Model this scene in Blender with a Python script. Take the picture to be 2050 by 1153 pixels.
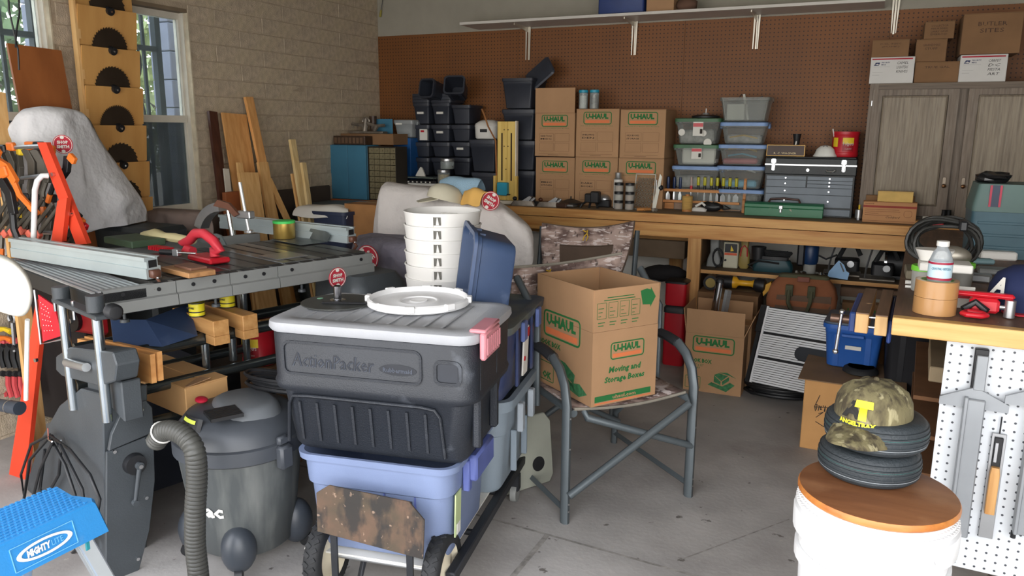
import bpy, bmesh, math, random
from mathutils import Vector, Matrix, Euler
PI = math.pi
R = math.radians
random.seed(7)
for o in list(bpy.data.objects): bpy.data.objects.remove(o)
SC = bpy.context.scene
COL = SC.collection

# ---------------------------------------------------------------- camera
FPX = 1544.98
CR = Vector((0.90978561, 0.41504272, 0.00544894)); CU = Vector((-0.08871993, 0.18161901, 0.97935862)); CW = Vector((-0.40548604, 0.89148981, -0.20205692))
CP = Vector((0, 0, 1.46))
cam = bpy.data.objects.new('camera', bpy.data.cameras.new('camera')); COL.objects.link(cam)
cam.matrix_world = Matrix(((CR.x, CU.x, -CW.x, CP.x), (CR.y, CU.y, -CW.y, CP.y), (CR.z, CU.z, -CW.z, CP.z), (0, 0, 0, 1)))
cam.data.sensor_width = 36; cam.data.lens = FPX/2050*36; cam.data.clip_start = .05; cam.data.clip_end = 200
SC.camera = cam
# ---------------------------------------------------------------- light
SC.view_settings.view_transform = 'Standard'; SC.view_settings.look = 'None'
SC.view_settings.gamma = 1; SC.view_settings.use_curve_mapping = False
SC.view_settings.exposure = 1.0
W = bpy.data.worlds.new('sky'); SC.world = W; W.use_nodes = True
wn = W.node_tree.nodes; wl = W.node_tree.links
bg = wn['Background']; bg.inputs['Strength'].default_value = 3.2
tc = wn.new('ShaderNodeTexCoord'); sp = wn.new('ShaderNodeSeparateXYZ'); rp = wn.new('ShaderNodeValToRGB')
wl.new(tc.outputs['Generated'], sp.inputs[0]); wl.new(sp.outputs['Z'], rp.inputs[0]); wl.new(rp.outputs[0], bg.inputs[0])
e = rp.color_ramp.elements
e[0].position = 0.0; e[0].color = (1, .97, .92, 1); e[1].position = .7; e[1].color = (.86, .90, 1, 1)
def area(name, loc, rot, sx, sy, power, col, portal=False):
    l = bpy.data.lights.new(name, 'AREA'); l.shape = 'RECTANGLE'; l.size = sx; l.size_y = sy; l.energy = power; l.color = col
    o = bpy.data.objects.new(name, l); o.location = loc; o.rotation_euler = rot; COL.objects.link(o)
    if portal: l.cycles.is_portal = True
    return o
area('door_daylight_portal', (-.6, .28, 1.08), (R(90), 0, 0), 5.6, 2.15, 1, (1, 1, 1), True)   # the open garage door behind the camera
area('window_portal', (-3.8, 3.15, 1.53), (0, R(-90), 0), 1.2, .62, 1, (1, 1, 1), True)
area('window_portal', (-3.8, 2.2, 1.53), (0, R(-90), 0), 1.2, .8, 1, (1, 1, 1), True)

# ---------------------------------------------------------------- materials
def lin(c):
    c = c/255
    return c/12.92 if c <= .04045 else ((c+.055)/1.055)**2.4
def C3(r, g, b): return (lin(r), lin(g), lin(b), 1)
MATS = {}
def mat(name, rgb, rough=.6, metal=0, var=.12, scale=8, bump=0, bscale=60, spec=.5, alpha=None, stretch=None, rgb2=None, coat=0, sheen=0, lo=.35, hi=.65, trans=0, detail=5, bdist=.004):
    if name in MATS: return MATS[name]
    m = bpy.data.materials.new(name); m.use_nodes = True; MATS[name] = m
    n = m.node_tree.nodes; l = m.node_tree.links; b = n['Principled BSDF']
    b.inputs['Roughness'].default_value = rough; b.inputs['Metallic'].default_value = metal
    b.inputs['Specular IOR Level'].default_value = spec
    if coat: b.inputs['Coat Weight'].default_value = coat
    if sheen: b.inputs['Sheen Weight'].default_value = sheen
    if trans: b.inputs['Transmission Weight'].default_value = trans
    base = C3(*rgb)
    t = n.new('ShaderNodeTexCoord'); mp = n.new('ShaderNodeMapping'); l.new(t.outputs['Object'], mp.inputs[0])
    if stretch: mp.inputs['Scale'].default_value = stretch
    nz = n.new('ShaderNodeTexNoise'); nz.inputs['Scale'].default_value = scale; nz.inputs['Detail'].default_value = detail; l.new(mp.outputs[0], nz.inputs[0])
    r = n.new('ShaderNodeValToRGB'); l.new(nz.outputs['Fac'], r.inputs[0])
    e = r.color_ramp.elements; e[0].position = lo; e[1].position = hi
    if rgb2: e[0].color = C3(*rgb2); e[1].color = base
    else:
        e[0].color = tuple(max(0, c*(1-var)) for c in base[:3])+(1,); e[1].color = tuple(min(1, c*(1+var)) for c in base[:3])+(1,)
    l.new(r.outputs[0], b.inputs['Base Color'])
    if bump:
        n2 = n.new('ShaderNodeTexNoise'); n2.inputs['Scale'].default_value = bscale; n2.inputs['Detail'].default_value = 4; l.new(mp.outputs[0], n2.inputs[0])
        bp = n.new('ShaderNodeBump'); bp.inputs['Strength'].default_value = bump; bp.inputs['Distance'].default_value = bdist
        l.new(n2.outputs['Fac'], bp.inputs['Height']); l.new(bp.outputs[0], b.inputs['Normal'])
    if alpha is not None: b.inputs['Alpha'].default_value = alpha
    return m
def wood(name, rgb, rgb2, axis=0, rough=.55, scale=3.0, sharp=14):
    if name in MATS: return MATS[name]
    st = [sharp]*3; st[axis] = 1.0
    return mat(name, rgb, rough, rgb2=rgb2, scale=scale, stretch=tuple(st), bump=.15, bscale=scale*3, lo=.3, hi=.62, detail=6)
def nodes_of(m): return m.node_tree.nodes, m.node_tree.links, m.node_tree.nodes['Principled BSDF']
def stain(m, rgb, scale=3, lo=.55, hi=.7, amount=1.0, stretch=None):
    """mix a second wear / dust colour over a material through a noise mask"""
    n, l, b = nodes_of(m)
    src = b.inputs['Base Color'].links[0].from_socket
    t = n.new('ShaderNodeTexCoord'); mp = n.new('ShaderNodeMapping'); l.new(t.outputs['Object'], mp.inputs[0])
    mp.inputs['Location'].default_value = (3.1, 1.7, .4)
    if stretch: mp.inputs['Scale'].default_value = stretch
    nz = n.new('ShaderNodeTexNoise'); nz.inputs['Scale'].default_value = scale; nz.inputs['Detail'].default_value = 7; l.new(mp.outputs[0], nz.inputs[0])
    mr = n.new('ShaderNodeMapRange'); mr.inputs[1].default_value = lo; mr.inputs[2].default_value = hi; mr.inputs[4].default_value = amount
    l.new(nz.outputs['Fac'], mr.inputs[0])
    mx = n.new('ShaderNodeMix'); mx.data_type = 'RGBA'; mx.inputs[7].default_value = C3(*rgb)
    l.new(mr.outputs[0], mx.inputs[0]); l.new(src, mx.inputs[6]); l.new(mx.outputs[2], b.inputs['Base Color'])
    return m
def glassy(name, rgb, see=.6, rough=.15):
    """see-through plastic or glass: a mix of clear and glossy, pale surface"""
    if name in MATS: return MATS[name]
    m = mat(name, rgb, rough); n, l, b = nodes_of(m)
    out = n['Material Output']; tr = n.new('ShaderNodeBsdfTransparent'); mx = n.new('ShaderNodeMixShader')
    tr.inputs[0].default_value = tuple(.5+.5*c for c in C3(*rgb)[:3])+(1,)
    fr = n.new('ShaderNodeFresnel'); fr.inputs[0].default_value = 1.35
    ma = n.new('ShaderNodeMath'); ma.operation = 'ADD'; ma.use_clamp = True; ma.inputs[1].default_value = 1-see; l.new(fr.outputs[0], ma.inputs[0])
    l.new(ma.outputs[0], mx.inputs[0]); l.new(tr.outputs[0], mx.inputs[1]); l.new(b.outputs[0], mx.inputs[2]); l.new(mx.outputs[0], out.inputs[0])
    return m

# ---------------------------------------------------------------- frames and pixel rays (used only to place things on real planes)
def ray(px, py): return CR*((px-1025)/FPX)-CU*((py-576.5)/FPX)+CW
class Fr:
    def __init__(s, x=0, y=0, z=0, deg=0):
        s.o = Vector((x, y, z)); s.deg = deg; a = R(deg)
        s.m = Matrix.Translation(s.o) @ Matrix.Rotation(a, 4, 'Z'); s.i = s.m.inverted()
    def at(s, px, py, ax, v):
        o = s.i @ CP; d = (s.i.to_3x3()) @ ray(px, py); k = 'XYZ'.index(ax)
        return o+d*((v-o[k])/d[k])
G = Fr()
def at(px, py, ax, v): return G.at(px, py, ax, v)

# ---------------------------------------------------------------- mesh builder
def frame_to(p, q):
    d = Vector(q)-Vector(p); L = d.length; return Matrix.Translation(p) @ d.to_track_quat('Z', 'Y').to_matrix().to_4x4(), L
class B:
    def __init__(s): s.b = bmesh.new()
    def _x(s, vs, m):
        if m is not None: bmesh.ops.transform(s.b, matrix=m, verts=vs)
        return vs
    def box(s, x0, y0, z0, x1, y1, z1, bev=0, m=None, seg=1):
        vs = [s.b.verts.new(v) for v in ((x0, y0, z0), (x1, y0, z0), (x1, y1, z0), (x0, y1, z0), (x0, y0, z1), (x1, y0, z1), (x1, y1, z1), (x0, y1, z1))]
        fs = [s.b.faces.new([vs[i] for i in f]) for f in ((0, 3, 2, 1), (4, 5, 6, 7), (0, 1, 5, 4), (1, 2, 6, 5), (2, 3, 7, 6), (3, 0, 4, 7))]
        s._x(vs, m)
        if bev:
            es = list({e for f in fs for e in f.edges}); bmesh.ops.bevel(s.b, geom=es, offset=bev, segments=seg, affect='EDGES', profile=.5)
        return s
    def cb(s, cx, cy, cz, sx, sy, sz, bev=0, m=None): return s.box(cx-sx/2, cy-sy/2, cz-sz/2, cx+sx/2, cy+sy/2, cz+sz/2, bev, m)
    def rings(s, rs, cap0=True, cap1=True, closed=True, m=None):
        """rs: list of lists of points (same count)"""
        vv = [[s.b.verts.new(p) for p in r] for r in rs]; n = len(rs[0])
        for a, b_ in zip(vv, vv[1:]):
            for i in range(n if closed else n-1):
                j = (i+1) % n; s.b.faces.new((a[i], a[j], b_[j], b_[i]))
        if cap0 and closed: s.b.faces.new(list(reversed(vv[0])))
        if cap1 and closed: s.b.faces.new(vv[-1])
        s._x([v for r in vv for v in r], m); return s
    def cyl(s, p, q, r0, r1=None, n=12, caps=True):
        r1 = r0 if r1 is None else r1; m, L = frame_to(p, q)
        return s.rings([[(r*math.cos(2*PI*i/n), r*math.sin(2*PI*i/n), z) for i in range(n)] for r, z in ((r0, 0), (r1, L))], caps, caps, m=m)
    def lathe(s, prof, c=(0, 0, 0), n=24, m=None, caps=True):
        mm = Matrix.Translation(c) if m is None else m
        return s.rings([[(r*math.cos(2*PI*i/n), r*math.sin(2*PI*i/n), z) for i in range(n)] for r, z in prof], caps, caps, m=mm)
    def loft(s, prof, nseg=3, m=None, cap0=True, cap1=True, cx=0, cy=0):
        """prof: (z, halfx, halfy, radius[, cx, cy])"""
        rs = []
        for q in prof:
            z, hx, hy, r = q[:4]; ox, oy = (q[4], q[5]) if len(q) > 4 else (cx, cy); r = min(r, hx*.99, hy*.99); pts = []
            for k, (sx, sy) in enumerate(((1, 1), (-1, 1), (-1, -1), (1, -1))):
                for j in range(nseg+1):
                    a = PI/2*(k+j/nseg); pts.append((ox+sx*(hx-r)+r*math.cos(a), oy+sy*(hy-r)+r*math.sin(a), z))
            rs.append(pts)
        return s.rings(rs, cap0, cap1, m=m)
    def tube(s, pts, r, n=8, closed=False, rr=None, caps=True, flat=1.0):
        pts = [Vector(p) for p in pts]; N = len(pts); rs = []; up = Vector((0, 0, 1))
        for i, p in enumerate(pts):
            if closed: d = pts[(i+1) % N]-pts[i-1]
            else: d = pts[min(i+1, N-1)]-pts[max(i-1, 0)]
            d.normalize()
            if abs(d.dot(up)) > .98: up = Vector((1, 0, 0)) if abs(d.x) < .9 else Vector((0, 1, 0))
            a = d.cross(up).normalized(); b_ = a.cross(d).normalized(); up = b_
            q = rr[i] if rr else r
            rs.append([p+a*(q*math.cos(2*PI*k/n))+b_*(q*flat*math.sin(2*PI*k/n)) for k in range(n)])
        if closed: rs.append(rs[0]); return s.rings(rs, False, False)
        return s.rings(rs, caps, caps)
    def prism(s, pts, h, m=None, bev=0):
        """outline in local XY extruded along Z by h"""
        n = len(pts); v0 = [s.b.verts.new((p[0], p[1], 0)) for p in pts]; v1 = [s.b.verts.new((p[0], p[1], h)) for p in pts]
        fs = [s.b.faces.new(list(reversed(v0))), s.b.faces.new(v1)]+[s.b.faces.new((v0[i], v0[(i+1) % n], v1[(i+1) % n], v1[i])) for i in range(n)]
        s._x(v0+v1, m)
        if bev: bmesh.ops.bevel(s.b, geom=list({e for f in fs for e in f.edges}), offset=bev, segments=1, affect='EDGES')
        return s
    def quad(s, *p): s.b.faces.new([s.b.verts.new(q) for q in p]); return s
    def sph(s, c, r, sx=1, sy=1, sz=1, u=12, v=8, m=None):
        mm = Matrix.Translation(c) @ Matrix.Diagonal((sx, sy, sz, 1))
        if m is not None: mm = m @ mm
        bmesh.ops.create_uvsphere(s.b, u_segments=u, v_segments=v, radius=r, matrix=mm); return s
    def grid(s, fn, nu, nv, thick=0):
        vv = [[s.b.verts.new(fn(i/nu, j/nv)) for j in range(nv+1)] for i in range(nu+1)]
        for i in range(nu):
            for j in range(nv): s.b.faces.new((vv[i][j], vv[i+1][j], vv[i+1][j+1], vv[i][j+1]))
        return s
    def xf(s, m): bmesh.ops.transform(s.b, matrix=m, verts=s.b.verts[:]); return s
    def o(s, name, m, parent=None, smooth=None, solid=0, sub=0):
        me = bpy.data.meshes.new(name); bmesh.ops.recalc_face_normals(s.b, faces=s.b.faces[:]); s.b.to_mesh(me); s.b.free()
        for mm in (m if isinstance(m, (list, tuple)) else [m]): me.materials.append(mm)
        ob = bpy.data.objects.new(name, me); COL.objects.link(ob); ob.parent = parent
        if smooth is not None:
            me.polygons.foreach_set('use_smooth', [True]*len(me.polygons))
            try: me.set_sharp_from_angle(angle=R(smooth))
            except Exception: pass
        if solid: q = ob.modifiers.new('solid', 'SOLIDIFY'); q.thickness = solid; q.offset = 0
        if sub: q = ob.modifiers.new('sub', 'SUBSURF'); q.levels = sub; q.render_levels = sub
        return ob
def thing(name, label, cat, loc=(0, 0, 0), deg=0, group=None):
    o = bpy.data.objects.new(name, None); COL.objects.link(o); o.empty_display_size = .05
    o.location = loc; o.rotation_euler = (0, 0, R(deg)); o['label'] = label; o['category'] = cat
    if group: o['group'] = group
    return o
def thF(name, label, cat, f, group=None): return thing(name, label, cat, f.o, f.deg, group)
def tag(o, label, cat, group=None):
    o['label'] = label; o['category'] = cat
    if group: o['group'] = group
    return o
def st(o): o['kind'] = 'structure'; return o
def stuff(o): o['kind'] = 'stuff'; return o
def dup(o, parent=None, loc=None, deg=None, label=None):
    c = o.copy(); COL.objects.link(c)
    if parent is not None: c.parent = parent
    if loc is not None: c.location = loc
    if deg is not None: c.rotation_euler = (0, 0, R(deg))
    if label: c['label'] = label
    for ch in o.children: dup(ch, c)
    return c
def basis(o, x, y):
    x = Vector(x).normalized(); y = Vector(y); z = x.cross(y).normalized(); y = z.cross(x)
    m = Matrix((x, y, z)).transposed().to_4x4(); m.translation = Vector(o); return m
FCH = {}
def text(name, body, h, org, xd, yd, m, parent, width=None, shear=0, ext=.0004, bold=0, center=False, sub=1):
    """flat lettering lying on a surface: org = lower left corner of the text"""
    cu = bpy.data.curves.new('t', 'FONT'); cu.body = body; cu.size = 1; cu.shear = shear; cu.offset = bold; cu.resolution_u = sub; cu.extrude = 0
    to = bpy.data.objects.new('t', cu); COL.objects.link(to)
    dg = bpy.context.evaluated_depsgraph_get(); dg.update()
    me = bpy.data.meshes.new_from_object(to.evaluated_get(dg)); bpy.data.objects.remove(to); bpy.data.curves.remove(cu)
    xs = [v.co.x for v in me.vertices] or [0]; ys = [v.co.y for v in me.vertices] or [0]
    x0, x1, y0, y1 = min(xs), max(xs), min(ys), max(ys); sy = h/max(y1-y0, 1e-6); sx = (width/max(x1-x0, 1e-6)) if width else sy
    off = -(x1-x0)*sx/2 if center else 0
    mm = basis(org, xd, yd) @ Matrix.Translation((off, 0, ext)) @ Matrix.Diagonal((sx, sy, 1, 1)) @ Matrix.Translation((-x0, -y0, 0))
    me.transform(mm); me.materials.clear(); me.materials.append(m)
    o = bpy.data.objects.new(name, me); COL.objects.link(o); o.parent = parent; return o
def patch(b, m, x0, y0, x1, y1, lift=.0006):
    """thin printed rectangle in the plane of matrix m"""
    b.box(x0, y0, 0, x1, y1, lift, m=m); return b
def rrect(b, m, x0, y0, x1, y1, r, t, lift=.0006, n=4):
    """rounded rectangle outline ring of line width t"""
    def ring(d, z):
        pts = []
        for cx, cy, k in ((x1-r, y1-r, 0), (x0+r, y1-r, 1), (x0+r, y0+r, 2), (x1-r, y0+r, 3)):
            for j in range(n+1):
                a = PI/2*(k+j/n); pts.append((cx+(r-d)*math.cos(a), cy+(r-d)*math.sin(a), z))
        return pts
    b.rings([ring(0, 0), ring(0, lift), ring(t, lift), ring(t, 0)], False, False, m=m); return b
def arc(c, r, a0, a1, n, plane='XY', z=0):
    out = []
    for i in range(n+1):
        a = R(a0+(a1-a0)*i/n); u, v = r*math.cos(a), r*math.sin(a)
        out.append(Vector(c)+Vector({'XY': (u, v, z), 'XZ': (u, z, v), 'YZ': (z, u, v)}[plane]))
    return out
# ================================================================ structure
BLK = stain(mat('painted_block', (184, 168, 146), .9, var=.14, scale=30, bump=1.0, bscale=140), (206, 190, 152), 4, .5, .75, .5)
MORTAR = mat('mortar', (170, 154, 132), .95, bump=.8, bscale=90)
DRY = mat('drywall', (156, 151, 138), .9, var=.04, bump=.15, bscale=200)
CONC = stain(stain(mat('concrete', (172, 168, 164), .7, var=.14, scale=3, bump=.25, bscale=50, spec=.35), (140, 134, 130), 2.2, .5, .72, .8), (190, 182, 172), 40, .66, .72, .5); stain(CONC, (84, 78, 72), 16, .69, .72, .8)
TRIMW = mat('white_trim', (206, 200, 186), .6, var=.08)
PLAS = mat('plaster_jamb', (196, 184, 160), .85, var=.2, scale=12, bump=.6, bscale=60)
XL, YB, H = -3.63, 5.39, 2.85
st(B().box(-3.9, -7, -.12, 6, 5.6, 0).o('floor', CONC))
fl = bpy.data.objects['floor']
JT = mat('floor_joint', (146, 142, 136), .9, var=.3, scale=30)
def joint(name, p, q, w=.012):
    p, q = Vector(p), Vector(q); d = (q-p).normalized(); n = Vector((-d.y, d.x, 0))*w/2; z = Vector((0, 0, .0012))
    b = B(); b.quad(p-n+z, q-n+z, q+n+z, p+n+z); o = b.o('control_joint', JT, fl); return o
a, c = at(965, 1034, 'Z', 0), at(1380, 1150, 'Z', 0); d = c-a
joint('j', a-d*1.2, c+d*2)
a, c = at(1095, 1072, 'Z', 0), at(1030, 1150, 'Z', 0); d = c-a
joint('j', a, c+d*1.2, .02)
a, c = at(1365, 1120, 'Z', 0), at(1580, 1040, 'Z', 0)
joint('j', a, c, .006)
st(B().box(-3.9, .2, H, 3.2, 5.6, H+.1).o('ceiling', DRY))
wb = st(B().box(-3.9, YB, 0, 3.2, 5.6, H).o('wall_back', DRY))
st(B().box(3.0, .2, 0, 3.2, YB, H).o('wall_right', DRY))
# front wall around the open garage door
b = B(); b.box(-3.75, .2, 2.15, 3.2, .35, H); b.box(-3.75, .2, 0, -3.4, .35, 2.15); b.box(2.2, .2, 0, 3.2, .35, 2.15)
st(b.o('wall_front', DRY))
# left wall: mortar bed with two openings and single blocks
W1 = (1.72, 2.62, .95, 2.12); W2 = (2.84, 3.465, .95, 2.12)
b = B()
for y0, y1, z0, z1 in ((.35, W1[0], 0, H), (W1[1], W2[0], 0, H), (W2[1], YB, 0, H), (W1[0], W1[1], 0, W1[2]), (W1[0], W1[1], W1[3], H), (W2[0], W2[1], 0, W2[2]), (W2[0], W2[1], W2[3], H)):
    b.box(XL-.12, y0, z0, XL-.003, y1, z1)
wallL = st(b.o('wall_left', MORTAR))
meshes = {}
def block(y0, y1, z0, z1, parent=wallL):
    L = round(y1-y0, 3)
    if L < .03: return
    key = (L, random.randrange(4) if L > .38 else 0)
    if key not in meshes:
        bb = B().box(-.03, 0, 0, 0, L, z1-z0, .003); 
        for v in bb.b.verts:
            if v.co.x > -.01: v.co.x += random.uniform(-.002, .0015); v.co.z += random.uniform(-.002, .002)
        o = bb.o('block', BLK, parent); meshes[key] = o.data
    else:
        o = bpy.data.objects.new('block', meshes[key]); COL.objects.link(o); o.parent = parent
    o.location = (XL+random.uniform(-.002, .0015), y0, z0)
low = B()
for k in range(-18, 10):
    z0 = 1.693-.0508+k*.1016; z1 = z0+.1016-.004
    if z1 < 0 or z0 > H-.02: continue
    ph = 3.662 if k % 2 == 0 else 3.863
    ys = [ph+.406*j for j in range(-12, 6)]
    for y in ys:
        y0, y1 = y+.002, y+.406-.002
        if y1 < .4 or y0 > YB: continue
        y0 = max(y0, .35); y1 = min(y1, YB-.002)
        segs = [(y0, y1)]
        for (a0, a1, c0, c1) in (W1, W2):
            if z1 > c0+.02 and z0 < c1-.02:
                ns = []
                for s0, s1 in segs:
                    if s1 <= a0 or s0 >= a1: ns.append((s0, s1)); continue
                    if s0 < a0: ns.append((s0, a0))
                    if s1 > a1: ns.append((a1, s1))
                segs = ns
        for s0, s1 in segs:
            if s1-s0 < .03: continue
            if z0 > .62 and s1 > 2.3: block(s0, s1, z0, z1)
            else: low.box(XL-.03, s0, z0, XL, s1, z1)
stuff(low.o('block_courses', BLK, wallL))

IRON = mat('dark_iron', (34, 42, 48), .6, .3)
GLASS = glassy('window_glass', (190, 205, 210), .93, .03)
SHEER = mat('dark_screen', (52, 58, 78), .8)
def window(name, W_, seed):
    y0, y1, z0, z1 = W_; e = bpy.data.objects.new(name, None); COL.objects.link(e); e['kind'] = 'structure'
    b = B(); b.box(XL-.115, y0, z1-.02, XL+.001, y1, z1); b.o('header', mat('brown_header', (120, 104, 84), .8), e)
    b = B(); b.box(XL-.115, y0, z0, XL+.001, y0+.02, z1); b.box(XL-.115, y1-.008, z0, XL+.002, y1, z1); b.box(XL-.115, y0, z0, XL+.03, y1, z0+.02); b.o('reveal', PLAS, e)
    b = B(); X0, X1 = XL-.10, XL-.06
    b.box(X0, y0+.02, z0+.02, X1, y0+.055, z1-.02); b.box(X0, y1-.022, z0+.02, X1, y1-.008, z1-.02)
    b.box(X0, y0+.055, z1-.055, X1, y1-.022, z1-.02); b.box(X0, y0+.055, z0+.02, X1, y1-.022, z0+.06); b.box(X0, y0+.02, 1.485, X1+.012, y1-.02, 1.525)
    b.box(X1, y1-.014, z0+.02, X1+.03, y1-.008, z1-.02)
    b.o('window_frame', TRIMW, e, None)
    b = B(); b.box(X0+.02, y0+.055, 1.525, X0+.024, y1-.022, z1-.055); b.o('pane', GLASS, e)
    b = B(); b.box(X0+.02, y0+.055, z0+.06, X0+.024, y1-.022, 1.485); b.o('pane', GLASS, e)
    b = B(); b.box(X0+.012, y0+.055, z0+.06, X0+.014, y1-.022, 1.485); b.o('insect_screen', glassy('screen_dark', (48, 54, 76), .42, .8), e)
    b = B(); b.box(X1+.012, y0+.2, 1.523, X1+.03, y0+.26, 1.537, .003); b.o('latch', IRON, e)
    return e
window('window_1', W1, 1); window('window_2', W2, 2)
# ornamental iron guards and shutters outside
def guard(y0, y1, label):
    t = thing('window_guard', label, 'window guard', (-4.12, y0, 0))
    L = y1-y0; b = B()
    for y in (0, L): b.box(-.02, y-.02, .8, .02, y+.02, 2.35)
    b.box(-.02, 0, 2.18, .02, L, 2.22); b.box(-.02, 0, .82, .02, L, .86); b.box(-.02, 0, 1.92, .02, L, 1.95)
    b.o('frame', IRON, t)
    for k in range(1, 5): B().box(-.008, L*k/5-.009, .86, .008, L*k/5+.009, 2.18).o('bar', IRON, t)
    for k in (0, 1, 2):
        zc = 1.85-.32*k
        for s in (-1, 1):
            pts = [Vector((.02, L*.45+s*(.02+.11*math.sin(a)), zc+.15*math.cos(a))) for a in [PI*i/9 for i in range(10)]]
            B().tube(pts, .008, 5).o('scroll', IRON, t)
    return t
gy1, gy2 = at(70, 80, 'X', -4.12).y, at(318, 150, 'X', -4.12).y
guard(gy1-.9, gy1, 'dark wrought iron guard with scrolls outside the left window')
guard(gy2-.5, gy2, 'dark wrought iron guard outside the window beside the saw blade rack')
PIER = mat('pier_block', (116, 120, 136), .9, bump=.5)
def pier(y, label):
    t = thing('porch_pier', label, 'pier', (-4.75, y, 0))
    for k in range(14): B().box(-.1, -.1, k*.2, .1, .1, k*.2+.194, .006).o('block', PIER, t)
pier(at(346, 150, 'X', -4.75).y, 'grey blue block pier outside the narrow window'); pier(at(100, 80, 'X', -4.75).y, 'grey blue block pier outside the left window')
st(B().box(-26, -6, -.2, -3.84, 22, -.02).o('ground_outside', mat('pale_gravel', (196, 186, 168), .95, bump=.4)))
LEAF = mat('leaf_green', (104, 124, 84), .7, var=.5, scale=4); LEAF2 = mat('leaf_pale', (150, 160, 110), .7, var=.4, scale=4); BARK = mat('bark', (92, 84, 76), .9)
def tree(x, y, h, label, m, n, seed):
    rnd = random.Random(seed); t = thing('tree', label, 'tree', (x, y, -.02), 0, 'trees beyond the windows'); b = B()
    b.tube([(0, 0, 0), (.05, .1, h*.3), (-.1, 0, h*.6)], .09, 7)
    for k in range(16):
        a = rnd.uniform(0, 6.28); L = rnd.uniform(.5, 1.2)
        b.tube([(0, 0, h*.2+k*h*.03), (math.cos(a)*L*.5, math.sin(a)*L*.5, h*.3+k*h*.035), (math.cos(a)*L, math.sin(a)*L, h*.35+k*h*.04)], .018, 4)
    b.o('trunk', BARK, t); b = B()
    for i in range(n):
        a = rnd.uniform(0, 6.28); r_ = rnd.uniform(0, 1.5)**.8; z = rnd.uniform(.25, 1)*h; c = Vector((r_*math.cos(a), r_*math.sin(a), z))
        u = Vector((rnd.gauss(0, 1), rnd.gauss(0, 1), rnd.gauss(0, 1))).normalized(); v = u.orthogonal().normalized(); s_ = rnd.uniform(.04, .10)
        b.quad(c-u*s_, c-v*s_*.5, c+u*s_, c+v*s_*.5)
    stuff(b.o('foliage', m, t))
tree(-7.4, 4.2, 3.6, 'bushy green tree seen through the left window', LEAF, 5200, 1)
tree(-7.6, 7.4, 3.8, 'pale leafy tree seen through the narrow window', LEAF2, 5200, 2)
tree(-11.4, 5.4, 4.6, 'tall thin tree further off beyond both windows', LEAF, 5200, 3)
tree(-9.8, 9.8, 4.4, 'tall dark tree furthest off beyond the narrow window', LEAF, 5200, 4)

# pegboard panel on the back wall
PEG = mat('pegboard_brown', (116, 70, 27), .6, var=.12, scale=2.5)
def holes(m, pitch, rad, dark, axes=('X', 'Z')):
    n, l, b = nodes_of(m); t = n.new('ShaderNodeTexCoord'); s = n.new('ShaderNodeSeparateXYZ'); l.new(t.outputs['Object'], s.inputs[0]); q = []
    def M(op, a, v):
        k = n.new('ShaderNodeMath'); k.operation = op; l.new(a, k.inputs[0])
        if isinstance(v, (int, float)): k.inputs[1].default_value = v
        elif v is not None: l.new(v, k.inputs[1])
        return k.outputs[0]
    for ax in axes:
        u = M('FRACT', M('DIVIDE', s.outputs[ax], pitch), None); u = M('SUBTRACT', u, .5); q.append(M('MULTIPLY', u, u))
    d = M('SQRT', M('ADD', q[0], q[1]), None); f = M('LESS_THAN', d, rad/pitch)
    src = b.inputs['Base Color'].links[0].from_socket; mx = n.new('ShaderNodeMix'); mx.data_type = 'RGBA'; mx.inputs[7].default_value = C3(*dark)
    l.new(f, mx.inputs[0]); l.new(src, mx.inputs[6]); l.new(mx.outputs[2], b.inputs['Base Color']); return m
holes(PEG, .0254, .0042, (52, 28, 14))
t = thing('pegboard_wall', 'brown perforated hardboard panelling covering the back wall above the bench', 'pegboard', (XL+.001, YB-.010, 0))
xs = [0, 1.22, 2.44, 3.66+.02, 4.9, 6.1]
for a0, a1 in zip(xs, xs[1:]): B().box(a0+.0008, 0, .942, a1-.0008, .008, 2.17).o('panel', PEG, t)
PEGU = t
st(B().box(XL+.002, YB-.003, .0, 3.0, YB-.0005, .91).o('wall_back_lower', mat('wall_lit_pale', (236, 234, 226), .8, var=.03), None))  # same wall, brightness of the light below the bench put into a paler colour
# white wall shelf with metal brackets
SHW = mat('shelf_white', (205, 200, 192), .5, var=.04)
a = at(920, 47, 'Y', 5.08); SZ = a.z
t = thing('wall_shelf', 'long white board shelf high on the back wall above the pegboard', 'shelf', (a.x, 5.08, SZ-.01))
xr = at(1772, 3, 'Y', 5.39).x
B().box(0, 0, 0, xr-a.x, .305, .018, .001).o('board', SHW, t)
BRK = mat('bracket_metal', (206, 200, 186), .35, .7, var=.05)
for px in (1058, 1270, 1513):
    x = at(px, 90, 'Y', 5.37).x-a.x; bt = at(px, {1058: 120, 1270: 110, 1513: 98}[px], 'Y', 5.37).z-(SZ-.01)
    bk = B()
    for s in (-1, 1): bk.prism([(0, 0), (.0, .02), (.014, bt)] if 0 else [(0, 0), (.012, 0), (.006, bt), (0, bt)], .003, basis((x+s*.008-(.012 if s < 0 else 0), .285, 0), (1, 0, 0), (0, 0, 1)))
    bk.box(x-.004, .29, bt, x+.004, .301, 0); bk.prism([(0, 0), (.24, 0), (.24, -.012), (0, -.035)], .006, basis((x-.003, .29, 0), (0, -1, 0), (0, 0, 1)))
    bk.o('bracket', BRK, t)
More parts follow.
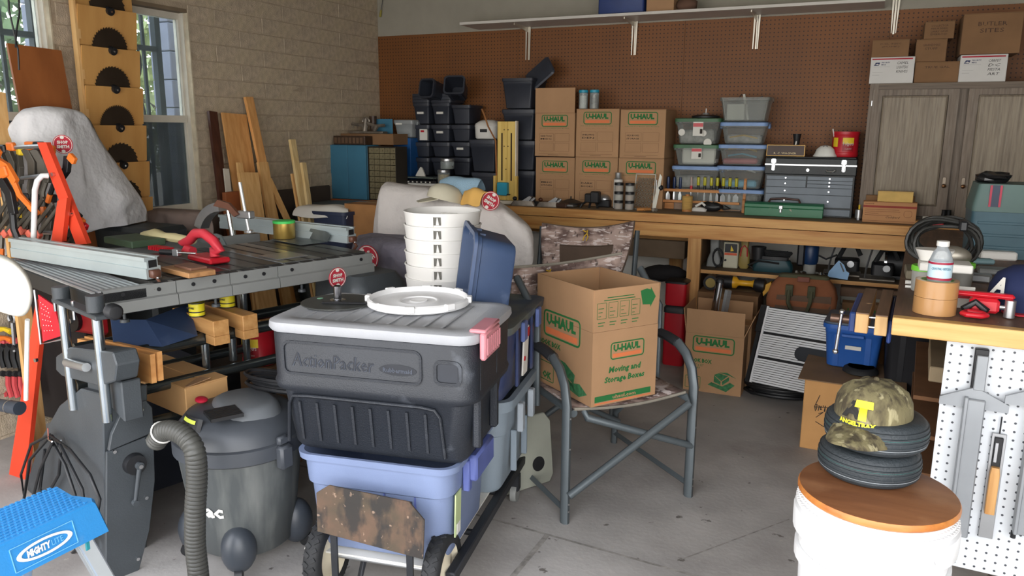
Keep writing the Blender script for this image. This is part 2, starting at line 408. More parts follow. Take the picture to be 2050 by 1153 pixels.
# second bracket pair at the right standing free of shelf
x = at(1790, 50, 'Y', 5.36).x
bk = B(); 
for s in (-1, 1): bk.prism([(0, 0), (.014*s, 0), (.004*s, -.27), (0, -.27)], .003, basis((x+s*.010, 5.366, 2.305), (1, 0, 0), (0, 0, 1)))
bk.box(x-.005, 5.37, 2.03, x+.005, 5.381, 2.31); bk.box(x-.02, 5.09, 2.30, x+.02, 5.375, 2.335)
tag(bk.o('shelf_bracket', BRK), 'pair of pale metal shelf brackets above the leftmost white mail box', 'bracket')
# ================================================================ generic builders
BT = .942   # bench top height
def rY(px0, py0, px1, py1, Y, f=G):
    mx, my = (px0+px1)/2, (py0+py1)/2
    return f.at(px0, my, 'Y', Y).x, f.at(px1, my, 'Y', Y).x, f.at(mx, py1, 'Y', Y).z, f.at(mx, py0, 'Y', Y).z
KRAFT = mat('kraft', (172, 134, 98), .85, var=.06, scale=5, bump=.08, bscale=120)
KRAFT2 = mat('kraft_dark', (128, 96, 66), .9, var=.1, scale=5)
GRN = mat('print_green', (34, 108, 54), .8, var=.05); ORG = mat('print_orange', (222, 122, 74), .8, var=.05); INK = mat('ink_black', (40, 34, 30), .8, var=.05); INKB = mat('faint_ink', (112, 84, 60), .9)
WHT = mat('white_plastic', (222, 220, 214), .45, var=.03); PAPER = mat('paper_white', (216, 214, 206), .8, var=.03)
BLACKP = mat('black_plastic', (26, 27, 30), .45, var=.15); DARK = mat('dark_rubber', (30, 31, 33), .7, var=.2, bump=.2, bscale=80)
STEEL = mat('steel', (178, 180, 182), .35, .85, var=.08); CHROME = mat('chrome', (210, 212, 214), .18, 1, var=.03); ALU = mat('aluminium', (190, 194, 196), .42, .75, var=.05, stretch=(1, 1, 20))
REDP = mat('red_plastic', (186, 26, 40), .4, var=.08); BLUEP = mat('blue_plastic', (40, 92, 170), .45, var=.06, bump=.1)
TEAL = mat('teal_lid', (38, 150, 178), .45); YEL = mat('yellow', (228, 196, 40), .5)
CLEAR = glassy('clear_plastic', (206, 212, 214), .62, .25); CLEARB = glassy('clear_glass', (210, 218, 218), .72, .08)
PINE = wood('pine', (206, 160, 98), (178, 124, 66), 0); PINEZ = wood('pine_upright', (204, 156, 96), (176, 122, 64), 2); PINEY = wood('pine_y', (206, 164, 104), (180, 130, 72), 1)
def logo(par, m, x0, y0, w):
    """rounded frame, lettering and orange bar; m = plane matrix, x0,y0 lower left, w width"""
    h = w*.42; b = B(); rrect(b, m, x0, y0, x0+w, y0+h, h*.2, h*.07); b.o('logo_frame', GRN, par)
    b = B(); patch(b, m, x0+w*.07, y0+h*.12, x0+w*.92, y0+h*.34); b.o('logo_bar', ORG, par)
    X, Y = m.to_3x3().col[0], m.to_3x3().col[1]
    text('lettering', 'U-HAUL', h*.44, m @ Vector((x0+w*.08, y0+h*.43, 0)), X, Y, GRN, par, width=w*.80, bold=.065)
def carton(name, label, loc, deg, w, d, h, m=KRAFT, flap=0, group=None, openlid=False, body=True):
    """closed carton with flaps seam and tape, origin front-left-bottom corner"""
    t = thing(name, label, 'box', loc, deg, group)
    B().box(0, 0, 0, w, d, h-.003, .002).o('body', m, t)
    B().box(0, 0, h-.003, w, d/2-.001, h, 0).o('flap', m, t); B().box(0, d/2+.001, h-.003, w, d, h, 0).o('flap', m, t)
    B().box(w/2-.025 if w < d else -.0005, d/2-.025, h, w+.0005, d/2+.025, h+.0006).o('tape', mat('packing_tape', (176, 140, 98), .25), t)
    return t
def scribble(par, m, x, y, w, h, seed, mm=INK, lw=.0016, n=3):
    """handwritten marker strokes, flat on the surface"""
    rnd = random.Random(seed); b = B()
    for k in range(n):
        yy = y-h*k/n; xx = x
        while xx < x+w:
            q = [(xx+rnd.uniform(0, .004), yy+rnd.uniform(-.2, .4)*h/n) for _ in range(3)]
            for p0, p1 in zip(q, q[1:]):
                p0, p1 = Vector((*p0, 0)), Vector((p1[0]+.004, p1[1], 0)); dd = (p1-p0).normalized(); nn = Vector((-dd.y, dd.x, 0))*lw*.6; zz = Vector((0, 0, .0007))
                b.quad(m @ (p0-nn+zz), m @ (p1-nn+zz), m @ (p1+nn+zz), m @ (p0+nn+zz))
            xx += rnd.uniform(.006, .012)
    return b.o('handwriting', mm, par)
def tote(name, label, cat, loc, deg, w, d, h, m, lid=None, taper=.88, lip=.012, r=.03, group=None, ribs=3, open_=False, panel=True):
    """plastic storage box: tapered body with rim; origin centre bottom"""
    t = thing(name, label, cat, loc, deg, group)
    hw, hd = w/2-lip, d/2-lip; tp = taper
    zt = h if lid is None else h-.012
    pr = [(0, hw*tp-.01, hd*tp-.01, r), (.006, hw*tp, hd*tp, r), (zt*.78, hw*.97, hd*.97, r), (zt*.79, hw*.985, hd*.985, r), (zt-.022, hw, hd, r), (zt-.02, hw+lip, hd+lip, r+lip), (zt, hw+lip, hd+lip, r+lip)]
    b = B()
    if lid is None or open_: pr += [(zt, hw-.004, hd-.004, r), (zt*.8, hw*.97-.004, hd*.97-.004, r), (.01, hw*tp-.006, hd*tp-.006, r)]
    b.loft(pr, 3).o('body', m, t, 40)
    if ribs:
        for k in range(ribs):
            x = (k-(ribs-1)/2)*w*.5/max(ribs-1, 1)
            for s in (-1, 1):
                b = B(); y = s*hd*tp; y2 = s*hd*.965
                b.rings([[(x-.012, y*.98, .01), (x+.012, y*.98, .01), (x+.012, y+s*.004, .01), (x-.012, y+s*.004, .01)], [(x-.012, y2*.98, zt*.76), (x+.012, y2*.98, zt*.76), (x+.012, y2+s*.004, zt*.76), (x-.012, y2+s*.004, zt*.76)]]); b.o('rib', m, t)
    if lid is not None:
        b = B(); L = lip+.004
        b.loft([(zt-.012, hw+L, hd+L, r+L), (h-.004, hw+L, hd+L, r+L), (h, hw+L-.006, hd+L-.006, r+L), (h-.005, hw-.02, hd-.02, r), (h-.005, .001, .001, .0005)], 3)
        b.o('lid', lid, t, 40)
        b = B()
        for s in (-1, 1): b.cb(s*(hw+L), 0, zt-.014, .014, d*.3, .03, .004)
        b.o('handle', lid, t)
    return t
def jar(name, label, loc, r, h, lidm, body=CLEARB, group=None, fill=None, lh=.018, fillh=.5, cat='jar'):
    t = thing(name, label, cat, loc, 0, group)
    B().lathe([(r*.92, 0), (r, .004), (r, h-lh-.004), (r*.85, h-lh)], n=18).o('glass', body, t, 40)
    if fill: B().lathe([(r*.86, .004), (r*.88, h*fillh)], n=14).o('contents', fill, t, 40)
    B().lathe([(r*1.04, h-lh), (r*1.04, h-.002), (r*.98, h)], n=18).o('lid', lidm, t, 40)
    return t
def coil(b, c, r, n, rt, seed, flat=.5, dz=.012, loops=6, ex=1.0):
    rnd = random.Random(seed)
    pts = []
    N = loops*18
    for i in range(N):
        a = 2*PI*i/18; k = r*(1+rnd.uniform(-.03, .03)+.12*math.sin(i/18*1.7+seed))
        pts.append((c[0]+k*ex*math.cos(a)+.01*math.sin(i*.05), c[1]+k*flat*math.sin(a), c[2]+dz*(i/18)+rnd.uniform(0, .003)))
    b.tube(pts, rt, n); return b

# ================================================================ the long workbench
BTOP = stain(wood('bench_top_worn', (132, 112, 88), (104, 86, 66), 0, .7), (168, 150, 124), 5, .55, .8, .5)
EDGE = wood('bench_edge', (212, 162, 96), (184, 124, 62), 0); EDGER = wood('bench_edge_red', (184, 98, 46), (150, 74, 32), 0)
BX0, BX1, BY = XL+.02, 1.9, 4.78
t = thing('workbench', 'long built-in pine workbench along the back wall', 'workbench', (0, 0, 0))
B().box(BX0, BY+.04, BT-.03, BX1, YB-.004, BT).o('work_surface', BTOP, t)
B().box(-3.0, BY, BT-.052, BX1, BY+.04, BT+.001, .002).o('edge_plank', EDGE, t)
B().box(BX0, BY-.115, BT-.052, -3.004, BY-.075, BT+.001, .002).o('edge_plank', EDGER, t); B().box(BX0, BY-.0745, BT-.03, -3.004, BY+.0395, BT).o('work_surface', BTOP, t)
ap = BT-.058
B().box(-3.0, BY+.02, ap-.085, BX1, BY+.045, ap).o('apron', EDGE, t)
B().box(BX0, BY-.095, ap-.085, -3.004, BY-.07, ap).o('apron', EDGER, t)
xs = at(1375, 530, 'Y', BY+.02).x; xe = at(1401, 530, 'Y', BY+.02).x
for x in (xs, .6, -2.35): B().box(x, BY+.022, 0, x+xe-xs, BY+.06, ap-.086).o('post', PINEZ, t)
for x in (xs+.03, .63): B().box(x, BY+.062, .0, x+.02, YB-.006, BT-.031).o('side_panel', mat('hardboard', (126, 96, 64), .8), t)
p = at(1406, 539.5, 'Y', BY+.06); SHZ = p.z
B().box(xs+.052, BY+.062, SHZ-.02, .628, YB-.006, SHZ).o('shelf', mat('shelf_board', (104, 88, 68), .85, var=.15), t)
B().box(xs+.052, BY+.055, SHZ-.021, .628, BY+.0615, SHZ+.001).o('shelf_edge', PINE, t)
B().box(xs-1.2, BY+.3, .74, xs-.01, BY+.32, .76).o('rail', PINE, t)
b = B(); b.box(at(1337, 540, 'Y', 5.3).x, 5.33, .1, at(1362, 540, 'Y', 5.3).x, YB-.001, ap-.1); b.o('stud', PINEZ, t)
tag(B().box(at(1271, 500, 'Y', 5.05).x-.15, 5.05, .62, at(1371, 500, 'Y', 5.05).x, 5.32, .74, .003).o('drawer_box', mat('grey_brown_board', (110, 92, 72), .8)), 'grey brown drawer box under the bench behind the camouflage chair', 'drawer')
# ---------------------------------------------------------------- left end of bench
BLUEC = mat('cabinet_blue', (62, 118, 146), .5, var=.05); BLUEC2 = mat('cabinet_blue_bright', (24, 84, 146), .5)
Yc = 4.72
x0, x1, z0, z1 = rY(661, 290, 733, 394, Yc); z0 = BT
t = thing('parts_cabinet', 'blue steel parts cabinet with two plain doors at the left bench end', 'cabinet', (x0, Yc, BT), 0)
w, h = x1-x0, z1-z0
B().box(0, .02, 0, w, .17, h, .002).o('body', BLUEC, t)
B().box(.001, 0, .002, w/2-.0015, .019, h-.002, .002).o('door', BLUEC, t); B().box(w/2+.0015, 0, .002, w-.001, .019, h-.002, .002).o('door', BLUEC, t)
# parts drawer cabinet
DRW = glassy('smoky_drawer', (150, 140, 110), .35, .3)
X0 = x0+w+.004; X1 = at(790, 340, 'Y', Yc+.0).x
t = thing('drawer_cabinet', 'small parts cabinet full of see-through drawers beside the blue doors', 'cabinet', (X0, Yc+.02, BT), 0)
ww = X1-X0; hh = h-.01
b = B(); b.box(0, .13, 0, ww, .15, hh); b.box(0, 0, 0, .004, .13, hh); b.box(ww-.004, 0, 0, ww, .13, hh); b.box(.004, 0, hh-.004, ww-.004, .13, hh); b.box(.004, 0, 0, ww-.004, .13, .004); b.o('body', mat('cabinet_brown', (52, 46, 38), .6), t)
nc, nr = 5, 9; dm = None
for i in range(nc):
    for j in range(nr):
        cw, ch = (ww-.012)/nc, (hh-.012)/nr
        if dm is None:
            bb = B(); bb.box(.002, 0, .002, cw-.002, .11, ch-.002, .001); bb.box(cw*.35, -.006, ch*.35, cw*.65, 0, ch*.6); dm = bb.o('drawer', DRW, t); q = dm
        else: q = bpy.data.objects.new('drawer', dm.data); COL.objects.link(q); q.parent = t
        q.location = (.006+i*cw, .004, .006+j*ch)
x0b, x1b, z0b, z1b = rY(788, 276, 822, 345, 5.02)
tag(B().box(x0b, 5.02, BT, x1b, 5.25, z1b, .002).o('steel_case', BLUEC2), 'bright blue upright steel case behind the parts drawers', 'case')
STK = mat('dark_brown_case', (62, 44, 32), .5, var=.3, scale=30)
x0c, x1c, z0c, z1c = rY(668, 272, 731, 290, Yc+.005)
t = thing('carved_case', 'dark embossed case on top of the blue doors cabinet', 'case', (x0c, Yc, BT+h)); B().box(0, 0, .001, x1c-x0c, .1, z1c-BT-h, .004).o('body', STK, t)
b = B()
for k in range(8): b.box(.012+k*(x1c-x0c-.02)/8, -.003, .012, .012+(k+.7)*(x1c-x0c-.02)/8, 0, z1c-BT-h-.012)
b.o('relief', mat('embossed', (96, 74, 56), .5), t)
x0d, x1d, z0d, z1d = rY(683, 268, 788, 294, Yc+.11)
t = carton('flat_carton', 'flat brown carton lying on the parts cabinets', (x0d, Yc+.105, BT+h+.001), 0, x1d-x0d, .2, z1d-BT-h, KRAFT2)
# metal fixture on it
MGR = mat('grey_metal_old', (136, 128, 118), .45, .6, var=.25, scale=20)
xa, xb_, za, zb = rY(698, 238, 765, 268, Yc+.16)
t = thing('clamp_fixture', 'old grey metal clamping fixture with spikes on the flat brown carton', 'fixture', (xa, Yc+.16, z1d+.002)); W_ = xb_-xa
B().box(0, 0, 0, W_, .07, .016, .003).o('base', MGR, t)
B().tube([(.01, .03, .07), (W_*.3, .03, .06), (W_*.5, .03, .075), (W_*.75, .03, .055), (W_, .03, .06)], .012, 6).o('arm', MGR, t)
b = B()
for k in range(6): b.cyl((.02+k*W_/7, .03, .055), (.015+k*W_/7, .03, .035), .004, .001, 5)
b.o('tooth', MGR, t); B().cyl((W_*.42, .03, .016), (W_*.46, .03, .11), .02, .014, 10).o('post', MGR, t); B().tube(arc((W_*.46, .03, .085), .03, 0, 180, 8, 'XZ'), .008, 6).o('hoop', MGR, t)
B().cyl((W_*.7, .03, .016), (W_*.78, .03, .06), .012, .02, 8).o('knob', MGR, t)
xa, xb_, za, zb = rY(752, 238, 786, 276, 5.0)
tag(B().box(xa, 4.995, z1d+.001, xb_, 5.005, zb, .001).o('steel_sheet', BLUEC), 'small teal steel sheet standing behind the metal clamping fixture', 'panel')
tag(B().cyl((xa+.01, 4.955, z1d+.001), (xa+.01, 4.955, zb+.02), .02, .028, 10).o('dark_tin', STK), 'dark small tin poking up in the wall corner', 'tin')
xa, xb_, za, zb = rY(790, 240, 826, 275, 5.05)
tote('clear_bin', 'see-through bin with white labels standing on the bright blue case', 'bin', ((xa+xb_)/2, 5.12, z1b+.001), 0, xb_-xa+.01, .16, zb-z1b, CLEAR, CLEAR, .8, .006, .01, ribs=0)
tag(B().box(xa+.02, 5.033, zb-.035, xa+.075, 5.036, zb-.022).o('label_strip', PAPER), 'white label strip on the see-through bin', 'label')
PARTBIN = bpy.data.objects['label_strip']; PARTBIN.parent = bpy.data.objects['clear_bin']; PARTBIN.matrix_parent_inverse = Matrix.Translation(bpy.data.objects['clear_bin'].location).inverted()
for k in ('label', 'category'): del PARTBIN[k]
# ---------------------------------------------------------------- black storage bins
BIN = mat('bin_charcoal', (44, 48, 58), .5, var=.1); BINL = mat('bin_lid_charcoal', (50, 54, 64), .45, var=.1)
def pbin(px0, py0, px1, py1, Y, label, lid=True, d=.22, tag_=None, group=None, zb=None, name='storage_bin', m=BIN, lm=BINL, taper=.84):
    x0, x1, z0, z1 = rY(px0, py0, px1, py1, Y)
    if zb is not None: z0 = zb
    t = tote(name, label, 'bin', ((x0+x1)/2, Y+d/2, z0+.001), 0, x1-x0, d, z1-z0-.002, m, lm if lid else None, taper, .007, .012, group, 0)
    w_ = x1-x0
    if tag_ == 'w': B().box(-.035, -d/2*.9-.004, (z1-z0)*.48, .02, -d/2*.9+.004, (z1-z0)*.48+.016).o('label_strip', PAPER, t)
    if tag_ == 's':
        B().box(-.01, -d/2*.93-.006, .012, .055, -d/2*.85, (z1-z0)*.72).o('sticker', PAPER, t); B().box(0, -d/2*.93-.0075, (z1-z0)*.55, .03, -d/2*.93-.005, (z1-z0)*.66).o('sticker_print', REDP, t)
    return t, z1
cols = [(825, 859, [(315, 352), (284, 315), (249, 284), (206, 249)], 'first'), (862, 900, [(315, 352), (284, 315), (249, 284), (206, 249)], 'second'), (902, 941, [(315, 352), (284, 315), (249, 284), (210, 249)], 'third')]
tags = {(0, 3): 'w', (0, 2): 's', (1, 3): 'w', (1, 2): 'w', (2, 1): 'w'}
lev = ['bottom', 'second lowest', 'second highest', 'top']
for ci, (p0, p1, rows, nm) in enumerate(cols):
    zb = BT+.05
    for ri, (ya, yb) in enumerate(rows):
        Y = 5.1
        t, zb2 = pbin(p0, ya, p1, yb, Y, f'black storage bin, {lev[ri]} of the {nm} of three slim stacks beside the blue case', ri < 3, tag_=tags.get((ci, ri)), group='slim black bins on the bench')
tag(B().box(at(822, 380, 'Y', 5.1).x, 5.1, BT, at(943, 380, 'Y', 5.1).x, 5.32, at(870, 353, 'Y', 5.1).z, .003).o('low_crate', BIN), 'long black crate on the bench carrying the three slim bin stacks', 'crate')
for px0, px1, lb in ((825, 858, 'first'), (862, 902, 'second')):
    x0, x1, z0, z1 = rY(px0, 187, px1, 206, 5.1)
    for k in range(3):
        tote('empty_bin', f'{["lowest", "middle", "topmost"][k]} of the nested empty black bins on the {lb} slim stack', 'bin', ((x0+x1)/2, 5.21, z0+.001+k*.022), 0, (x1-x0)+.008, .225, .021, BIN, None, .97, .006, .012, 'nested empty bins on the slim stacks', 0)
def tilted(px0, py0, px1, py1, Y, label, rx, rz, d=.2, h=.1, m=BIN, w=None, cat='bin'):
    x0, x1, z0, z1 = rY(px0, py0, px1, py1, Y); t = tote('empty_bin', label, cat, ((x0+x1)/2, Y+.1, z0), 0, w or (x1-x0), d, h, m, None, .85, .008, .02, None, 2)
    t.rotation_euler = (R(rx), 0, R(rz)); return t
tilted(852, 162, 886, 187, 5.06, 'empty black bin tipped on its side above the first slim stack', 78, -10, .14, .17)
tilted(888, 162, 926, 187, 5.06, 'empty black bin tipped on its side above the second slim stack', 70, 14, .14, .17)
# wider bins beside
t, z = pbin(943, 345, 1000, 404, 5.0, 'wide black tote under the one with the red triangle sticker', zb=BT, d=.3)
t, z2 = pbin(938, 279, 992, 344, 5.0, 'wide black tote with a small red triangle sticker', zb=z, d=.3)
b = B(); b.prism([(-.02, .012), (.02, .012), (0, -.014)], .003, basis((.0, -.128, (z2-z)*.68), (1, 0, 0), (0, 0, 1))); b.o('sticker', mat('pink_sticker', (206, 60, 76), .5), t)
# white cooker
x0, x1, z0, _z = rY(946, 240, 990, 278, 5.05); rr = (x1-x0)/2
t = thing('rice_cooker', 'small white rounded cooker on the wide black totes', 'cooker', ((x0+x1)/2, 5.05+rr, z2+.001)); hh = _z-z2
B().loft([(0, rr*.85, rr*.85, .04), (.01, rr*.98, rr*.95, .05), (hh*.62, rr, rr, .05), (hh*.68, rr*1.02, rr*1.02, .05)], 4).o('body', WHT, t, 50)
B().loft([(hh*.68, rr*1.02, rr*1.02, .05), (hh*.8, rr*.98, rr*.95, .05), (hh*.95, rr*.7, rr*.7, .05), (hh, rr*.4, rr*.4, .03)], 4).o('lid', WHT, t, 50)
B().box(-.028, -rr*1.0-.003, hh*.36, .028, -rr*.97, hh*.52, .002).o('control_panel', BLACKP, t)
x0, x1, z0, z1 = rY(962, 218, 990, 290, 4.97)
t = tag(B().tube([(x0, 4.99, z1), (x0+.02, 4.99, z1-.04), (x0+.05, 4.99, z1-.12), (x1, 4.99, z0+.03), (x1+.01, 4.99, BT+.09)], .014, 4, flat=.35).o('bent_strip', wood('strip_wood', (186, 128, 80), (150, 96, 54), 2)), 'curved brown wood strip leaning against the yellow jig', 'strip')
# yellow slotted jig
YW = wood('yellow_wood', (226, 196, 110), (206, 170, 84), 2)
x0, x1, z0, z1 = rY(992, 243, 1031, 392, 4.95); z0 = BT
t = thing('slotted_jig', 'tall yellow wooden jig with slots and a blue clamp block', 'jig', (x0, 4.95, BT)); w = x1-x0; h = z1-z0
B().box(-.02, -.03, 0, w+.04, .1, .022, .002).o('base', mat('jig_white', (214, 206, 190), .6), t)
B().box(0, .03, .0225, w/2-.001, .05, h, .002).o('board', YW, t); B().box(w/2+.001, .03, .0225, w-.01, .05, h, .002).o('board', YW, t)
B().box(w-.009, .02, .0225, w, .055, h+.004, .001).o('edge_strip', mat('jig_white', (214, 206, 190), .6), t)
for sx in (w*.24, w*.72): B().box(sx-.005, .0285, h*.28, sx+.005, .0299, h*.86).o('slot', mat('slot_dark', (48, 30, 18), .9), t)
for sx in (.0, w*1.1): B().box(sx-.018, .0, .0225, sx, .028, h*.34, .001).o('cheek', YW, t)
B().box(w*.1, -.012, h*.1, w*.62, .0275, h*.26, .004).o('clamp_block', TEAL, t)
B().cyl((0, -.006, h*.115), (w*.78, -.006, h*.115), .004).o('clamp_bar', BLACKP, t)
for k, (u, v) in enumerate(((.35, .9), (.55, .9), (.45, .55), (.45, .42), (.55, .7), (.35, .7))): B().cyl((w*u, .0285, h*v), (w*u, .0298, h*v), .004, n=8).o('hole', mat('slot_dark', (48, 30, 18), .9), t)
# tall black tote tower
tw = [(1034, 341, 1070, 402), (1029, 281, 1071, 341), (1004, 218, 1069, 281), (1003, 156, 1066, 218)]
nm = ['lowest', 'second lowest', 'second highest', 'topmost']; zb = BT
for k, q in enumerate(tw):
    x0, x1, z0, z1 = rY(*q, 5.08)
    if k < 2: q = (q[2]-66, q[1], q[2], q[3])
    t, zb = pbin(*q, 5.08, f'black latch tote, {nm[k]} in the tower left of the printed cartons', k != 3, .28, zb=zb, group='tower of black totes')
x0, x1, z0, z1 = rY(1062, 130, 1104, 160, 5.14)
o = B().loft([(0, .10, .075, .02), (.012, .11, .085, .025), (.022, .10, .075, .02)], 3).o('tote_lid', BINL); o.location = (x0+.055, 5.2, z0+.04); o.rotation_euler = (R(62), R(-38), 0); o.name = 'loose_tote_cover'; tag(o, 'loose black lid tilted up on the topmost latch tote', 'lid')
# ---------------------------------------------------------------- printed cartons
def uhaul_small(px0, py0, px1, py1, Y, zb, label, hand, seed, flapup=0, top=True):
    x0, x1, z0, z1 = rY(px0, py0, px1, py1, Y); w = x1-x0-.002; h = z1-zb-.001
    t = thing('printed_carton', label, 'box', (x0+.001, Y, zb+.001), 0, 'printed cartons stacked on the bench')
    hb = h-flapup
    B().box(0, 0, 0, w, .3, hb-.004, .002).o('body', KRAFT, t)
    B().box(0, 0, hb-.004, w, .149, hb).o('flap', KRAFT, t); B().box(0, .151, hb-.004, w, .3, hb).o('flap', KRAFT, t)
    if flapup: B().box(.001, -.001, hb+.001, w-.001, .002, h).o('raised_flap', KRAFT, t)
    m = basis((0, -.0012 if flapup else -.0002, 0), (1, 0, 0), (0, 0, 1))
    logo(t, m, w*.17, hb*.68, w*.66)
    text('lettering', 'THIS SIZE BOX MEANS EASY MOVING', .004, m @ Vector((w*.1, hb*.645, 0)), (1, 0, 0), (0, 0, 1), GRN, t, width=w*.76, bold=.01)
    text('lettering', 'Rooms / Name / Color / Storage', .004, m @ Vector((w*.24, hb*.595, 0)), (1, 0, 0), (0, 0, 1), INKB, t, width=w*.48)
    b = B()
    for i in range(2):
        for j in range(2): rrect(b, m, w*(.12+.39*i), hb*(.34-.22*j), w*(.48+.39*i), hb*(.53-.22*j), .002, .0012)
    b.o('print_boxes', INKB, t)
    sc = hand.split('/')
    for k, s in enumerate(sc): text('handwriting', s, .011, m @ Vector((w*.15, hb*(.45-.065*k), .0002)), (1, .0, 0), (0, 0, 1), INK, t, width=w*.28, bold=.02)
    b = B(); patch(b, m, w*.1, hb*.055, w*.86, hb*.06); patch(b, m, w*.34, hb*.03, w*.6, hb*.038); b.o('print_lines', INKB, t)
    return t, zb+1*(hb)+.001
Yb = 5.07
bot = [(1072, 315, 1150, 404), (1151, 315, 1236, 404), (1237, 317, 1328, 404)]
top = [(1071, 176, 1151, 314), (1153, 218, 1239, 314), (1241, 219, 1332, 316)]
hand = ['MISC/KITCHEN', 'DARK/BOOKS', '']
hand2 = ['HAND TOOLS/MISC', 'SHELVING/DEN', 'OLD BOOKS/STORAGE']
pos = ['left', 'middle', 'right']; ztops = []
for k in range(3):
    t, z = uhaul_small(*bot[k], Yb, BT, f'brown carton with green orange logo, bottom row {pos[k]} of six on the bench', hand[k], k); ztops.append(z)
zz = max(ztops)
for k in range(3):
    q = rY(*top[k], Yb); fl_ = (q[3]-at(1111, 226, 'Y', Yb).z) if k == 0 else 0
    t, z = uhaul_small(*top[k], Yb, zz, f'brown carton with green orange logo, top row {pos[k]} of six on the bench', hand2[k], 10+k, fl_)
    if k == 1: zmid = z
for k, px in enumerate((1167, 1189)):
    x = at(px, 200, 'Y', 5.12).x; r_ = .031
    jar('plastic_jar', ['clear jar with teal lid and a white label, left on the middle carton', 'clear jar with teal lid holding a dark part, right on the middle carton'][k], (x, 5.13, zmid+.002), r_, .125, TEAL, group='teal lid jars', fill=[PAPER, MGR][k], fillh=.7)
# ================================================================ bench, right half
BLL = mat('lid_light_blue', (120, 150, 196), .5); GLID = mat('lid_green', (62, 104, 72), .5)
TTC = glassy('clear_tote', (206, 210, 206), .84, .3)
def ctote(px0, py0, px1, py1, Y, zb, lidm, label, fills, lab=None, d=.2):
    x0, x1, z0, z1 = rY(px0, py0, px1, py1, Y); w = x1-x0; h = z1-zb
    t = tote('clear_tote', label, 'storage box', ((x0+x1)/2, Y+d/2, zb+.001), 0, w, d, h-.002, TTC, lidm, .84, .008, .015, 'see-through boxes on the bench', 0)
    rnd = random.Random(px0+py0)
    for k, (m, z_) in enumerate(fills):
        B().cb(rnd.uniform(-.02, .02), 0, .01+h*z_*.5, w*.74-.02*k, d*.68, h*z_, .01).xf(Matrix.Rotation(R(rnd.uniform(-3, 3)), 4, 'Y')).o('contents', m, t) if k == 0 else B().tube([(-w*.3, -.06, h*z_), (0, -.065, h*(z_+.1)), (w*.3, -.06, h*z_*.9)], .012, 6, flat=.5).o('contents', m, t)
    if lab:
        b = B().box(-.035+lab*.01, -d/2-.002, h*.32, .03+lab*.01, -d/2+.0, h*.86).o('label_card', PAPER, t)
        B().box(-.034+lab*.01, -d/2-.003, h*.66, .029+lab*.01, -d/2-.0015, h*.8).o('label_print', REDP, t); B().box(.01+lab*.01, -d/2-.003, h*.4, .026+lab*.01, -d/2-.0015, h*.58).o('barcode', INK, t)
    return t, z1
GREYF = mat('grey_fill', (150, 150, 146), .8, var=.25, scale=30); YF = mat('yellow_fill', (196, 164, 84), .7, var=.2); BF = mat('blue_fill', (96, 168, 196), .6); RF = mat('red_fill', (170, 80, 84), .6)
tc_ = [((1344, 332, 1440, 378), BLL, 'see-through box with blue lid at the bottom of the left pair of columns', [(GREYF, .5)], None),
       ((1347, 289, 1438, 332), GLID, 'see-through box with green lid and a white sheet inside, middle left', [(PAPER, .75)], 1),
       ((1350, 236, 1441, 289), GLID, 'see-through box with green lid and round white discs inside, top left', [(GREYF, .5)], 1)]
zb = at(1390, 378, 'Y', 5.1).z
tag(B().box(at(1350, 390, 'Y', 5.12).x, 5.12, BT, at(1436, 390, 'Y', 5.12).x, 5.3, zb, .003).o('plank_box', TTC), 'see-through low box under the blue lidded one behind the chisel rack', 'storage box')
for q, lm, lb, fi, la in tc_: t, zb = ctote(*q, 5.1, zb, lm, lb, fi, la)
b = B()
for (u, v, r_) in ((-.10, .105, .022), (.04, .1, .02), (.07, .04, .026)): b.cyl((u, -.088, v-.03), (u, -.084, v-.03), r_, n=16)
b.o('white_disc', PAPER, t)
zA = zb
tB = [((1437, 379, 1528, 412), BLL, 'see-through box with blue lid, lowest of the right column', [(GREYF, .7)], None),
      ((1434, 332, 1530, 379), BLL, 'see-through box with blue lid and teal things, second lowest of the right column', [(BF, .3), (PAPER, .8)], None),
      ((1437, 289, 1533, 332), BLL, 'see-through box with blue lid holding yellow, blue and red bags', [(RF, .25), (YF, .75), (BF, .45)], None),
      ((1441, 244, 1535, 289), BLL, 'see-through box with blue lid holding a yellow bundle', [(GREYF, .35), (YF, .3)], None)]
zb = BT
for q, lm, lb, fi, la in tB: t, zb = ctote(*q, 5.1, zb, lm, lb, fi, la)
x0, x1, z0, z1 = rY(1439, 195, 1541, 244, 5.1)
t = tote('clear_tub', 'open see-through tub of papers on top of the right column', 'storage box', ((x0+x1)/2, 5.22, zb+.001), 0, x1-x0, .24, z1-zb, TTC, None, .86, .008, .02, None, 0)
B().box(-.11, -.09, .01, 0, .05, .11, .004).o('papers', PAPER, t); B().cyl((.02, -.06, .01), (-.02, -.02, .17), .008).o('tube', PAPER, t)
B().tube([(-.06, -.02, .13), (-.04, 0, .17), (0, .02, .15), (.05, 0, .14), (.09, .02, .16)], .003, 5).o('cable', BLACKP, t)
x = at(1412, 240, 'Y', 5.2).x
t = thing('saw_arbor', 'black round plate with a steel spindle on the top green lid', 'plate', (x, 5.21, zA+.001)); B().lathe([(.088, 0), (.09, .012), (.06, .02)], n=24).o('disc', BLACKP, t, 30); B().cyl((0, 0, .02), (0, 0, .032), .024, .02).o('hub', STEEL, t); B().cyl((0, 0, .032), (0, 0, .06), .003).o('spindle', STEEL, t)
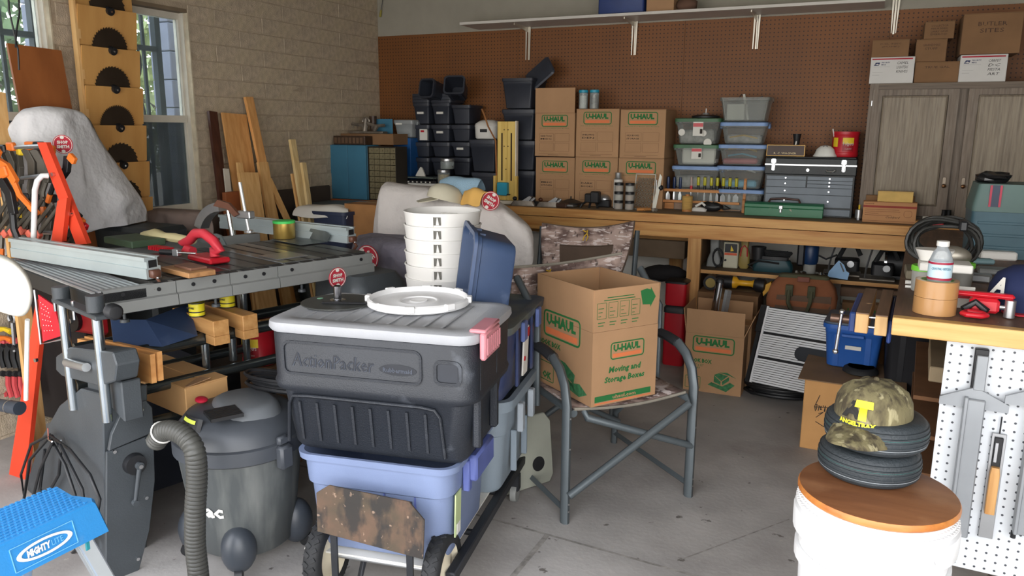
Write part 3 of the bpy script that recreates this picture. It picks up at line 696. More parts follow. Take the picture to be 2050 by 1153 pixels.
# ---------------------------------------------------------------- machinist chest
CH = mat('chest_grey', (112, 122, 132), .5, var=.08, bump=.1); CHB = mat('chest_black', (42, 46, 48), .5, bump=.3, bscale=200)
Yt = 5.06; x0, x1, z0, z1 = rY(1530, 314, 1710, 434, Yt); z0 = BT; w = x1-x0; h = z1-z0; d = .3
t = thing('tool_chest', 'grey machinist tool chest with black lid and chrome latches', 'tool chest', (x0, Yt, BT), 0)
B().box(0, .006, 0, w, d, h*.70, .002).o('body', CHB, t)
b = B(); b.box(-.004, -.002, h*.70+.001, w+.004, d, h*.97, .003); b.o('lid', CHB, t)
B().box(-.005, -.004, h*.85, w+.005, -.0022, h*.875).o('trim_band', STEEL, t)
B().box(-.002, .01, h*.97+.001, w+.002, d-.002, h*1.0, .006).o('lid_pad', BLACKP, t)
def drawer(x0_, x1_, z0_, z1_, knobs):
    q = B().box(x0_, 0, z0_, x1_, .0055, z1_, .001).o('drawer', CH, t)
    for kx in knobs: B().lathe([(.004, 0), (.007, .004), (.005, .009)], n=8, m=basis((kx, 0, (z0_+z1_)/2), (1, 0, 0), (0, 0, 1)) ).o('knob', CHROME, q)
H7 = h*.68
rows = [(.02, .47, .90, .99, [.24]), (.485, .98, .90, .99, [.73]), (.02, .47, .72, .89, [.24]), (.485, .98, .815, .89, [.73]), (.485, .98, .72, .805, [.73]), (.02, .98, .545, .71, [.24, .73]), (.02, .98, .24, .535, [.24, .73])]
for a0, a1, c0, c1, kn in rows: drawer(w*a0, w*a1, H7*c0, H7*c1, [w*q for q in kn])
B().box(w*.02, -.004, H7*.04, w*.98, .0055, H7*.2, .002).o('front_flap', CH, t)
for u in (.09, .87):
    b = B(); b.box(w*u-.014, -.01, h*.88, w*u+.014, -.004, h*.96, .004); b.box(w*u-.01, -.011, h*.76, w*u+.01, -.0042, h*.88, .004); b.o('latch', CHROME, t)
B().cyl((w*.48, -.006, h*.78), (w*.48, -.0022, h*.78), .009).o('lock', CHROME, t)
B().tube([(w*.68, -.012, h*.79), (w*.7, -.016, h*.76), (w*.76, -.016, h*.76), (w*.78, -.012, h*.79)], .006, 6).o('handle', CHROME, t)
ZC = BT+h
xa = at(1588, 270, 'Y', 5.2).x; xb_ = at(1604, 270, 'Y', 5.2).x
t = thing('flashlight', 'black upright flashlight on the grey tool chest', 'flashlight', ((xa+xb_)/2, 5.2, ZC+.001)); B().cyl((0, 0, 0), (0, 0, .09), .018, .018, 14).o('body', BLACKP, t); B().cyl((0, 0, .09), (0, 0, .135), .018, .026, 14).o('head', BLACKP, t)
x = at(1585, 290, 'Y', 5.15).x; t = thing('tape_roll', 'small cream roll with a white stick beside the flashlight', 'roll', (x+.005, 5.15, ZC+.001)); B().lathe([(.018, 0), (.018, .028), (.008, .028), (.008, 0.001)], n=16, caps=False).o('roll', mat('cream', (206, 190, 156), .7), t, 30); B().cyl((.012, -.03, 0), (.022, -.02, .09), .004).o('stick', WHT, t)
xa, xb_, za, zb = rY(1535, 290, 1612, 308, 5.1)
t = thing('name_plate', 'brown desk name plate with gold edge on the tool chest', 'name plate', (xa, 5.09, ZC+.001)); L = xb_-xa
B().box(0, 0, 0, L, .006, zb-ZC, .001).xf(Matrix.Rotation(R(-8), 4, 'X')).o('plate', mat('gold_edge', (196, 156, 90), .4, .5), t)
B().box(.004, -.001, .004, L-.004, 0, zb-ZC-.004).xf(Matrix.Rotation(R(-8), 4, 'X')).o('face', mat('plate_brown', (58, 36, 24), .4), t)
a_ = R(-8); text('lettering', 'R. C. WAGNER', .011, (L*.2, -.003, .012), (1, 0, 0), (0, math.sin(-a_)*-1*-.139/.139, math.cos(a_)) if 0 else (0, .139, .99), mat('gold_letter', (226, 206, 160), .5), t, width=L*.58)
x = at(1652, 300, 'Y', 5.12).x
t = thing('dust_mask', 'white domed dust mask resting on the tool chest', 'dust mask', (x, 5.14, ZC+.001)); MASK = mat('mask_white', (214, 214, 208), .8)
B().lathe([(.066, 0), (.069, .004), (.058, .02), (.05, .045), (.03, .062), (.008, .068)], n=20).xf(Matrix.Diagonal((1, .75, 1, 1))).o('cup', MASK, t, 60)
B().tube([(.066*math.cos(2*PI*i/20), .05*math.sin(2*PI*i/20), .003) for i in range(20)], .004, 6, True).o('rim', MASK, t); B().tube([(-.012, -.03, .06), (0, -.02, .068), (.012, -.03, .06)], .003, 5).o('nose_clip', STEEL, t)
def folgers(loc, r, h, label, deg=0, lid=False, name='coffee_can'):
    t = thing(name, label, 'coffee can', loc, deg)
    b = B(); b.lathe([(r*.96, 0), (r, .006), (r, h*.16), (r*.97, h*.18), (r*.97, h*.82), (r, h*.86), (r*1.02, h*.9), (r*1.02, h)]+([] if lid else [(r*.97, h), (r*.95, h*.3), (.002, h*.3)]), n=28); b.o('body', REDP, t, 35)
    # printed panel wrapped on the can
    def wrap(a0, a1, z0, z1, rr, m, nm):
        b = B(); n = 8; b.rings([[(rr*math.cos(R(a0+(a1-a0)*i/n)), rr*math.sin(R(a0+(a1-a0)*i/n)), z) for i in range(n+1)] for z in (z0, z1)], False, False, False); return b.o(nm, m, t)
    wrap(-100, -50, h*.52, h*.76, r*.978, YEL, 'label_yellow'); wrap(-100, -50, h*.22, h*.52, r*.978, mat('label_red', (150, 20, 32), .5), 'label_red'); wrap(-150, -122, h*.4, h*.76, r*.978, YEL, 'side_label')
    a = R(-76); c = Vector((math.cos(a), math.sin(a), 0)); tdir = Vector((-math.sin(a), math.cos(a), 0))
    text('lettering', 'Folgers', h*.17, c*(r*.985)-tdir*(r*.38)+Vector((0, 0, h*.42)), tdir, (0, 0, 1), PAPER, t, width=r*.76, ext=.003)
    text('lettering', 'CLASSIC', h*.04, c*(r*.985)-tdir*(r*.25)+Vector((0, 0, h*.3)), tdir, (0, 0, 1), PAPER, t, width=r*.5, ext=.003)
    return t
x = at(1692, 290, 'Y', 5.2).x; folgers((x, 5.2, ZC+.001), .077, .15, 'red plastic coffee can with yellow label on the tool chest')
t = bpy.data.objects['coffee_can']; B().cyl((-.05, 0, .05), (-.075, -.05, .165), .004).o('stir_stick', WHT, t)
# ---------------------------------------------------------------- chisel rack
RK = wood('rack_wood', (196, 134, 72), (164, 102, 48), 0)
A = at(1312, 418, 'Z', BT); Bq = at(1484, 428, 'Z', BT); ang = math.degrees(math.atan2(Bq.y-A.y, Bq.x-A.x)); f = Fr(A.x, A.y, BT, 0); Lr = at(1486, 400, 'Y', A.y).x-A.x
t = thF('chisel_rack', 'low wooden rack of screwdrivers and chisels on the bench', 'tool rack', f)
hr = at(1317, 352, 'Y', A.y).z-BT
for s in (0, Lr-.016):
    b = B(); b.prism([(0, 0), (.012, 0), (.012, .03), (.06, .03), (.06, 0), (.075, 0), (.075, .075), (.06, .09), (.05, hr*.9), (.035, hr), (.022, hr*.92), (.018, hr*.4), (.004, hr*.36), (0, .05)], .016, basis((s+.016, 0, 0), (0, 1, 0), (0, 0, 1))); b.xf(Matrix.Identity(4)); b.o('end_panel', RK, t)
zs = at(1400, 382, 'Y', A.y+.03).z-BT; zl = at(1400, 405, 'Y', A.y).z-BT
B().box(.017, .02, zs-.01, Lr-.017, .055, zs+.008, .001).o('shelf', RK, t); B().box(.017, .004, zl-.008, Lr-.017, .016, zl+.008, .001).o('rail', RK, t); B().box(.017, .058, .0, Lr-.017, .068, .04).o('back_rail', RK, t)
BH = mat('handle_blue', (22, 44, 84), .35); YH = mat('handle_yellow', (176, 170, 40), .35, var=.3, scale=90, stretch=(4, 4, .2)); CH_ = glassy('handle_clear', (214, 190, 180), .5)
def driver(px, kind, label):
    x = at(px, 390, 'Y', A.y+.037).x
    t = thing('chisel' if kind != 'r' else 'screwdriver', label, 'tool', (x, A.y+.037, BT+zs+.009), 0, {'b': 'blue handled chisels in the rack', 'y': 'yellow handled chisels in the rack', 'r': None}[kind])
    hh = .078
    if kind == 'b': B().lathe([(.008, 0), (.010, .01), (.0105, .05), (.009, hh*.95), (.004, hh)], n=10).o('handle', BH, t, 40)
    if kind == 'y': B().lathe([(.009, 0), (.009, .026)], n=10).o('ferrule', BLACKP, t, 40); B().lathe([(.009, .0262), (.011, .03), (.011, hh), (.0105, hh+.001)], n=10).o('handle', YH, t, 40); B().lathe([(.0112, hh+.001), (.009, hh+.006)], n=10).o('cap', BLACKP, t, 40)
    if kind == 'r': B().lathe([(.009, 0), (.009, .022)], n=10).o('collar', REDP, t, 40); B().lathe([(.008, .0222), (.008, hh)], n=10).o('handle', CH_, t, 40)
    return t
for k, px in enumerate((1337, 1349, 1361)): t = driver(px, 'b', f'blue handled chisel, {["leftmost", "middle", "rightmost"][k]} of the three in the rack')
bl = {1334: .028, 1345: .008, 1359: .02, 1382: .008, 1394: .004, 1406: .01, 1418: .013, 1430: .016, 1443: .026, 1456: .017, 1469: .032}
driver(1383, 'r', 'clear handled screwdriver with red collar between blue and yellow chisels')
ords = ['leftmost', 'second', 'third', 'fourth', 'fifth', 'sixth', 'rightmost']
ypx = (1397, 1410, 1423, 1435, 1447, 1460, 1473)
for k, px in enumerate(ypx): driver(px, 'y', f'yellow and black handled chisel, {ords[k]} of the seven in the rack')
blades = list(bl.items())
drv = sorted([o for o in bpy.data.objects if o.get('category') == 'tool' and o.location.z > BT+zs-.01 and abs(o.location.y-(A.y+.037)) < 1e-4], key=lambda o: o.location.x)
for o, w_ in zip(drv, (.028, .010, .02, .008, .006, .012, .015, .018, .030, .018, .034)):
    b = B(); b.cyl((0, 0, -.0005), (0, 0, -.025), .003, .003, 6)
    if w_ > .007: b.prism([(-.003, -.022), (.003, -.022), (w_/2, -.04), (w_/2, -.085), (-w_/2, -.085), (-w_/2, -.04)], .003, basis((0, .0015, 0), (1, 0, 0), (0, 0, 1)))
    else: b.cyl((0, 0, -.02), (0, 0, -.085), .0025, .0025, 6)
    b.o('blade', CHROME, o)
# ---------------------------------------------------------------- green toolbox, twine, scraper, iron
GT = stain(mat('toolbox_green', (34, 110, 72), .4, var=.08), (150, 140, 120), 25, .68, .72)
P0 = at(1491, 430, 'Z', BT); Yg = P0.y; x0, x1, z0, z1 = rY(1491, 400, 1648, 437, Yg-.01); w = x1-x0; h = at(1500, 404, 'Y', Yg).z-BT
t = thing('green_toolbox', 'scuffed green metal toolbox with a latch on the bench', 'toolbox', (x0, Yg-.02, BT+.001)); d = .11
B().box(0, 0, 0, w, d, h*.62, .002).o('body', GT, t); b = B(); b.box(-.002, -.002, h*.62+.001, w+.002, d+.002, h*.9, .003); b.prism([(0, h*.9), (d, h*.9), (d*.75, h), (d*.25, h)], w, basis((0, 0, 0), (0, 1, 0), (0, 0, 1))); b.o('lid', GT, t)
b = B(); b.box(w*.47-.012, -.008, h*.55, w*.47+.012, -.002, h*.85, .003); b.box(w*.47-.007, -.012, h*.3, w*.47+.007, -.0005, h*.6, .003); b.o('latch', STEEL, t)
B().tube([(w*.3, d*.5, h), (w*.32, d*.45, h+.02), (w*.5, d*.45, h+.026), (w*.68, d*.45, h+.02), (w*.7, d*.5, h)], .007, 8).o('handle', mat('handle_brown', (66, 40, 34), .5), t)
TW = mat('twine', (190, 152, 84), .9, stretch=(1, 1, 60), scale=6, var=.3, bump=.5)
p = at(1373, 424, 'Z', BT); t = thing('twine_spool', 'spool of brown twine in front of the chisel rack', 'spool', (p.x, p.y+.03, BT))
B().lathe([(.032, 0), (.032, .012), (.014, .0125), (.014, .11), (.008, .11), (.008, 0)], n=18, caps=False).o('spool', RK, t, 30); B().lathe([(.0145, .0135), (.033, .0135), (.034, .1), (.0145, .1)], n=24, caps=False).o('twine', TW, t, 40)
p = at(1420, 424, 'Z', BT); t = thing('hot_glue_tool', 'white and black hand tool lying before the chisel rack', 'tool', (p.x-.12, p.y+.0, BT+.001))
B().loft([(0, .05, .02, .015), (.015, .055, .024, .02), (.025, .03, .016, .01)], 3, cx=.05).o('shoe', WHT, t, 40); B().tube([(.03, 0, .03), (.07, 0, .055), (.1, 0, .03)], .009, 7).o('grip', WHT, t, 50)
t = thing('leather_pouch', 'crumpled black pouch beside the white hand tool', 'pouch', (p.x+.01, p.y+.02, BT+.001)); b = B(); b.sph((0, 0, .03), .06, 1.1, .6, .5, 14, 8)
rnd = random.Random(4)
for v in b.b.verts: v.co *= 1+rnd.uniform(-.16, .16); v.co.z = max(v.co.z, 0)
b.o('bag', BLACKP, t, 60); B().tube([(.03, -.02, .03), (.09, -.03, .02), (.12, -.02, .025), (.08, .01, .04)], .004, 5).o('strap', BLACKP, t)
# ---------------------------------------------------------------- tools left of rack
p = at(1224, 419, 'Z', BT)
WN = mat('nuts_tan', (196, 150, 110), .8, var=.4, scale=120); WHTC = glassy('jar_clear', (206, 206, 200), .5, .2)
zz = BT+.001
for r_ in range(3):
    for c in range(2):
        x = at(1238+c*22, 400, 'Y', p.y+.03).x; hgt = .057
        jar('screw_jar', f'small clear jar with black lid, {["bottom", "middle", "top"][r_]} {["left", "right"][c]} of a stack of six', (x, p.y+.035, zz), .029, hgt, BLACKP, WHTC, 'stack of small screw jars', WN if (r_+c) % 2 == 0 or r_ == 0 else PAPER, .016, .62)
    zz += .0585
x = at(1237, 360, 'Y', p.y+.1).x; t = thing('spray_can', 'silver capped spray can standing behind the small jars', 'spray can', (x, p.y+.11, BT+.001)); B().cyl((0, 0, 0), (0, 0, .19), .03, .03, 18).o('can', WHT, t, 30); B().lathe([(.03, .1905), (.022, .2), (.022, .23), (.02, .235)], n=16).o('cap', STEEL, t, 40)
p = at(1215, 415, 'Z', BT); t = thing('loupe_lamp', 'black box with a silver domed cover beside the small jars', 'lamp', (p.x-.03, p.y+.02, BT)); B().box(-.035, -.03, 0, .05, .05, .05, .006).o('base', BLACKP, t); B().sph((0, .01, .052), .045, 1, .9, .75).o('dome', STEEL, t, 50)
p = at(1182, 400, 'Y', 4.95); t = thing('bench_camera', 'black angular clamp device with stubby feet on the bench', 'device', (p.x, 4.95, BT)); t.scale = (1.1, 1.1, 1.1); b = B(); b.box(-.04, 0, .03, .03, .05, .085, .006); b.box(.0, -.01, .03, .055, .04, .1, .006); b.o('body', BLACKP, t); b = B()
for s in (-.05, 0, .045): b.tube([(s*.5, .02, .04), (s, -.01, .02), (s*1.2, -.02, .0)], .007, 6)
b.o('foot', BLACKP, t)
p = at(1143, 398, 'Y', 4.97); t = thing('black_hub_plate', 'low black round cover with a centre nub on the bench', 'cover', (p.x, 4.97, BT)); B().lathe([(.08, .018), (.082, .028), (.04, .045), (.01, .052)], n=20).o('cover', BLACKP, t, 30); B().cyl((0, 0, .05), (0, 0, .07), .005).o('nub', BLACKP, t); B().lathe([(.045, 0), (.05, .017)], n=16).o('base', MGR, t, 30)
for px, nm, lb, k in ((1048, 'grey_hand_plane', 'small grey hand plane at the left of the bench tools', 0), (1100, 'steel_hand_plane', 'old steel block plane with brown knob on the bench', 1)):
    p = at(px, 411, 'Y', 4.88); t = thing(nm, lb, 'hand plane', (p.x, 4.88, BT+.001), 8); t.scale = (1.25, 1.25, 1.1)
    B().loft([(0, .07, .022, .01), (.006, .07, .022, .01), (.03, .055, .02, .01)], 3).o('sole', MGR, t, 40); B().prism([(-.02, .02), (.03, .02), (.05, .055), (.035, .06)], .03, basis((0, .015, 0), (1, 0, 0), (0, 0, 1))).o('iron', STEEL, t); B().sph((-.05, 0, .042), .013).o('knob', mat('knob_brown', (80, 44, 26), .4) if k else BLACKP, t, 50); B().cyl((.045, .0, .03), (.065, 0, .05), .012, .008).o('adjuster', STEEL, t)
for k, (px, lb) in enumerate(((1075, 'dark steel gauge block lying on the bench'), (1128, 'brown and steel socket lying on the bench'))):
    p = at(px, 408, 'Y', 4.90); t = thing('gauge', lb, 'gauge', (p.x, 4.90-.04*k, BT+.001), -12); t.scale = (1.3, 1.3, 1.5); B().box(-.03, -.01, 0, .035, .02, .02, .004).o('body', [BLACKP, mat('brown_tool', (70, 48, 38), .5)][k], t); B().cyl((.035, .005, .01), (.07, .005, .01), .006).o('stem', STEEL, t)
# perforated sander plate standing up
p = at(1290, 413, 'Z', BT); PRF = mat('galvanised', (168, 166, 156), .4, .6)
t = thing('perforated_guard', 'grey perforated metal guard leaning behind the small jars', 'guard', (at(1270, 400, 'Y', 5.02).x, 4.99, BT+.001)); b = B(); b.box(0, 0, 0, .12, .003, .004); 
for i in range(5):
    for j in range(8):
        cx, cz = .018+i*.022+(j % 2)*.011, .03+j*.024
        b.tube([(cx, 0, cz+.012), (cx+.009, 0, cz), (cx, 0, cz-.012), (cx-.009, 0, cz)], .0036, 4, True)
for e_ in ((0, 0), (.13, 0)): b.box(e_[0], -.002, 0, e_[0]+.006, .004, .235)
b.box(0, -.002, .23, .136, .004, .236)
b.xf(Matrix.Rotation(R(-12), 4, 'X')); b.o('mesh', PRF, t)
b = B(); b.prism([(.14, 0), (.165, 0), (.2, .22), (.185, .24)], .004, basis((0, -.05, 0), (1, 0, 0), (0, 0, 1))); b.o('blade', PRF, t); B().cyl((.16, -.05, .002), (.165, -.05, .2), .004).o('rod', STEEL, t); B().sph((.19, -.04, .15), .018).o('knob', BLACKP, t, 50)
for k, (px, py, L, lb) in enumerate(((1275, 423, .09, 'thick wooden handled hammer by the small jars'), (1290, 424, .06, 'thin wooden handled tool by the hammer'))):
    p = at(px, py, 'Z', BT); t = thing('hammer', lb, 'hammer', (p.x, p.y, BT+.012), [28, 48][k]); B().cyl((0, 0, 0), (L, 0, 0), [.011, .006][k], [.009, .004][k]).o('handle', RK, t, 40); B().cyl((L+.01, -.03, .0), (L+.01, .03, .0), .011, .008).o('head', MGR, t); B().cyl((L, 0, 0), (L+.012, 0, 0), .006).o('neck', MGR, t)
# ---------------------------------------------------------------- right of chest
p = at(1718, 441, 'Z', BT); t = thing('metal_cylinder', 'small steel cylinder with a yellow tip right of the tool chest', 'tool', (p.x, p.y+.02, BT)); B().lathe([(.012, 0), (.012, .01), (.02, .012), (.02, .06), (.008, .064)], n=14).o('body', STEEL, t, 40); B().cyl((0, 0, .064), (0, 0, .09), .005).o('tip', YEL, t)
MB_ = mat('carton_orange', (186, 136, 92), .8, var=.05)
Ym = 4.90; x0, x1, z0, z1 = rY(1727, 405, 1835, 446, Ym); w = x1-x0; h = z1-BT
t = thing('mower_part_carton', 'printed tan carton with red band on the bench right end', 'box', (x0, Ym, BT+.001)); B().box(0, 0, 0, w, .09, h-.002, .002).o('body', MB_, t); B().box(0, 0, h-.0015, w, .09, h).o('lid', MB_, t)
m = basis((0, -.0003, 0), (1, 0, 0), (0, 0, 1)); b = B(); patch(b, m, 0, h*.72, w, h*.82); b.o('red_band', mat('brick_red', (150, 62, 52), .8), t)
b = B()
for k, L in enumerate((.68, .7, .3, .55)): patch(b, m, w*.04, h*(.62-.09*k), w*L, h*(.635-.09*k))
patch(b, m, 0, h*.08, w*.98, h*.095); rrect(b, m, w*.77, h*.3, w*.92, h*.62, w*.05, .0015); b.o('print_lines', mat('print_brown', (112, 64, 44), .8), t)
text('lettering', 'Honeywell', .008, m @ Vector((w*.03, h*.86, 0)), (1, 0, 0), (0, 0, 1), mat('print_brown', (112, 64, 44), .8), t, width=w*.17, bold=.03)
text('signature', 'Cuddyard', .016, m @ Vector((w*.44, h*.2, 0)), (1, 0, 0), (0, 0, 1), INK, t, width=w*.27, shear=.5)
tag(B().box(x0+.01, Ym+.092, BT+.001, x0+w*.96, Ym+.135, BT+h*1.25, .002).o('flat_carton', KRAFT2), 'dark brown carton behind the tan carton with red band', 'box')
x0b, x1b, z0b, z1b = rY(1757, 384, 1828, 405, Ym+.02)
t = carton('yellow_carton', 'small yellow carton on top of the tan carton with red band', (x0b, Ym+.005, BT+h+.002), 0, x1b-x0b, .08, z1b-BT-h, mat('carton_yellow', (214, 178, 104), .8))
p = at(1840, 436, 'Z', BT); xq = at(1877, 430, 'Y', 4.98).x
t = thing('caulk_tube', 'white tube with red label lying in front of the grey cabinet', 'tube', (p.x, 5.0, BT+.022)); L = xq-p.x; B().cyl((0, 0, 0), (L, 0, 0), .018, .018, 14).o('tube', WHT, t, 30); B().cyl((L*.4, 0, 0), (L*.9, 0, 0), .0184, .0184, 14, False).o('label', REDP, t, 30); B().box(0, -.02, -.021, L*.8, .02, -.0185).o('base_card', PAPER, t)
x = at(1845, 443, 'Y', 4.9).x; tag(B().box(x-.03, 4.90, BT+.001, x+.06, 4.97, BT+.02, .002).o('pine_offcut', PINE), 'small pine block in front of the white tube', 'block')
x = at(1879, 437, 'Y', 4.9).x; tag(B().loft([(BT+.001, .03, .02, .008), (BT+.02, .028, .018, .008)], 3, cx=x, cy=4.92).o('red_box', REDP), 'tiny red plastic box near the tan carton', 'box')
for k, px in enumerate((1889, 1899)):
    x = at(px, 430, 'Y', 5.0).x; tag(B().lathe([(.011, 0), (.013, .02), (.011, .075), (.013, .08)], (x, 5.0, BT+.001), 12).o('black_canister', BLACKP, None, 40), f'small black canister, {["left", "right"][k]} of two below the cabinet knobs', 'canister')
# ---------------------------------------------------------------- grey wooden cabinet
GW = stain(wood('grey_wood', (124, 110, 96), (96, 84, 72), 2, .6, 4, 22), (150, 142, 130), 9, .5, .8, .5, (8, 8, 1)); GWP = stain(wood('grey_wood_panel', (146, 134, 116), (116, 104, 90), 2, .6, 4, 22), (164, 156, 140), 9, .5, .8, .5, (8, 8, 1)); GWx = wood('grey_wood_h', (114, 100, 86), (88, 76, 64), 0, .6, 4, 22)
Yk = 5.06; x0 = at(1730, 300, 'Y', Yk).x; z1 = at(1740, 168, 'Y', Yk).z; t = thing('grey_cabinet', 'weathered grey wooden wall cabinet with raised panel doors standing on the bench', 'cabinet', (x0, Yk, BT+.001)); h = z1-BT; w = 1.05
B().box(0, .021, 0, w, .315, h, .002).o('body', GW, t)
B().box(0, 0, 0, .045, .02, h).o('stile', GW, t); B().box(.046, 0, h-.035, w, .02, h).o('top_rail', GWx, t); B().box(.046, 0, 0, w, .02, .03).o('bottom_rail', GWx, t)
dx = [at(1757, 290, 'Y', Yk).x-x0, at(1888, 290, 'Y', Yk).x-x0, at(1947, 290, 'Y', Yk).x-x0]
pw = dx[1]-dx[0]; dw = pw+.1
zt = at(1800, 180, 'Y', Yk).z-BT; zpt = at(1800, 192, 'Y', Yk).z-BT; zpb = at(1800, 410, 'Y', Yk).z-BT; zbm = .035
def cdoor(xa, hinge):
    e_ = B(); e_.box(xa, -.018, zbm, xa+.05, -.0005, zt); e_.box(xa+dw-.05, -.018, zbm, xa+dw, -.0005, zt); e_.box(xa+.05, -.018, zpt, xa+dw-.05, -.0005, zt); e_.box(xa+.05, -.018, zbm, xa+dw-.05, -.0005, zpb)
    dr = e_.o('door', GW, t)
    B().loft([(0, dw/2-.052, (zpt-zpb)/2-.002, .001), (.004, dw/2-.052, (zpt-zpb)/2-.002, .001), (.012, dw/2-.062, (zpt-zpb)/2-.012, .001)], 1, m=basis((xa+dw/2, -.001, (zpt+zpb)/2), (1, 0, 0), (0, 0, 1)) ).o('panel', GWP, dr)
    kx = xa+dw-.025 if hinge == 0 else xa+.025; kz = at(1893, 372, 'Y', Yk).z-BT
    B().lathe([(.004, 0), (.004, .012), (.012, .016), (.010, .026), (.003, .029)], n=12, m=basis((kx, -.018, kz), (1, 0, 0), (0, 0, 1))).o('knob', mat('antique_brass', (96, 66, 40), .3, .8), dr, 40)
    B().loft([(0, .010, .03, .008), (.002, .008, .028, .008)], 3, m=basis((kx, -.018, kz+.02), (1, 0, 0), (0, 0, 1))).o('backplate', mat('pewter', (138, 126, 112), .4, .6), dr)
    B().box(xa-.006 if hinge == 0 else xa+dw, -.016, zt-.09, xa if hinge == 0 else xa+dw+.006, -.004, zt-.06, .001).o('hinge', STEEL, dr)
cdoor(dx[0]-.05, 0); cdoor(dx[2]-.05, 1)
ZK = BT+h+.002
PRI = mat('mailer_white', (204, 202, 198), .7, var=.03)
def mailer(px0, py0, px1, py1, Y, label, hand, seed):
    x0, x1, z0, z1 = rY(px0, py0, px1, py1, Y); w = x1-x0; h = z1-ZK
    t = thing('mail_carton', label, 'box', (x0, Y, ZK)); B().box(0, 0, 0, w, .2, h, .002).o('body', PRI, t)
    m = basis((0, -.0003, 0), (1, 0, 0), (0, 0, 1)); b = B(); patch(b, m, w*.03, h*.9, w*.95, h*.95); b.o('red_band', mat('mail_red', (170, 30, 48), .7), t)
    b = B(); b.prism([(w*.08, h*.68), (w*.19, h*.68), (w*.22, h*.8), (w*.12, h*.8)], .0006, m); b.o('eagle_emblem', mat('mail_blue', (34, 44, 84), .7), t)
    b = B(); b.prism([(w*.1, h*.72), (w*.16, h*.755), (w*.2, h*.72), (w*.17, h*.70)], .0008, m); b.o('emblem_gap', PRI, t)
    text('lettering', 'PRIORITY', h*.05, m @ Vector((w*.25, h*.77, 0)), (1, 0, 0), (0, 0, 1), mat('mail_blue', (34, 44, 84), .7), t, width=w*.2, bold=.02); text('lettering', 'MAIL', h*.05, m @ Vector((w*.25, h*.69, 0)), (1, 0, 0), (0, 0, 1), mat('mail_blue', (34, 44, 84), .7), t, width=w*.11, bold=.02)
    b = B(); patch(b, m, w*.08, h*.635, w*.45, h*.64); patch(b, m, w*.06, h*.42, w*.3, h*.426); patch(b, m, w*.06, h*.32, w*.22, h*.326); b.o('print_lines', mat('print_grey', (120, 120, 120), .8), t)
    for k, s in enumerate(hand): text('handwriting', s, h*.1, m @ Vector((w*.6, h*(.72-.16*k), .0002)), (1, .0, 0), (0, 0, 1), INK, t, width=w*.26, shear=.2)
    return t, ZK+h
t, zm1 = mailer(1742, 114, 1830, 163, 5.08, 'white mail carton with red stripe at the left cabinet end', ['CAMEL', 'LIGHTERS', 'KNIVES'], 1)
t, zm2 = mailer(1921, 109, 2016, 161, 5.08, 'white mail carton with red stripe and large handwriting under the big carton', ['CARPET', 'DC', 'FIESTA', 'ART'], 2)
def pc(px0, py0, px1, py1, Y, zb, label, d=.2, m=KRAFT2, txt=None, name='brown_carton'):
    x0, x1, z0, z1 = rY(px0, py0, px1, py1, Y); t = carton(name, label, (x0, Y, zb+.001), 0, x1-x0, d, z1-zb-.002, m)
    mm = basis((0, -.0005, 0), (1, 0, 0), (0, 0, 1)); w, h = x1-x0, z1-zb
    for k, s in enumerate(txt or []): text('handwriting', s, h*.1, mm @ Vector((w*.5, h*(.68-.16*k), 0)), (1, 0, 0), (0, 0, 1), mat('marker', (70, 48, 34), .8), t, center=True, width=w*.1*min(len(s), 7)*.8)
    return t, z1
pc(1746, 79, 1820, 113, 5.09, zm1, 'brown carton on the left white mail carton', txt=['FUEL INJEC', '(PUMP)'], m=KRAFT2)
t, z = pc(1831, 123, 1920, 163, 5.1, ZK, 'low wide brown carton between the two white mail cartons', txt=['TRUE GAL'])
t, z = pc(1833, 78, 1895, 123, 5.11, z, 'brown carton with slanted writing standing on the low wide carton', txt=['GRANDMAS', 'STUFF'])
pc(1851, 42, 1911, 77, 5.12, z, 'small brown carton with four lines of writing at the top of the pile', txt=['COLLECTOR', 'MINI HUMMERS', 'LARRY GAVE', 'EMBROID'])
pc(1926, 25, 2046, 108, 5.06, zm2, 'large brown carton on the right white mail carton', .26, KRAFT2, ['BUTLER', 'SITES'], name='large_carton')
# wall shelf load
x0, x1, z0, z1 = rY(1194, -50, 1292, 19, 5.12); tote('blue_tote', 'dark blue tote on the white wall shelf', 'bin', ((x0+x1)/2, 5.22, SZ+.012), 0, x1-x0, .2, .2, mat('tote_blue', (26, 52, 110), .5), None, .97, .006, .012, None, 0)
x0, x1, z0, z1 = rY(1295, -20, 1345, 12, 5.12); t, _ = pc(1295, -40, 1350, 12, 5.15, SZ+.009, 'printed carton beside the dark blue tote on the wall shelf', .12, KRAFT, ['SWEDISH'])
x = at(1372, 6, 'Y', 5.15).x; t = thing('cloth_bag', 'brown cloth bundle at the right on the wall shelf', 'bag', (x, 5.2, SZ+.05)); b = B(); b.sph((0, 0, 0), .06, 1.1, .8, .8)
for v in b.b.verts: v.co *= 1+rnd.uniform(-.1, .1)
b.o('bag', mat('brown_cloth', (98, 72, 58), .9), t, 60)
# hanging cord top left of the back wall
x = at(762, 0, 'Y', 5.37); pts = [at(765, -60, 'Y', 5.37), at(766, 0, 'Y', 5.37), at(763, 20, 'Y', 5.37)]
t = thing('hanging_cable', 'thin black cord with a yellow end hanging in the wall corner', 'cord', pts[0]); B().tube([q-pts[0] for q in pts], .003, 5).o('cord', BLACKP, t); q = at(761, 34, 'Y', 5.37)-pts[0]; B().cyl(pts[2]-pts[0], q, .007, .009, 8).o('plug', mat('olive', (150, 140, 50), .6), t)
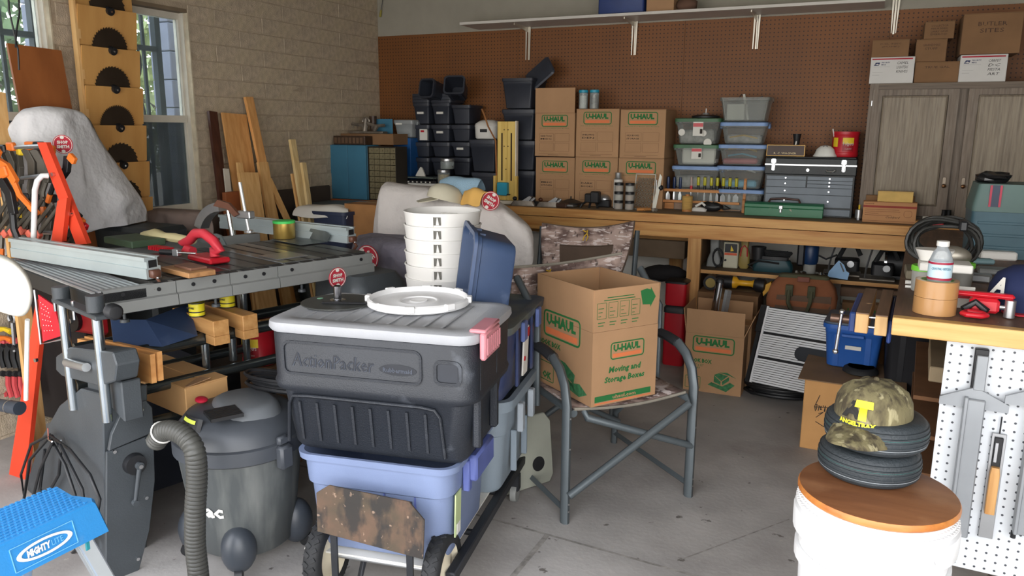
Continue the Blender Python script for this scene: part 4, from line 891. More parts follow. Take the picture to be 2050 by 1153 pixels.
# ================================================================ under the bench, right bay
GRYP = mat('tool_grey', (132, 134, 132), .5, var=.1); TEALD = mat('tool_teal_dark', (22, 62, 70), .5); CRM = mat('meter_cream', (198, 194, 170), .5, var=.05)
TAN = mat('tool_tan', (150, 130, 70), .5); NAVY = mat('router_blue', (20, 50, 90), .4)
SY = 5.0
def sx(px, Y=SY): return at(px, 520, 'Y', Y).x
def onshelf(name, label, cat, px, Y=SY, deg=0): return thing(name, label, cat, (sx(px, Y), Y, SHZ+.001), deg)
t = onshelf('heat_gun', 'grey hand tool with a black coiled cable at the shelf left end', 'power tool', 1430)
B().loft([(0, .045, .03, .01), (.05, .04, .03, .01), (.09, .025, .025, .01), (.2, .03, .03, .012)], 3).o('body', GRYP, t, 40)
b = B()
for k in range(3): b.tube([(.03+.032*math.cos(a), -.045-.004*k, .06+.055*math.sin(a)+k*.004) for a in [2*PI*i/14 for i in range(14)]], .005, 5, True)
b.tube([(.03, -.05, .01), (.025, -.09, 0.005)], .005, 5); b.o('cable', DARK, t)
t = onshelf('line_meter', 'cream bench meter with an orange band and dark dial', 'meter', 1464)
B().box(-.045, -.04, 0, .045, .05, .165, .005).o('case', CRM, t); B().box(-.038, -.042, .1, .038, -.0402, .155, .001).o('dial', BLACKP, t); B().box(-.038, -.0425, .083, .038, -.0402, .098).o('orange_band', mat('meter_orange', (216, 88, 44), .5), t); B().cyl((-.03, -.041, .05), (-.03, -.048, .05), .007).o('knob', BLACKP, t)
b = B(); b.prism([(-.002, .108), (.018, .112), (.0, .146)], .001, basis((0, -.0422, 0), (1, 0, 0), (0, 0, 1))); b.o('needle', YEL, t)
t = onshelf('charger', 'white charger block behind the cream meter', 'charger', 1472, 5.12); B().box(-.04, -.03, 0, .04, .04, .215, .004).o('case', WHT, t); B().cyl((0, -.036, .185), (0, -.0305, .185), .012).o('port', BLACKP, t)
t = onshelf('jigsaw', 'tan jigsaw standing upright with a red loop', 'power tool', 1490); B().loft([(0, .022, .02, .01), (.02, .035, .025, .015), (.09, .032, .025, .015), (.13, .02, .02, .01), (.19, .026, .022, .01)], 3).o('body', TAN, t, 40)
B().tube([(-.02, -.03, .08), (-.018, -.035, .13), (0, -.035, .15), (.018, -.035, .13), (.02, -.03, .08)], .004, 5).o('red_loop', REDP, t)
t = onshelf('belt_sander', 'dark teal belt sander with its black cord wound on top', 'power tool', 1548, 4.96)
B().loft([(0, .115, .04, .02), (.02, .12, .045, .02), (.05, .115, .045, .03), (.075, .1, .04, .03)], 3).o('body', TEALD, t, 50); B().loft([(0, .1, .03, .02), (.02, .1, .03, .02)], 2, cx=-.01, m=Matrix.Translation((0, 0, .076))).o('top_grip', BLACKP, t, 40)
b = B(); b.cyl((-.09, 0, .07), (-.09, 0, .15), .04, .045, 12); b.o('motor', BLACKP, t, 40); b = B(); coil(b, (.02, -.01, .098), .05, 5, .006, 3, .4, .008, 4, 1.5); b.tube([(-.11, -.05, .02), (-.14, -.06, .04), (-.08, -.06, .07), (.04, -.05, .06)], .006, 5); b.o('cord', DARK, t)
t = onshelf('router', 'dark blue plunge router with clear base on the shelf', 'power tool', 1622, 4.98)
B().lathe([(.055, 0), (.055, .008), (.02, .01)], n=16).o('base', CHROME, t, 30); B().lathe([(.035, .01), (.037, .06), (.03, .061)], n=14).o('guard', WHTC, t, 30); B().lathe([(.04, .062), (.046, .08), (.046, .17), (.035, .19)], n=16).o('motor', NAVY, t, 40); B().box(-.075, -.045, .05, -.03, .0, .19, .01).o('side_grip', BLACKP, t)
B().tube([(.04, 0, .12), (.09, -.02, .1), (.15, -.01, .13)], .006, 5).o('cord', DARK, t)
def mitre(px, Y, label, H_, w):
    t = onshelf('circular_saw', label, 'power tool', px, Y)
    B().tube([(-.02, -.06, .01), (-.018, -.06, .06), (-.005, -.06, .13), (.015, -.055, H_)], .012, 6, flat=.5).o('blade_guard', STEEL, t, 40)
    B().loft([(.03, w, .06, .02), (.09, w, .06, .02), (.1, w*.9, .05, .02)], 3, cx=w+.01).o('motor', BLACKP, t, 40); B().box(-.05, -.08, 0, w*2+.02, .08, .012, .003).o('foot', MGR, t)
    B().tube([(.03, 0, .1), (.06, 0, .17), (.12, 0, .18), (.15, 0, .12)], .014, 7).o('handle', DARK, t, 50); B().cyl((w+.03, -.075, .075), (w+.03, -.06, .075), .02).o('cap', STEEL, t); return t
mitre(1668, 5.06, 'circular saw with a tall steel guard left of the blue pad', .2, .07)
mitre(1742, 4.98, 'dark circular saw at the right end of the shelf', .22, .06)
t = onshelf('bench_grinder', 'dark motor housing with a bright steel band at the shelf end', 'power tool', 1790, 5.1); B().cyl((-.04, -.05, .09), (.1, -.05, .09), .075, .075, 18).o('housing', BLACKP, t, 40); B().cyl((-.055, -.05, .09), (-.041, -.05, .09), .085, .085, 18).o('band', CHROME, t, 40); B().box(-.05, -.1, 0, .1, .02, .02).o('base', BLACKP, t)
t = onshelf('pad_holder', 'pale blue plastic quarter-round pad leaning on the shelf edge', 'pad', 1680, 4.88); PB = mat('pale_blue', (128, 170, 210), .5)
b = B(); b.prism([(-.055, 0), (.055, -.01), (.062, .03), (.045, .04), (.03, .075), (0, .1), (-.012, .085), (-.05, .03)], .012, basis((0, -.02, .012), (1, 0, 0), (0, .1, 1))); b.o('pad', PB, t)
b = B(); b.prism([(.005, .085), (.012, .088), (.035, .04), (.028, .036)], .001, basis((0, -.0335, .012), (1, 0, 0), (0, .1, 1))); b.o('groove', BLACKP, t)
for k, px in enumerate((1596, 1612, 1645, 1655)):
    t = onshelf('socket', ['steel socket lying left of the blue router', 'small chrome socket below the blue router', 'tiny steel fitting right of the blue router', 'steel bit standing by the saw guard'][k], 'fitting', px, 4.88); B().lathe([(.01, 0), (.012, .018+.008*(k % 2)), (.006, .03)], n=10).o('socket', CHROME, t, 30)
# lower level: boxes, polisher, tool bag
LZ = .41
t = carton('low_carton', 'brown carton behind the book box under the bench', (at(1396, 600, 'Y', 4.72).x, 4.72, .0), 0, .36, .3, at(1450, 588, 'Y', 4.72).z, KRAFT2)
t = carton('open_carton', 'open brown carton right behind the book box', (at(1405, 600, 'Y', 4.62).x, 4.42, .0), 0, at(1530, 620, 'Y', 4.5).x-at(1405, 600, 'Y', 4.5).x-.03, .26, at(1450, 640, 'Y', 4.5).z, KRAFT)
zt = at(1450, 588, 'Y', 4.72).z
x0 = at(1414, 570, 'Y', 4.8).x; x1 = at(1537, 570, 'Y', 4.8).x; L = x1-x0; DW = mat('polisher_yellow', (216, 160, 34), .4)
t = thing('polisher', 'yellow and black electric polisher lying under the shelf', 'power tool', (x0, 4.8, zt+.05)); 
B().cyl((.03, -.03, 0), (.03, .02, 0), .045, .048, 20).o('pad', BLACKP, t, 40); B().cyl((.03, -.032, 0), (.03, -.0301, 0), .03, .03, 16).o('pad_face', TAN, t)
B().cyl((.06, 0, .01), (L*.44, 0, .01), .035, .04, 14).o('gear_case', BLACKP, t, 40); B().lathe([(.038, 0), (.036, .02), (.018, .035), (.018, L*.3), (.03, L*.36)], n=14, m=frame_to((L*.44, 0, .01), (L, 0, .01))[0]).o('body', DW, t, 50); B().lathe([(.034, 0), (.044, .02), (.044, .06), (.03, .07)], n=16, m=frame_to((L*.78, 0, .01), (L, 0, 0))[0]).o('motor_cap', BLACKP, t, 50)
B().prism([(0, 0), (.05, .03), (.055, -.005), (.01, -.06)], .05, basis((L*.92, .025, .005), (1, 0, 0), (0, 0, 1))).o('grip', DW, t)
# canvas tool bag
p0, p1 = at(1532, 600, 'Y', 4.52), at(1676, 600, 'Y', 4.52); w = p1.x-p0.x; zt2 = at(1600, 549, 'Y', 4.64).z; zb2 = at(1600, 632, 'Y', 4.52).z
BAG = mat('canvas_rust', (142, 88, 58), .9, var=.12, bump=.3, bscale=300); BAGD = mat('canvas_brown', (104, 82, 66), .9, var=.1, bump=.3, bscale=300); BAGG = mat('webbing_green', (76, 76, 56), .9)
t = thing('tool_bag', 'wide-mouth rust canvas tool bag with green handles', 'bag', (p0.x+w/2, 4.64, zb2-.06)); hb = zt2-zb2+.06
b = B(); b.loft([(0, w*.46, .13, .04), (hb*.5, w*.5, .12, .04), (hb*.75, w*.46, .07, .03), (hb*.97, w*.34, .022, .02)], 4); b.o('body', BAG, t, 60)
b = B(); b.loft([(hb*.93, w*.36, .03, .02), (hb*.98, w*.36, .034, .02), (hb, w*.33, .03, .02)], 4); b.o('mouth_binding', BAGG, t, 60)
b = B(); b.prism([(-w*.38, 0), (w*.42, 0), (w*.42, hb*.62), (-w*.34, hb*.58)], .006, basis((0, -.132, .01), (1, 0, 0), (0, .16, 1))); b.o('pocket', BAGD, t)
for s in (-.17, .14): B().box(w*s-.02, -.128, hb*.6, w*s+.02, -.1, hb*.84, .003).xf(Matrix.Identity(4)).o('strap_patch', BAGG, t)
b = B(); b.tube([(-w*.17, -.135, hb*.74), (-w*.17, -.15, hb*.5), (-w*.1, -.155, hb*.3), (0, -.155, hb*.24), (w*.1, -.155, hb*.32), (w*.14, -.15, hb*.55), (w*.14, -.135, hb*.74)], .011, 7); b.o('handle', BAGG, t, 50)
B().box(-.03, -.06, hb*.88, .035, -.045, hb*.98, .002).o('name_tag', mat('tag_brown', (120, 70, 56), .7), t)
for k, (py, lb, m_) in enumerate(((597, 'grey tool case lying lowest under the shelf right end', mat('case_grey', (120, 120, 112), .6)), (583, 'brown wood-grain case under the shelf right end', BAGD))):
    z = at(1720, py+16-k*2, 'Y', 4.8).z; x0 = at(1682, py, 'Y', 4.8).x
    B_ = B().box(0, 0, 0, .38, .3, .055, .006).o('tool_case', m_); B_.location = (x0, 4.8, z); tag(B_, lb, 'case')
x0 = at(1683, 640, 'Y', 4.7).x; t = carton('printed_low_carton', 'brown carton with green lettering low behind the bag', (x0, 4.72, 0), 0, .36, .28, at(1700, 606, 'Y', 4.72).z, KRAFT2)
text('lettering', 'U-HAUL', .05, (.03, -.001, at(1700, 634, 'Y', 4.72).z), (1, 0, 0), (0, 0, 1), GRN, t, width=.16, bold=.03)
# ---------------------------------------------------------------- book box on the floor
P = at(1371, 780, 'Z', 0); Q = at(1487, 787, 'Z', 0); P.y = Q.y = 4.26
x0 = at(1369, 740, 'Y', 4.26).x; x1 = at(1486, 740, 'Y', 4.26).x; w = x1-x0; hs = at(1440, 672, 'Y', 4.26).z; hf = at(1440, 623, 'Y', 4.26).z
def open_box(name, label, loc, deg, w, d, h, fl, tilt=(0, 0, 0, 0), sides=True):
    t = thing(name, label, 'box', loc, deg); tk = .004
    b = B(); b.box(0, 0, 0, w, tk, h); b.box(0, d-tk, 0, w, d, h); b.box(0, tk, 0, tk, d-tk, h); b.box(w-tk, tk, 0, w, d-tk, h); b.box(tk, tk, 0, w-tk, d-tk, tk); b.o('body', KRAFT, t)
    fr = B().box(.002, 0, 0, w-.002, tk, fl).xf(Matrix.Translation((0, 0, h+.001)) @ Matrix.Rotation(R(tilt[0]), 4, 'X')).o('flap', KRAFT, t)
    B().box(.002, 0, 0, w-.002, tk, fl).xf(Matrix.Translation((0, d-tk, h+.001)) @ Matrix.Rotation(R(tilt[1]), 4, 'X')).o('flap', KRAFT, t)
    B().box(0, .002, 0, tk, d-.002, fl).xf(Matrix.Translation((0, 0, h+.001)) @ Matrix.Rotation(R(tilt[2]), 4, 'Y')).o('flap', KRAFT, t)
    B().box(0, .002, 0, tk, d-.002, fl).xf(Matrix.Translation((w-tk, 0, h+.001)) @ Matrix.Rotation(R(tilt[3]), 4, 'Y')).o('flap', KRAFT, t)
    return t
def bookface(t, m, w, h, dx=0):
    X, Y = m.to_3x3().col[0], m.to_3x3().col[1]
    text('lettering', 'BOOK BOX', h*.075, m @ Vector((w*.06+dx, h*.5, 0)), X, Y, GRN, t, width=w*.42, bold=.05)
    text('lettering', '12" x 12" x 12"', h*.035, m @ Vector((w*.06+dx, h*.445, 0)), X, Y, GRN, t, width=w*.28, bold=.02)
    text('lettering', '1.5 CU FT', h*.035, m @ Vector((w*.06+dx, h*.39, 0)), X, Y, GRN, t, width=w*.22, bold=.02)
    b = B()
    for pts in ([(.40, .32), (.48, .36), (.64, .33), (.53, .23)], [(.40, .31), (.52, .22), (.52, .16), (.40, .2)], [(.54, .22), (.66, .32), (.66, .25), (.55, .16)], [(.3, .14), (.36, .19), (.55, .14), (.68, .22), (.76, .18), (.62, .05)], [(.48, .37), (.62, .385), (.78, .3), (.66, .34)]):
        b.prism([(w*(u+.13)+dx, h*v) for u, v in pts], .0008, m)
    b.o('book_picture', mat('print_green_soft', (54, 112, 70), .8, var=.3, scale=60), t)
    b = B(); rrect(b, m, w*.03+dx, h*.05, w*.3+dx, h*.26, w*.02, w*.008); b.o('print_frame', GRN, t)
    text('lettering', 'OK', h*.08, m @ Vector((w*.1+dx, h*.08, 0)), X, Y, GRN, t, width=w*.15, bold=.05); text('lettering', 'HEAVY ITEMS', h*.025, m @ Vector((w*.07+dx, h*.2, 0)), X, Y, GRN, t, width=w*.2, bold=.02)
t = open_box('book_carton', 'open book carton with green print standing on the floor by the bench', (x0, 4.26, 0), 0, w, .31, hs, hf-hs, (3, -2, -8, 22))
m = basis((0, -.0004, 0), (1, 0, 0), (0, 0, 1)); logo(t, m, w*.13, hs*.68, w*.72); bookface(t, m, w, hs)
p = at(1440, 600, 'Y', 4.4); x_ = at(1425, 620, 'Y', 4.4)
t = thing('metal_tube_tool', 'shiny metal tube and flat bar sticking out of the book carton', 'tube', (x_.x-.03, 4.42, .012)); q = at(1440, 566, 'Y', 4.4); d_ = Vector((q.x-x_.x+.03, 0, q.z-.012))
B().cyl((0, 0, 0), tuple(d_), .022, .022, 16).o('tube', CHROME, t, 40); B().sph(tuple(d_), .028, .9, .7, 1).o('cap', BLACKP, t, 50)
B().cyl((.05, .0, 0), (.05+d_.x, 0, d_.z*.93), .019, .019, 4).o('bar', ALU, t)
# red containers, black bag
for k in range(2):
    zz = [0.05, at(1345, 613, 'Y', 4.66).z][k]; z1 = at(1345, [613, 562][k], 'Y', 4.66).z; xx = at(1348, 640, 'Y', 4.66).x
    t = thing('red_jug', ['red plastic container with black lid, lower of two behind the chair', 'red plastic container with black lid, upper of two behind the chair'][k], 'container', (xx, 4.74, zz if k else 0)); hh = z1-(zz if k else 0)-.003
    B().loft([(0, .062, .06, .02), (.01, .066, .062, .02), (hh*.88, .066, .062, .02)], 3).o('body', REDP, t, 40); B().loft([(hh*.885, .07, .066, .02), (hh*.96, .07, .066, .02), (hh, .06, .056, .02)], 3).o('lid', BLACKP, t, 40)
xx = at(1325, 552, 'Y', 4.9); t = thing('black_bag', 'black soft bag slumped on the rail behind the chair', 'bag', (xx.x, 5.0, xx.z)); b = B(); b.sph((0, 0, 0), .1, 1.5, .7, .55, 16, 10)
for v in b.b.verts: v.co *= 1+rnd.uniform(-.08, .08)
b.o('bag', mat('black_cloth', (34, 32, 34), .9), t, 60)
# silver ribbed extension panel leaning
RIB = mat('rib_white', (230, 232, 234), .4, .2, var=.03); 
a_, b_, c_ = at(1520, 612, 'Y', 4.30), at(1665, 632, 'Y', 4.15), at(1504, 765, 'Y', 4.12)
t = thing('saw_table_extension', 'silver ribbed aluminium saw table panel leaning under the bench', 'panel', tuple(c_)); X = (b_-a_); Wd = X.length+.12; U = a_-c_; Hh = U.length; m = basis((0, 0, 0), X, U)
B().box(0, 0, -.012, Wd, Hh, -.006, m=m).o('back_plate', BLACKP, t)
nrib = 34; pr = None
for k in range(nrib):
    y0 = Hh*(.01+.98*k/nrib); y1 = y0+Hh*.98/nrib*.76
    if k in (11, 22): continue
    mid = 9 <= k <= 17
    xe = Wd*.42 if 13 <= k <= 18 else Wd
    o = B().box(.0, y0, -.006, xe, y1, 0, m=m).o('rib', RIB, t)
    if 13 <= k <= 18: B().box(Wd*.95, y0, -.006, Wd, y1, 0, m=m).o('rib', RIB, t)
B().box(-.012, 0, -.014, -.001, Hh, .002, m=m).o('side_rail', RIB, t)
b = B(); b.prism([(Wd*.44+.03*math.cos(a), Hh*.47+.035*math.sin(a)) for a in [PI/2+PI*i/8 for i in range(9)]]+[(Wd*.93, Hh*.47-.035), (Wd*.93, Hh*.47+.035)], .012, m @ Matrix.Translation((0, 0, -.005))); b.o('insert', mat('insert_black', (40, 44, 50), .6), t)
b = B(); b.box(-.05, .0, -.05, -.03, Hh*.95, -.02, m=m); b.box(-.06, Hh*.66, -.055, -.014, Hh*1.02, -.015, .004, m=m); o = b.o('side_frame', BLACKP, t)
t = thing('cable_coil', 'heap of coiled black cable on the floor under the ribbed panel', 'cable', tuple(at(1557, 795, 'Z', 0))); b = B()
coil(b, (0, .02, .012), .15, 6, .009, 1, .55, .012, 6, 1.1); coil(b, (.02, .03, .03), .12, 6, .009, 5, .6, .012, 5, 1.2); b.o('loops', BLACKP, t, 60); B().cyl((-.05, -.06, .09), (-.02, -.06, .1), .01).o('plug', STEEL, t)
# ---------------------------------------------------------------- brown carton with blue bin, black tote
f = Fr(); pa = at(1612, 757, 'Z', .34); 
hx = .34; A1 = at(1612, 757, 'Z', hx); A0 = at(1600, 745, 'Z', hx)
BXM = mat('carton_tan', (190, 142, 88), .85, var=.06)
t = thing('tan_carton', 'large tan carton with marker scrawl beside the tyres', 'box', (A1.x, A1.y, 0), -2); B().box(0, 0, 0, .42, .42, hx-.006, .003).o('body', BXM, t); B().box(-.03, -.012, hx-.005, .42, .42, hx, .001).o('top', mat('carton_top', (132, 104, 76), .85, var=.1), t)
scribble(t, basis((0, -.001, 0), (1, 0, 0), (0, 0, 1)), .05, .2, .05, .06, 3, INK, .003, 1)
b = B(); m = basis((0, -.001, 0), (1, 0, 0), (0, 0, 1))
for p, q in (((.07, .27), (.05, .21)), ((.05, .21), (.11, .215)), ((.07, .18), (.09, .19)), ((.09, .19), (.06, .16)), ((.06, .14), (.1, .12))):
    p, q = Vector((*p, 0)), Vector((*q, 0)); d_ = (q-p).normalized(); n_ = Vector((-d_.y, d_.x, 0))*.0016; z_ = Vector((0, 0, .001)); b.quad(m @ (p-n_+z_), m @ (q-n_+z_), m @ (q+n_+z_), m @ (p+n_+z_))
b.o('handwriting', INK, t)
q0, q1 = at(1646, 735, 'Z', hx), at(1748, 748, 'Z', hx); zt = at(1640, 670, 'Y', q0.y).z; wbin = at(1765, 680, 'Y', q0.y).x-at(1637, 680, 'Y', q0.y).x
t = tote('lidded_bin', 'blue storage bin with dark lid on the tan carton', 'bin', ((q0.x+q1.x)/2+.02, q0.y+.14, hx+.002), -4, wbin, .30, .215, BLUEP, None, .86, .01, .03, None, 2)
B().loft([(.216, wbin/2-.004, .146, .03), (.226, wbin/2-.004, .146, .03), (.228, wbin/2-.02, .13, .03)], 3).o('lid', mat('lid_slate', (70, 82, 98), .6), t, 40)
B().box(-.03, -.142, .10, .04, -.137, .118).o('label_strip', PAPER, t); B().box(-.05, -.155, .16, .05, -.14, .175, .003).o('handle', BLUEP, t)
q = at(1722, 752, 'Z', hx); t = thing('spare_tyre_disc', 'small black wheel with grey rim on the tan carton', 'wheel', (q.x, q.y+.05, hx+.002)); B().lathe([(.06, .03), (.075, .02), (.08, .005), (.07, 0), (.03, 0)], n=24).o('tyre', DARK, t, 50); B().lathe([(.03, .028), (.058, .03)], n=20).o('rim', GRYP, t, 40)
q0 = at(1768, 740, 'Y', 3.75); t = tote('black_tote', 'large black tote behind the pegboard under the peninsula bench', 'bin', (q0.x+.16, 3.93, .26), 0, .36, .34, .42, mat('tote_black', (24, 25, 30), .5), None, .86, .012, .03, None, 2)
tag(B().box(q0.x, 3.75, 0, q0.x+.34, 4.1, .259, .004).o('low_box', KRAFT2), 'dark brown carton under the black tote', 'box')
# ================================================================ peninsula bench (right foreground)
FB = Fr(.102, 2.38, 0, -3.3); t = thF('peninsula_bench', 'worn workbench with pine edge running out from the back bench at the right', 'workbench', FB)
PTOP = stain(stain(wood('peninsula_top', (112, 84, 66), (84, 62, 50), 1, .6), (150, 128, 108), 9, .6, .75, .6), (200, 190, 176), 60, .72, .75, .8)
B().box(0, .0405, BT-.04, 1.5, 2.36, BT-.0, .0).o('top', PTOP, t); B().box(0, 0, BT-.05, 1.5, .04, BT+.0005, .002).o('edge_plank', wood('peninsula_edge', (216, 176, 112), (196, 150, 84), 0), t)
B().box(0, .042, BT-.05, .02, 2.36, BT-.041).o('side_plank', EDGE, t)
for x, y in ((.36, .55), (.36, 2.2), (1.35, .2)): B().box(x, y, 0, x+.085, y+.085, BT-.051).o('leg', PINEZ, t)
pz = FB.at(1893, 680, 'Y', .09); pb = FB.at(1857, 1000, 'Y', .09); pbz = FB.at(1890, 1128, 'Y', .09)
WPG = holes(mat('pegboard_white', (214, 218, 222), .4, var=.02), .0254, .0034, (70, 74, 80))
t2 = thing('white_pegboard', 'white perforated board on the front of the peninsula bench', 'pegboard', tuple(FB.m @ Vector((pb.x, .09, pbz.z))), -3.3)
B().box(0, 0, 0, 1.1, .006, BT-.052-pbz.z, 0).o('panel', WPG, t2); X0P, Z0P = pb.x, pbz.z
st_ = B(); st_.box(0, .012, 0, .9, .05, .04); st_.o('bottom_rail', BAGD, t2)
def pw(px, py, y=.08): v = FB.at(px, py, 'Y', y); return v
def local(o, v): return v
# hanging mitre clamp / T guide
GMET = mat('cast_grey', (150, 154, 158), .5, .4, var=.06)
def tguide(pxc, label, cut=False):
    top, cr, bt = pw(pxc+5, 690), pw(pxc-12, 790), pw(pxc-62, 1060)
    t = thing('drill_guide', label, 'tool', tuple(FB.m @ Vector((cr.x, .085, cr.z))), -3.3)
    sl = 0
    B().box(-.012, -.02, 0, .022, .0, top.z-cr.z-.01, .002).o('black_post', BLACKP, t); B().box(-.006, -.03, .02, .022, -.0205, (top.z-cr.z)*.82, .002).o('grey_plate', GMET, t)
    b = B()
    for s in (-1, 1): b.prism([(0, .04), (s*.085, 0), (s*.085, -.022), (0, -.022)], .012, basis((.0, -.016, -.012), (1, 0, 0), (0, 0, 1)))
    b.o('wing', GMET, t); L = cr.z-bt.z
    b = B(); b.box(-.02, -.04, -L, .028, -.002, -.005, .003); b.box(-.024, -.045, -L, -.014, -.002, -.0, .002); b.o('channel', GMET, t)
    B().cyl((-.02, -.02, -L-.02), (-.02, -.02, -L), .007).o('pin', BLACKP, t); return t
tguide(1962, 'grey metal clamp guide with two wings hanging on the white pegboard')
tguide(2098, 'second grey metal clamp guide hanging at the right picture edge')
tp, btm = pw(1988, 866), pw(1972, 1076)
t = thing('drywall_plane', 'steel strip plane with wooden handle hanging on the white pegboard', 'tool', tuple(FB.m @ Vector((btm.x, .084, btm.z))), -3.3); L = tp.z-btm.z
B().box(-.018, -.006, 0, .018, 0, L, .001).o('plate', STEEL, t); B().box(-.011, -.012, L*.68, .011, -.0065, L*.97, .002).o('slot_body', BLACKP, t); B().loft([(L*.26, .0125, .01, .004), (L*.64, .0125, .012, .004), (L*.70, .010, .008, .004)], 2, cy=-.018).o('handle', PINEZ, t, 40); B().box(-.007, -.014, L*.74, .0, -.0125, L*.92).o('blade', CHROME, t); B().cyl((0, -.003, L), (0, -.003, L+.05), .002).o('hook', BLACKP, t)
# wooden drawers under bench
for k, (z_, lb) in enumerate(((.70, 'grey wood tray under the peninsula bench'),)):
    v = FB.at(1858, 760, 'Y', .35); o = B().box(0, 0, 0, .3, .4, .05, .003).o('wood_tray', mat('grey_pine', (150, 132, 104), .8)); o.location = FB.m @ Vector((v.x, .33, v.z)); o.rotation_euler = (0, 0, R(-3.3)); tag(o, lb, 'tray')
v = FB.at(1840, 800, 'Y', .6); t = thing('shelf_boards', 'stack of slanted brown boards under the peninsula bench', 'boards', tuple(FB.m @ Vector((v.x-.02, .55, 0))), -3.3)
for k in range(4): B().box(0, 0, .12+k*.14, .22, .8, .135+k*.14, .001).o('board', mat('board_brown', (122, 84, 54), .8), t)
B().box(.23, 0, 0, .25, .8, .7).o('upright', BLACKP, t)
# ---------------------------------------------------------------- woodworking vise at the left edge
VB = mat('vise_blue', (34, 60, 120), .5); JW = wood('jaw_wood', (206, 168, 114), (184, 142, 90), 2); JT2 = stain(wood('jaw_top', (122, 92, 70), (96, 72, 54), 1), (196, 160, 120), 30, .66, .7)
VZ = .925
j0, j1 = FB.at(1714, 625, 'Z', VZ), FB.at(1740, 628, 'Z', VZ); k0, k1 = FB.at(1753, 630, 'Z', VZ), FB.at(1778, 634, 'Z', VZ); jb = FB.at(1722, 575, 'Z', VZ).y; zj = FB.at(1724, 667, 'Y', j0.y).z
t = thF('woodworking_vise', 'blue woodworking vise with two wooden jaws on the peninsula bench side', 'vise', FB)
for a_, b_ in ((j0, j1), (k0, k1)):
    B().box(a_.x, a_.y, zj, b_.x, jb, VZ-.004, .002).o('jaw', JW, t); B().box(a_.x, a_.y, VZ-.0035, b_.x, jb, VZ, .0005).o('jaw_top', JT2, t)
for z_ in (zj+.015, zj+.045): B().cyl((j1.x, j0.y+.03, z_), (k0.x, j0.y+.03, z_), .004).o('guide_bar', CHROME, t)
B().box(j0.x-.02, j0.y+.04, zj-.01, j0.x-.001, jb-.05, VZ-.01, .004).o('front_plate', VB, t); B().box(k1.x+.001, j0.y+.03, zj-.03, 0-.001, jb, VZ-.02, .004).o('rear_plate', VB, t)
sc = FB.at(1680, 646, 'Y', j0.y+.02); r0 = FB.at(1682, 632, 'Y', j0.y+.0); r1 = FB.at(1667, 716, 'Y', j0.y-.02)
B().cyl((sc.x-.03, j0.y+.08, sc.z), (j0.x-.02, j0.y+.08, sc.z), .014, .014, 14).o('screw_boss', mat('bronze', (104, 82, 70), .35, .7), t, 40)
b = B(); b.cyl((r0.x, j0.y+.06, r0.z), (r1.x, j0.y+.06, r1.z), .005, .005, 10); b.sph((r0.x, j0.y+.06, r0.z), .009); b.sph((r1.x, j0.y+.06, r1.z), .009); b.o('handle_bar', CHROME, t, 50)
# ---------------------------------------------------------------- things on the peninsula bench
def onB(px, py, z=BT): return at(px, py, 'Z', z)
TP = mat('parcel_tape', (176, 132, 84), .3, var=.04, coat=.3); TPC = mat('tape_core', (150, 176, 120), .7)
P = onB(1870, 634); z1 = BT; 
rT = (at(1917, 600, 'Y', P.y+.06).x-at(1828, 600, 'Y', P.y+.06).x)/2; cT = (at(1872, 600, 'Y', P.y+.06)); hT = .048
for k in range(2):
    t = thing('tape_roll_wide', ['roll of brown parcel tape, lower of two on the peninsula bench', 'roll of brown parcel tape, upper of two on the peninsula bench'][k], 'tape', (cT.x, P.y+rT, BT+.001+k*(hT+.001)))
    B().lathe([(rT, 0), (rT, hT), (rT*.78, hT), (rT*.78, 0), (rT, 0)], n=36, caps=False).o('tape', TP, t, 40); B().lathe([(rT*.779, .0005), (rT*.779, hT+.0005), (rT*.74, hT+.0005), (rT*.74, .0005), (rT*.779, .0005)], n=30, caps=False).o('core', TPC, t, 40)
# bottle
BZ = BT+2*(hT+.001)+.002; BTM = glassy('bottle_clear', (216, 222, 226), .7, .08); bx = at(1879, 560, 'Y', P.y+rT+.01)
t = thing('water_bottle', 'small clear water bottle with a red and blue label on the tape rolls', 'bottle', (bx.x, P.y+rT*1.0, BT+.003)); zt = at(1884, 484, 'Y', P.y+rT).z-BT
Rb = (at(1904, 550, 'Y', P.y+rT).x-at(1855, 550, 'Y', P.y+rT).x)/2
B().lathe([(Rb*.8, 0), (Rb, .01), (Rb, zt*.28), (Rb*.93, zt*.3), (Rb, zt*.33), (Rb, zt*.66), (Rb*.96, zt*.74), (Rb*.75, zt*.84), (Rb*.48, zt*.9), (Rb*.46, zt*.93)], n=24).o('bottle', BTM, t, 60); B().lathe([(Rb*.54, zt*.93), (Rb*.54, zt*.995), (Rb*.5, zt)], n=18).o('cap', WHT, t, 40)
zl0, zl1 = at(1880, 560, 'Y', P.y+rT).z-BT, at(1880, 524, 'Y', P.y+rT).z-BT
B().lathe([(Rb+.0008, zl0), (Rb+.0008, zl1)], n=24, caps=False).o('label', mat('label_pale', (190, 214, 224), .5), t, 40)
for u in (0, .86): B().lathe([(Rb+.0014, zl0+(zl1-zl0)*u), (Rb+.0014, zl0+(zl1-zl0)*(u+.12))], n=24, caps=False).o('label_stripe', mat('label_crimson', (160, 30, 60), .5), t, 40)
text('lettering', 'CRYSTAL GEYSER', .007, (-Rb*.8, -Rb-.003, zl0+(zl1-zl0)*.58), (1, 0, 0), (0, 0, 1), mat('label_teal', (20, 100, 130), .5), t, width=Rb*1.6, bold=.02)
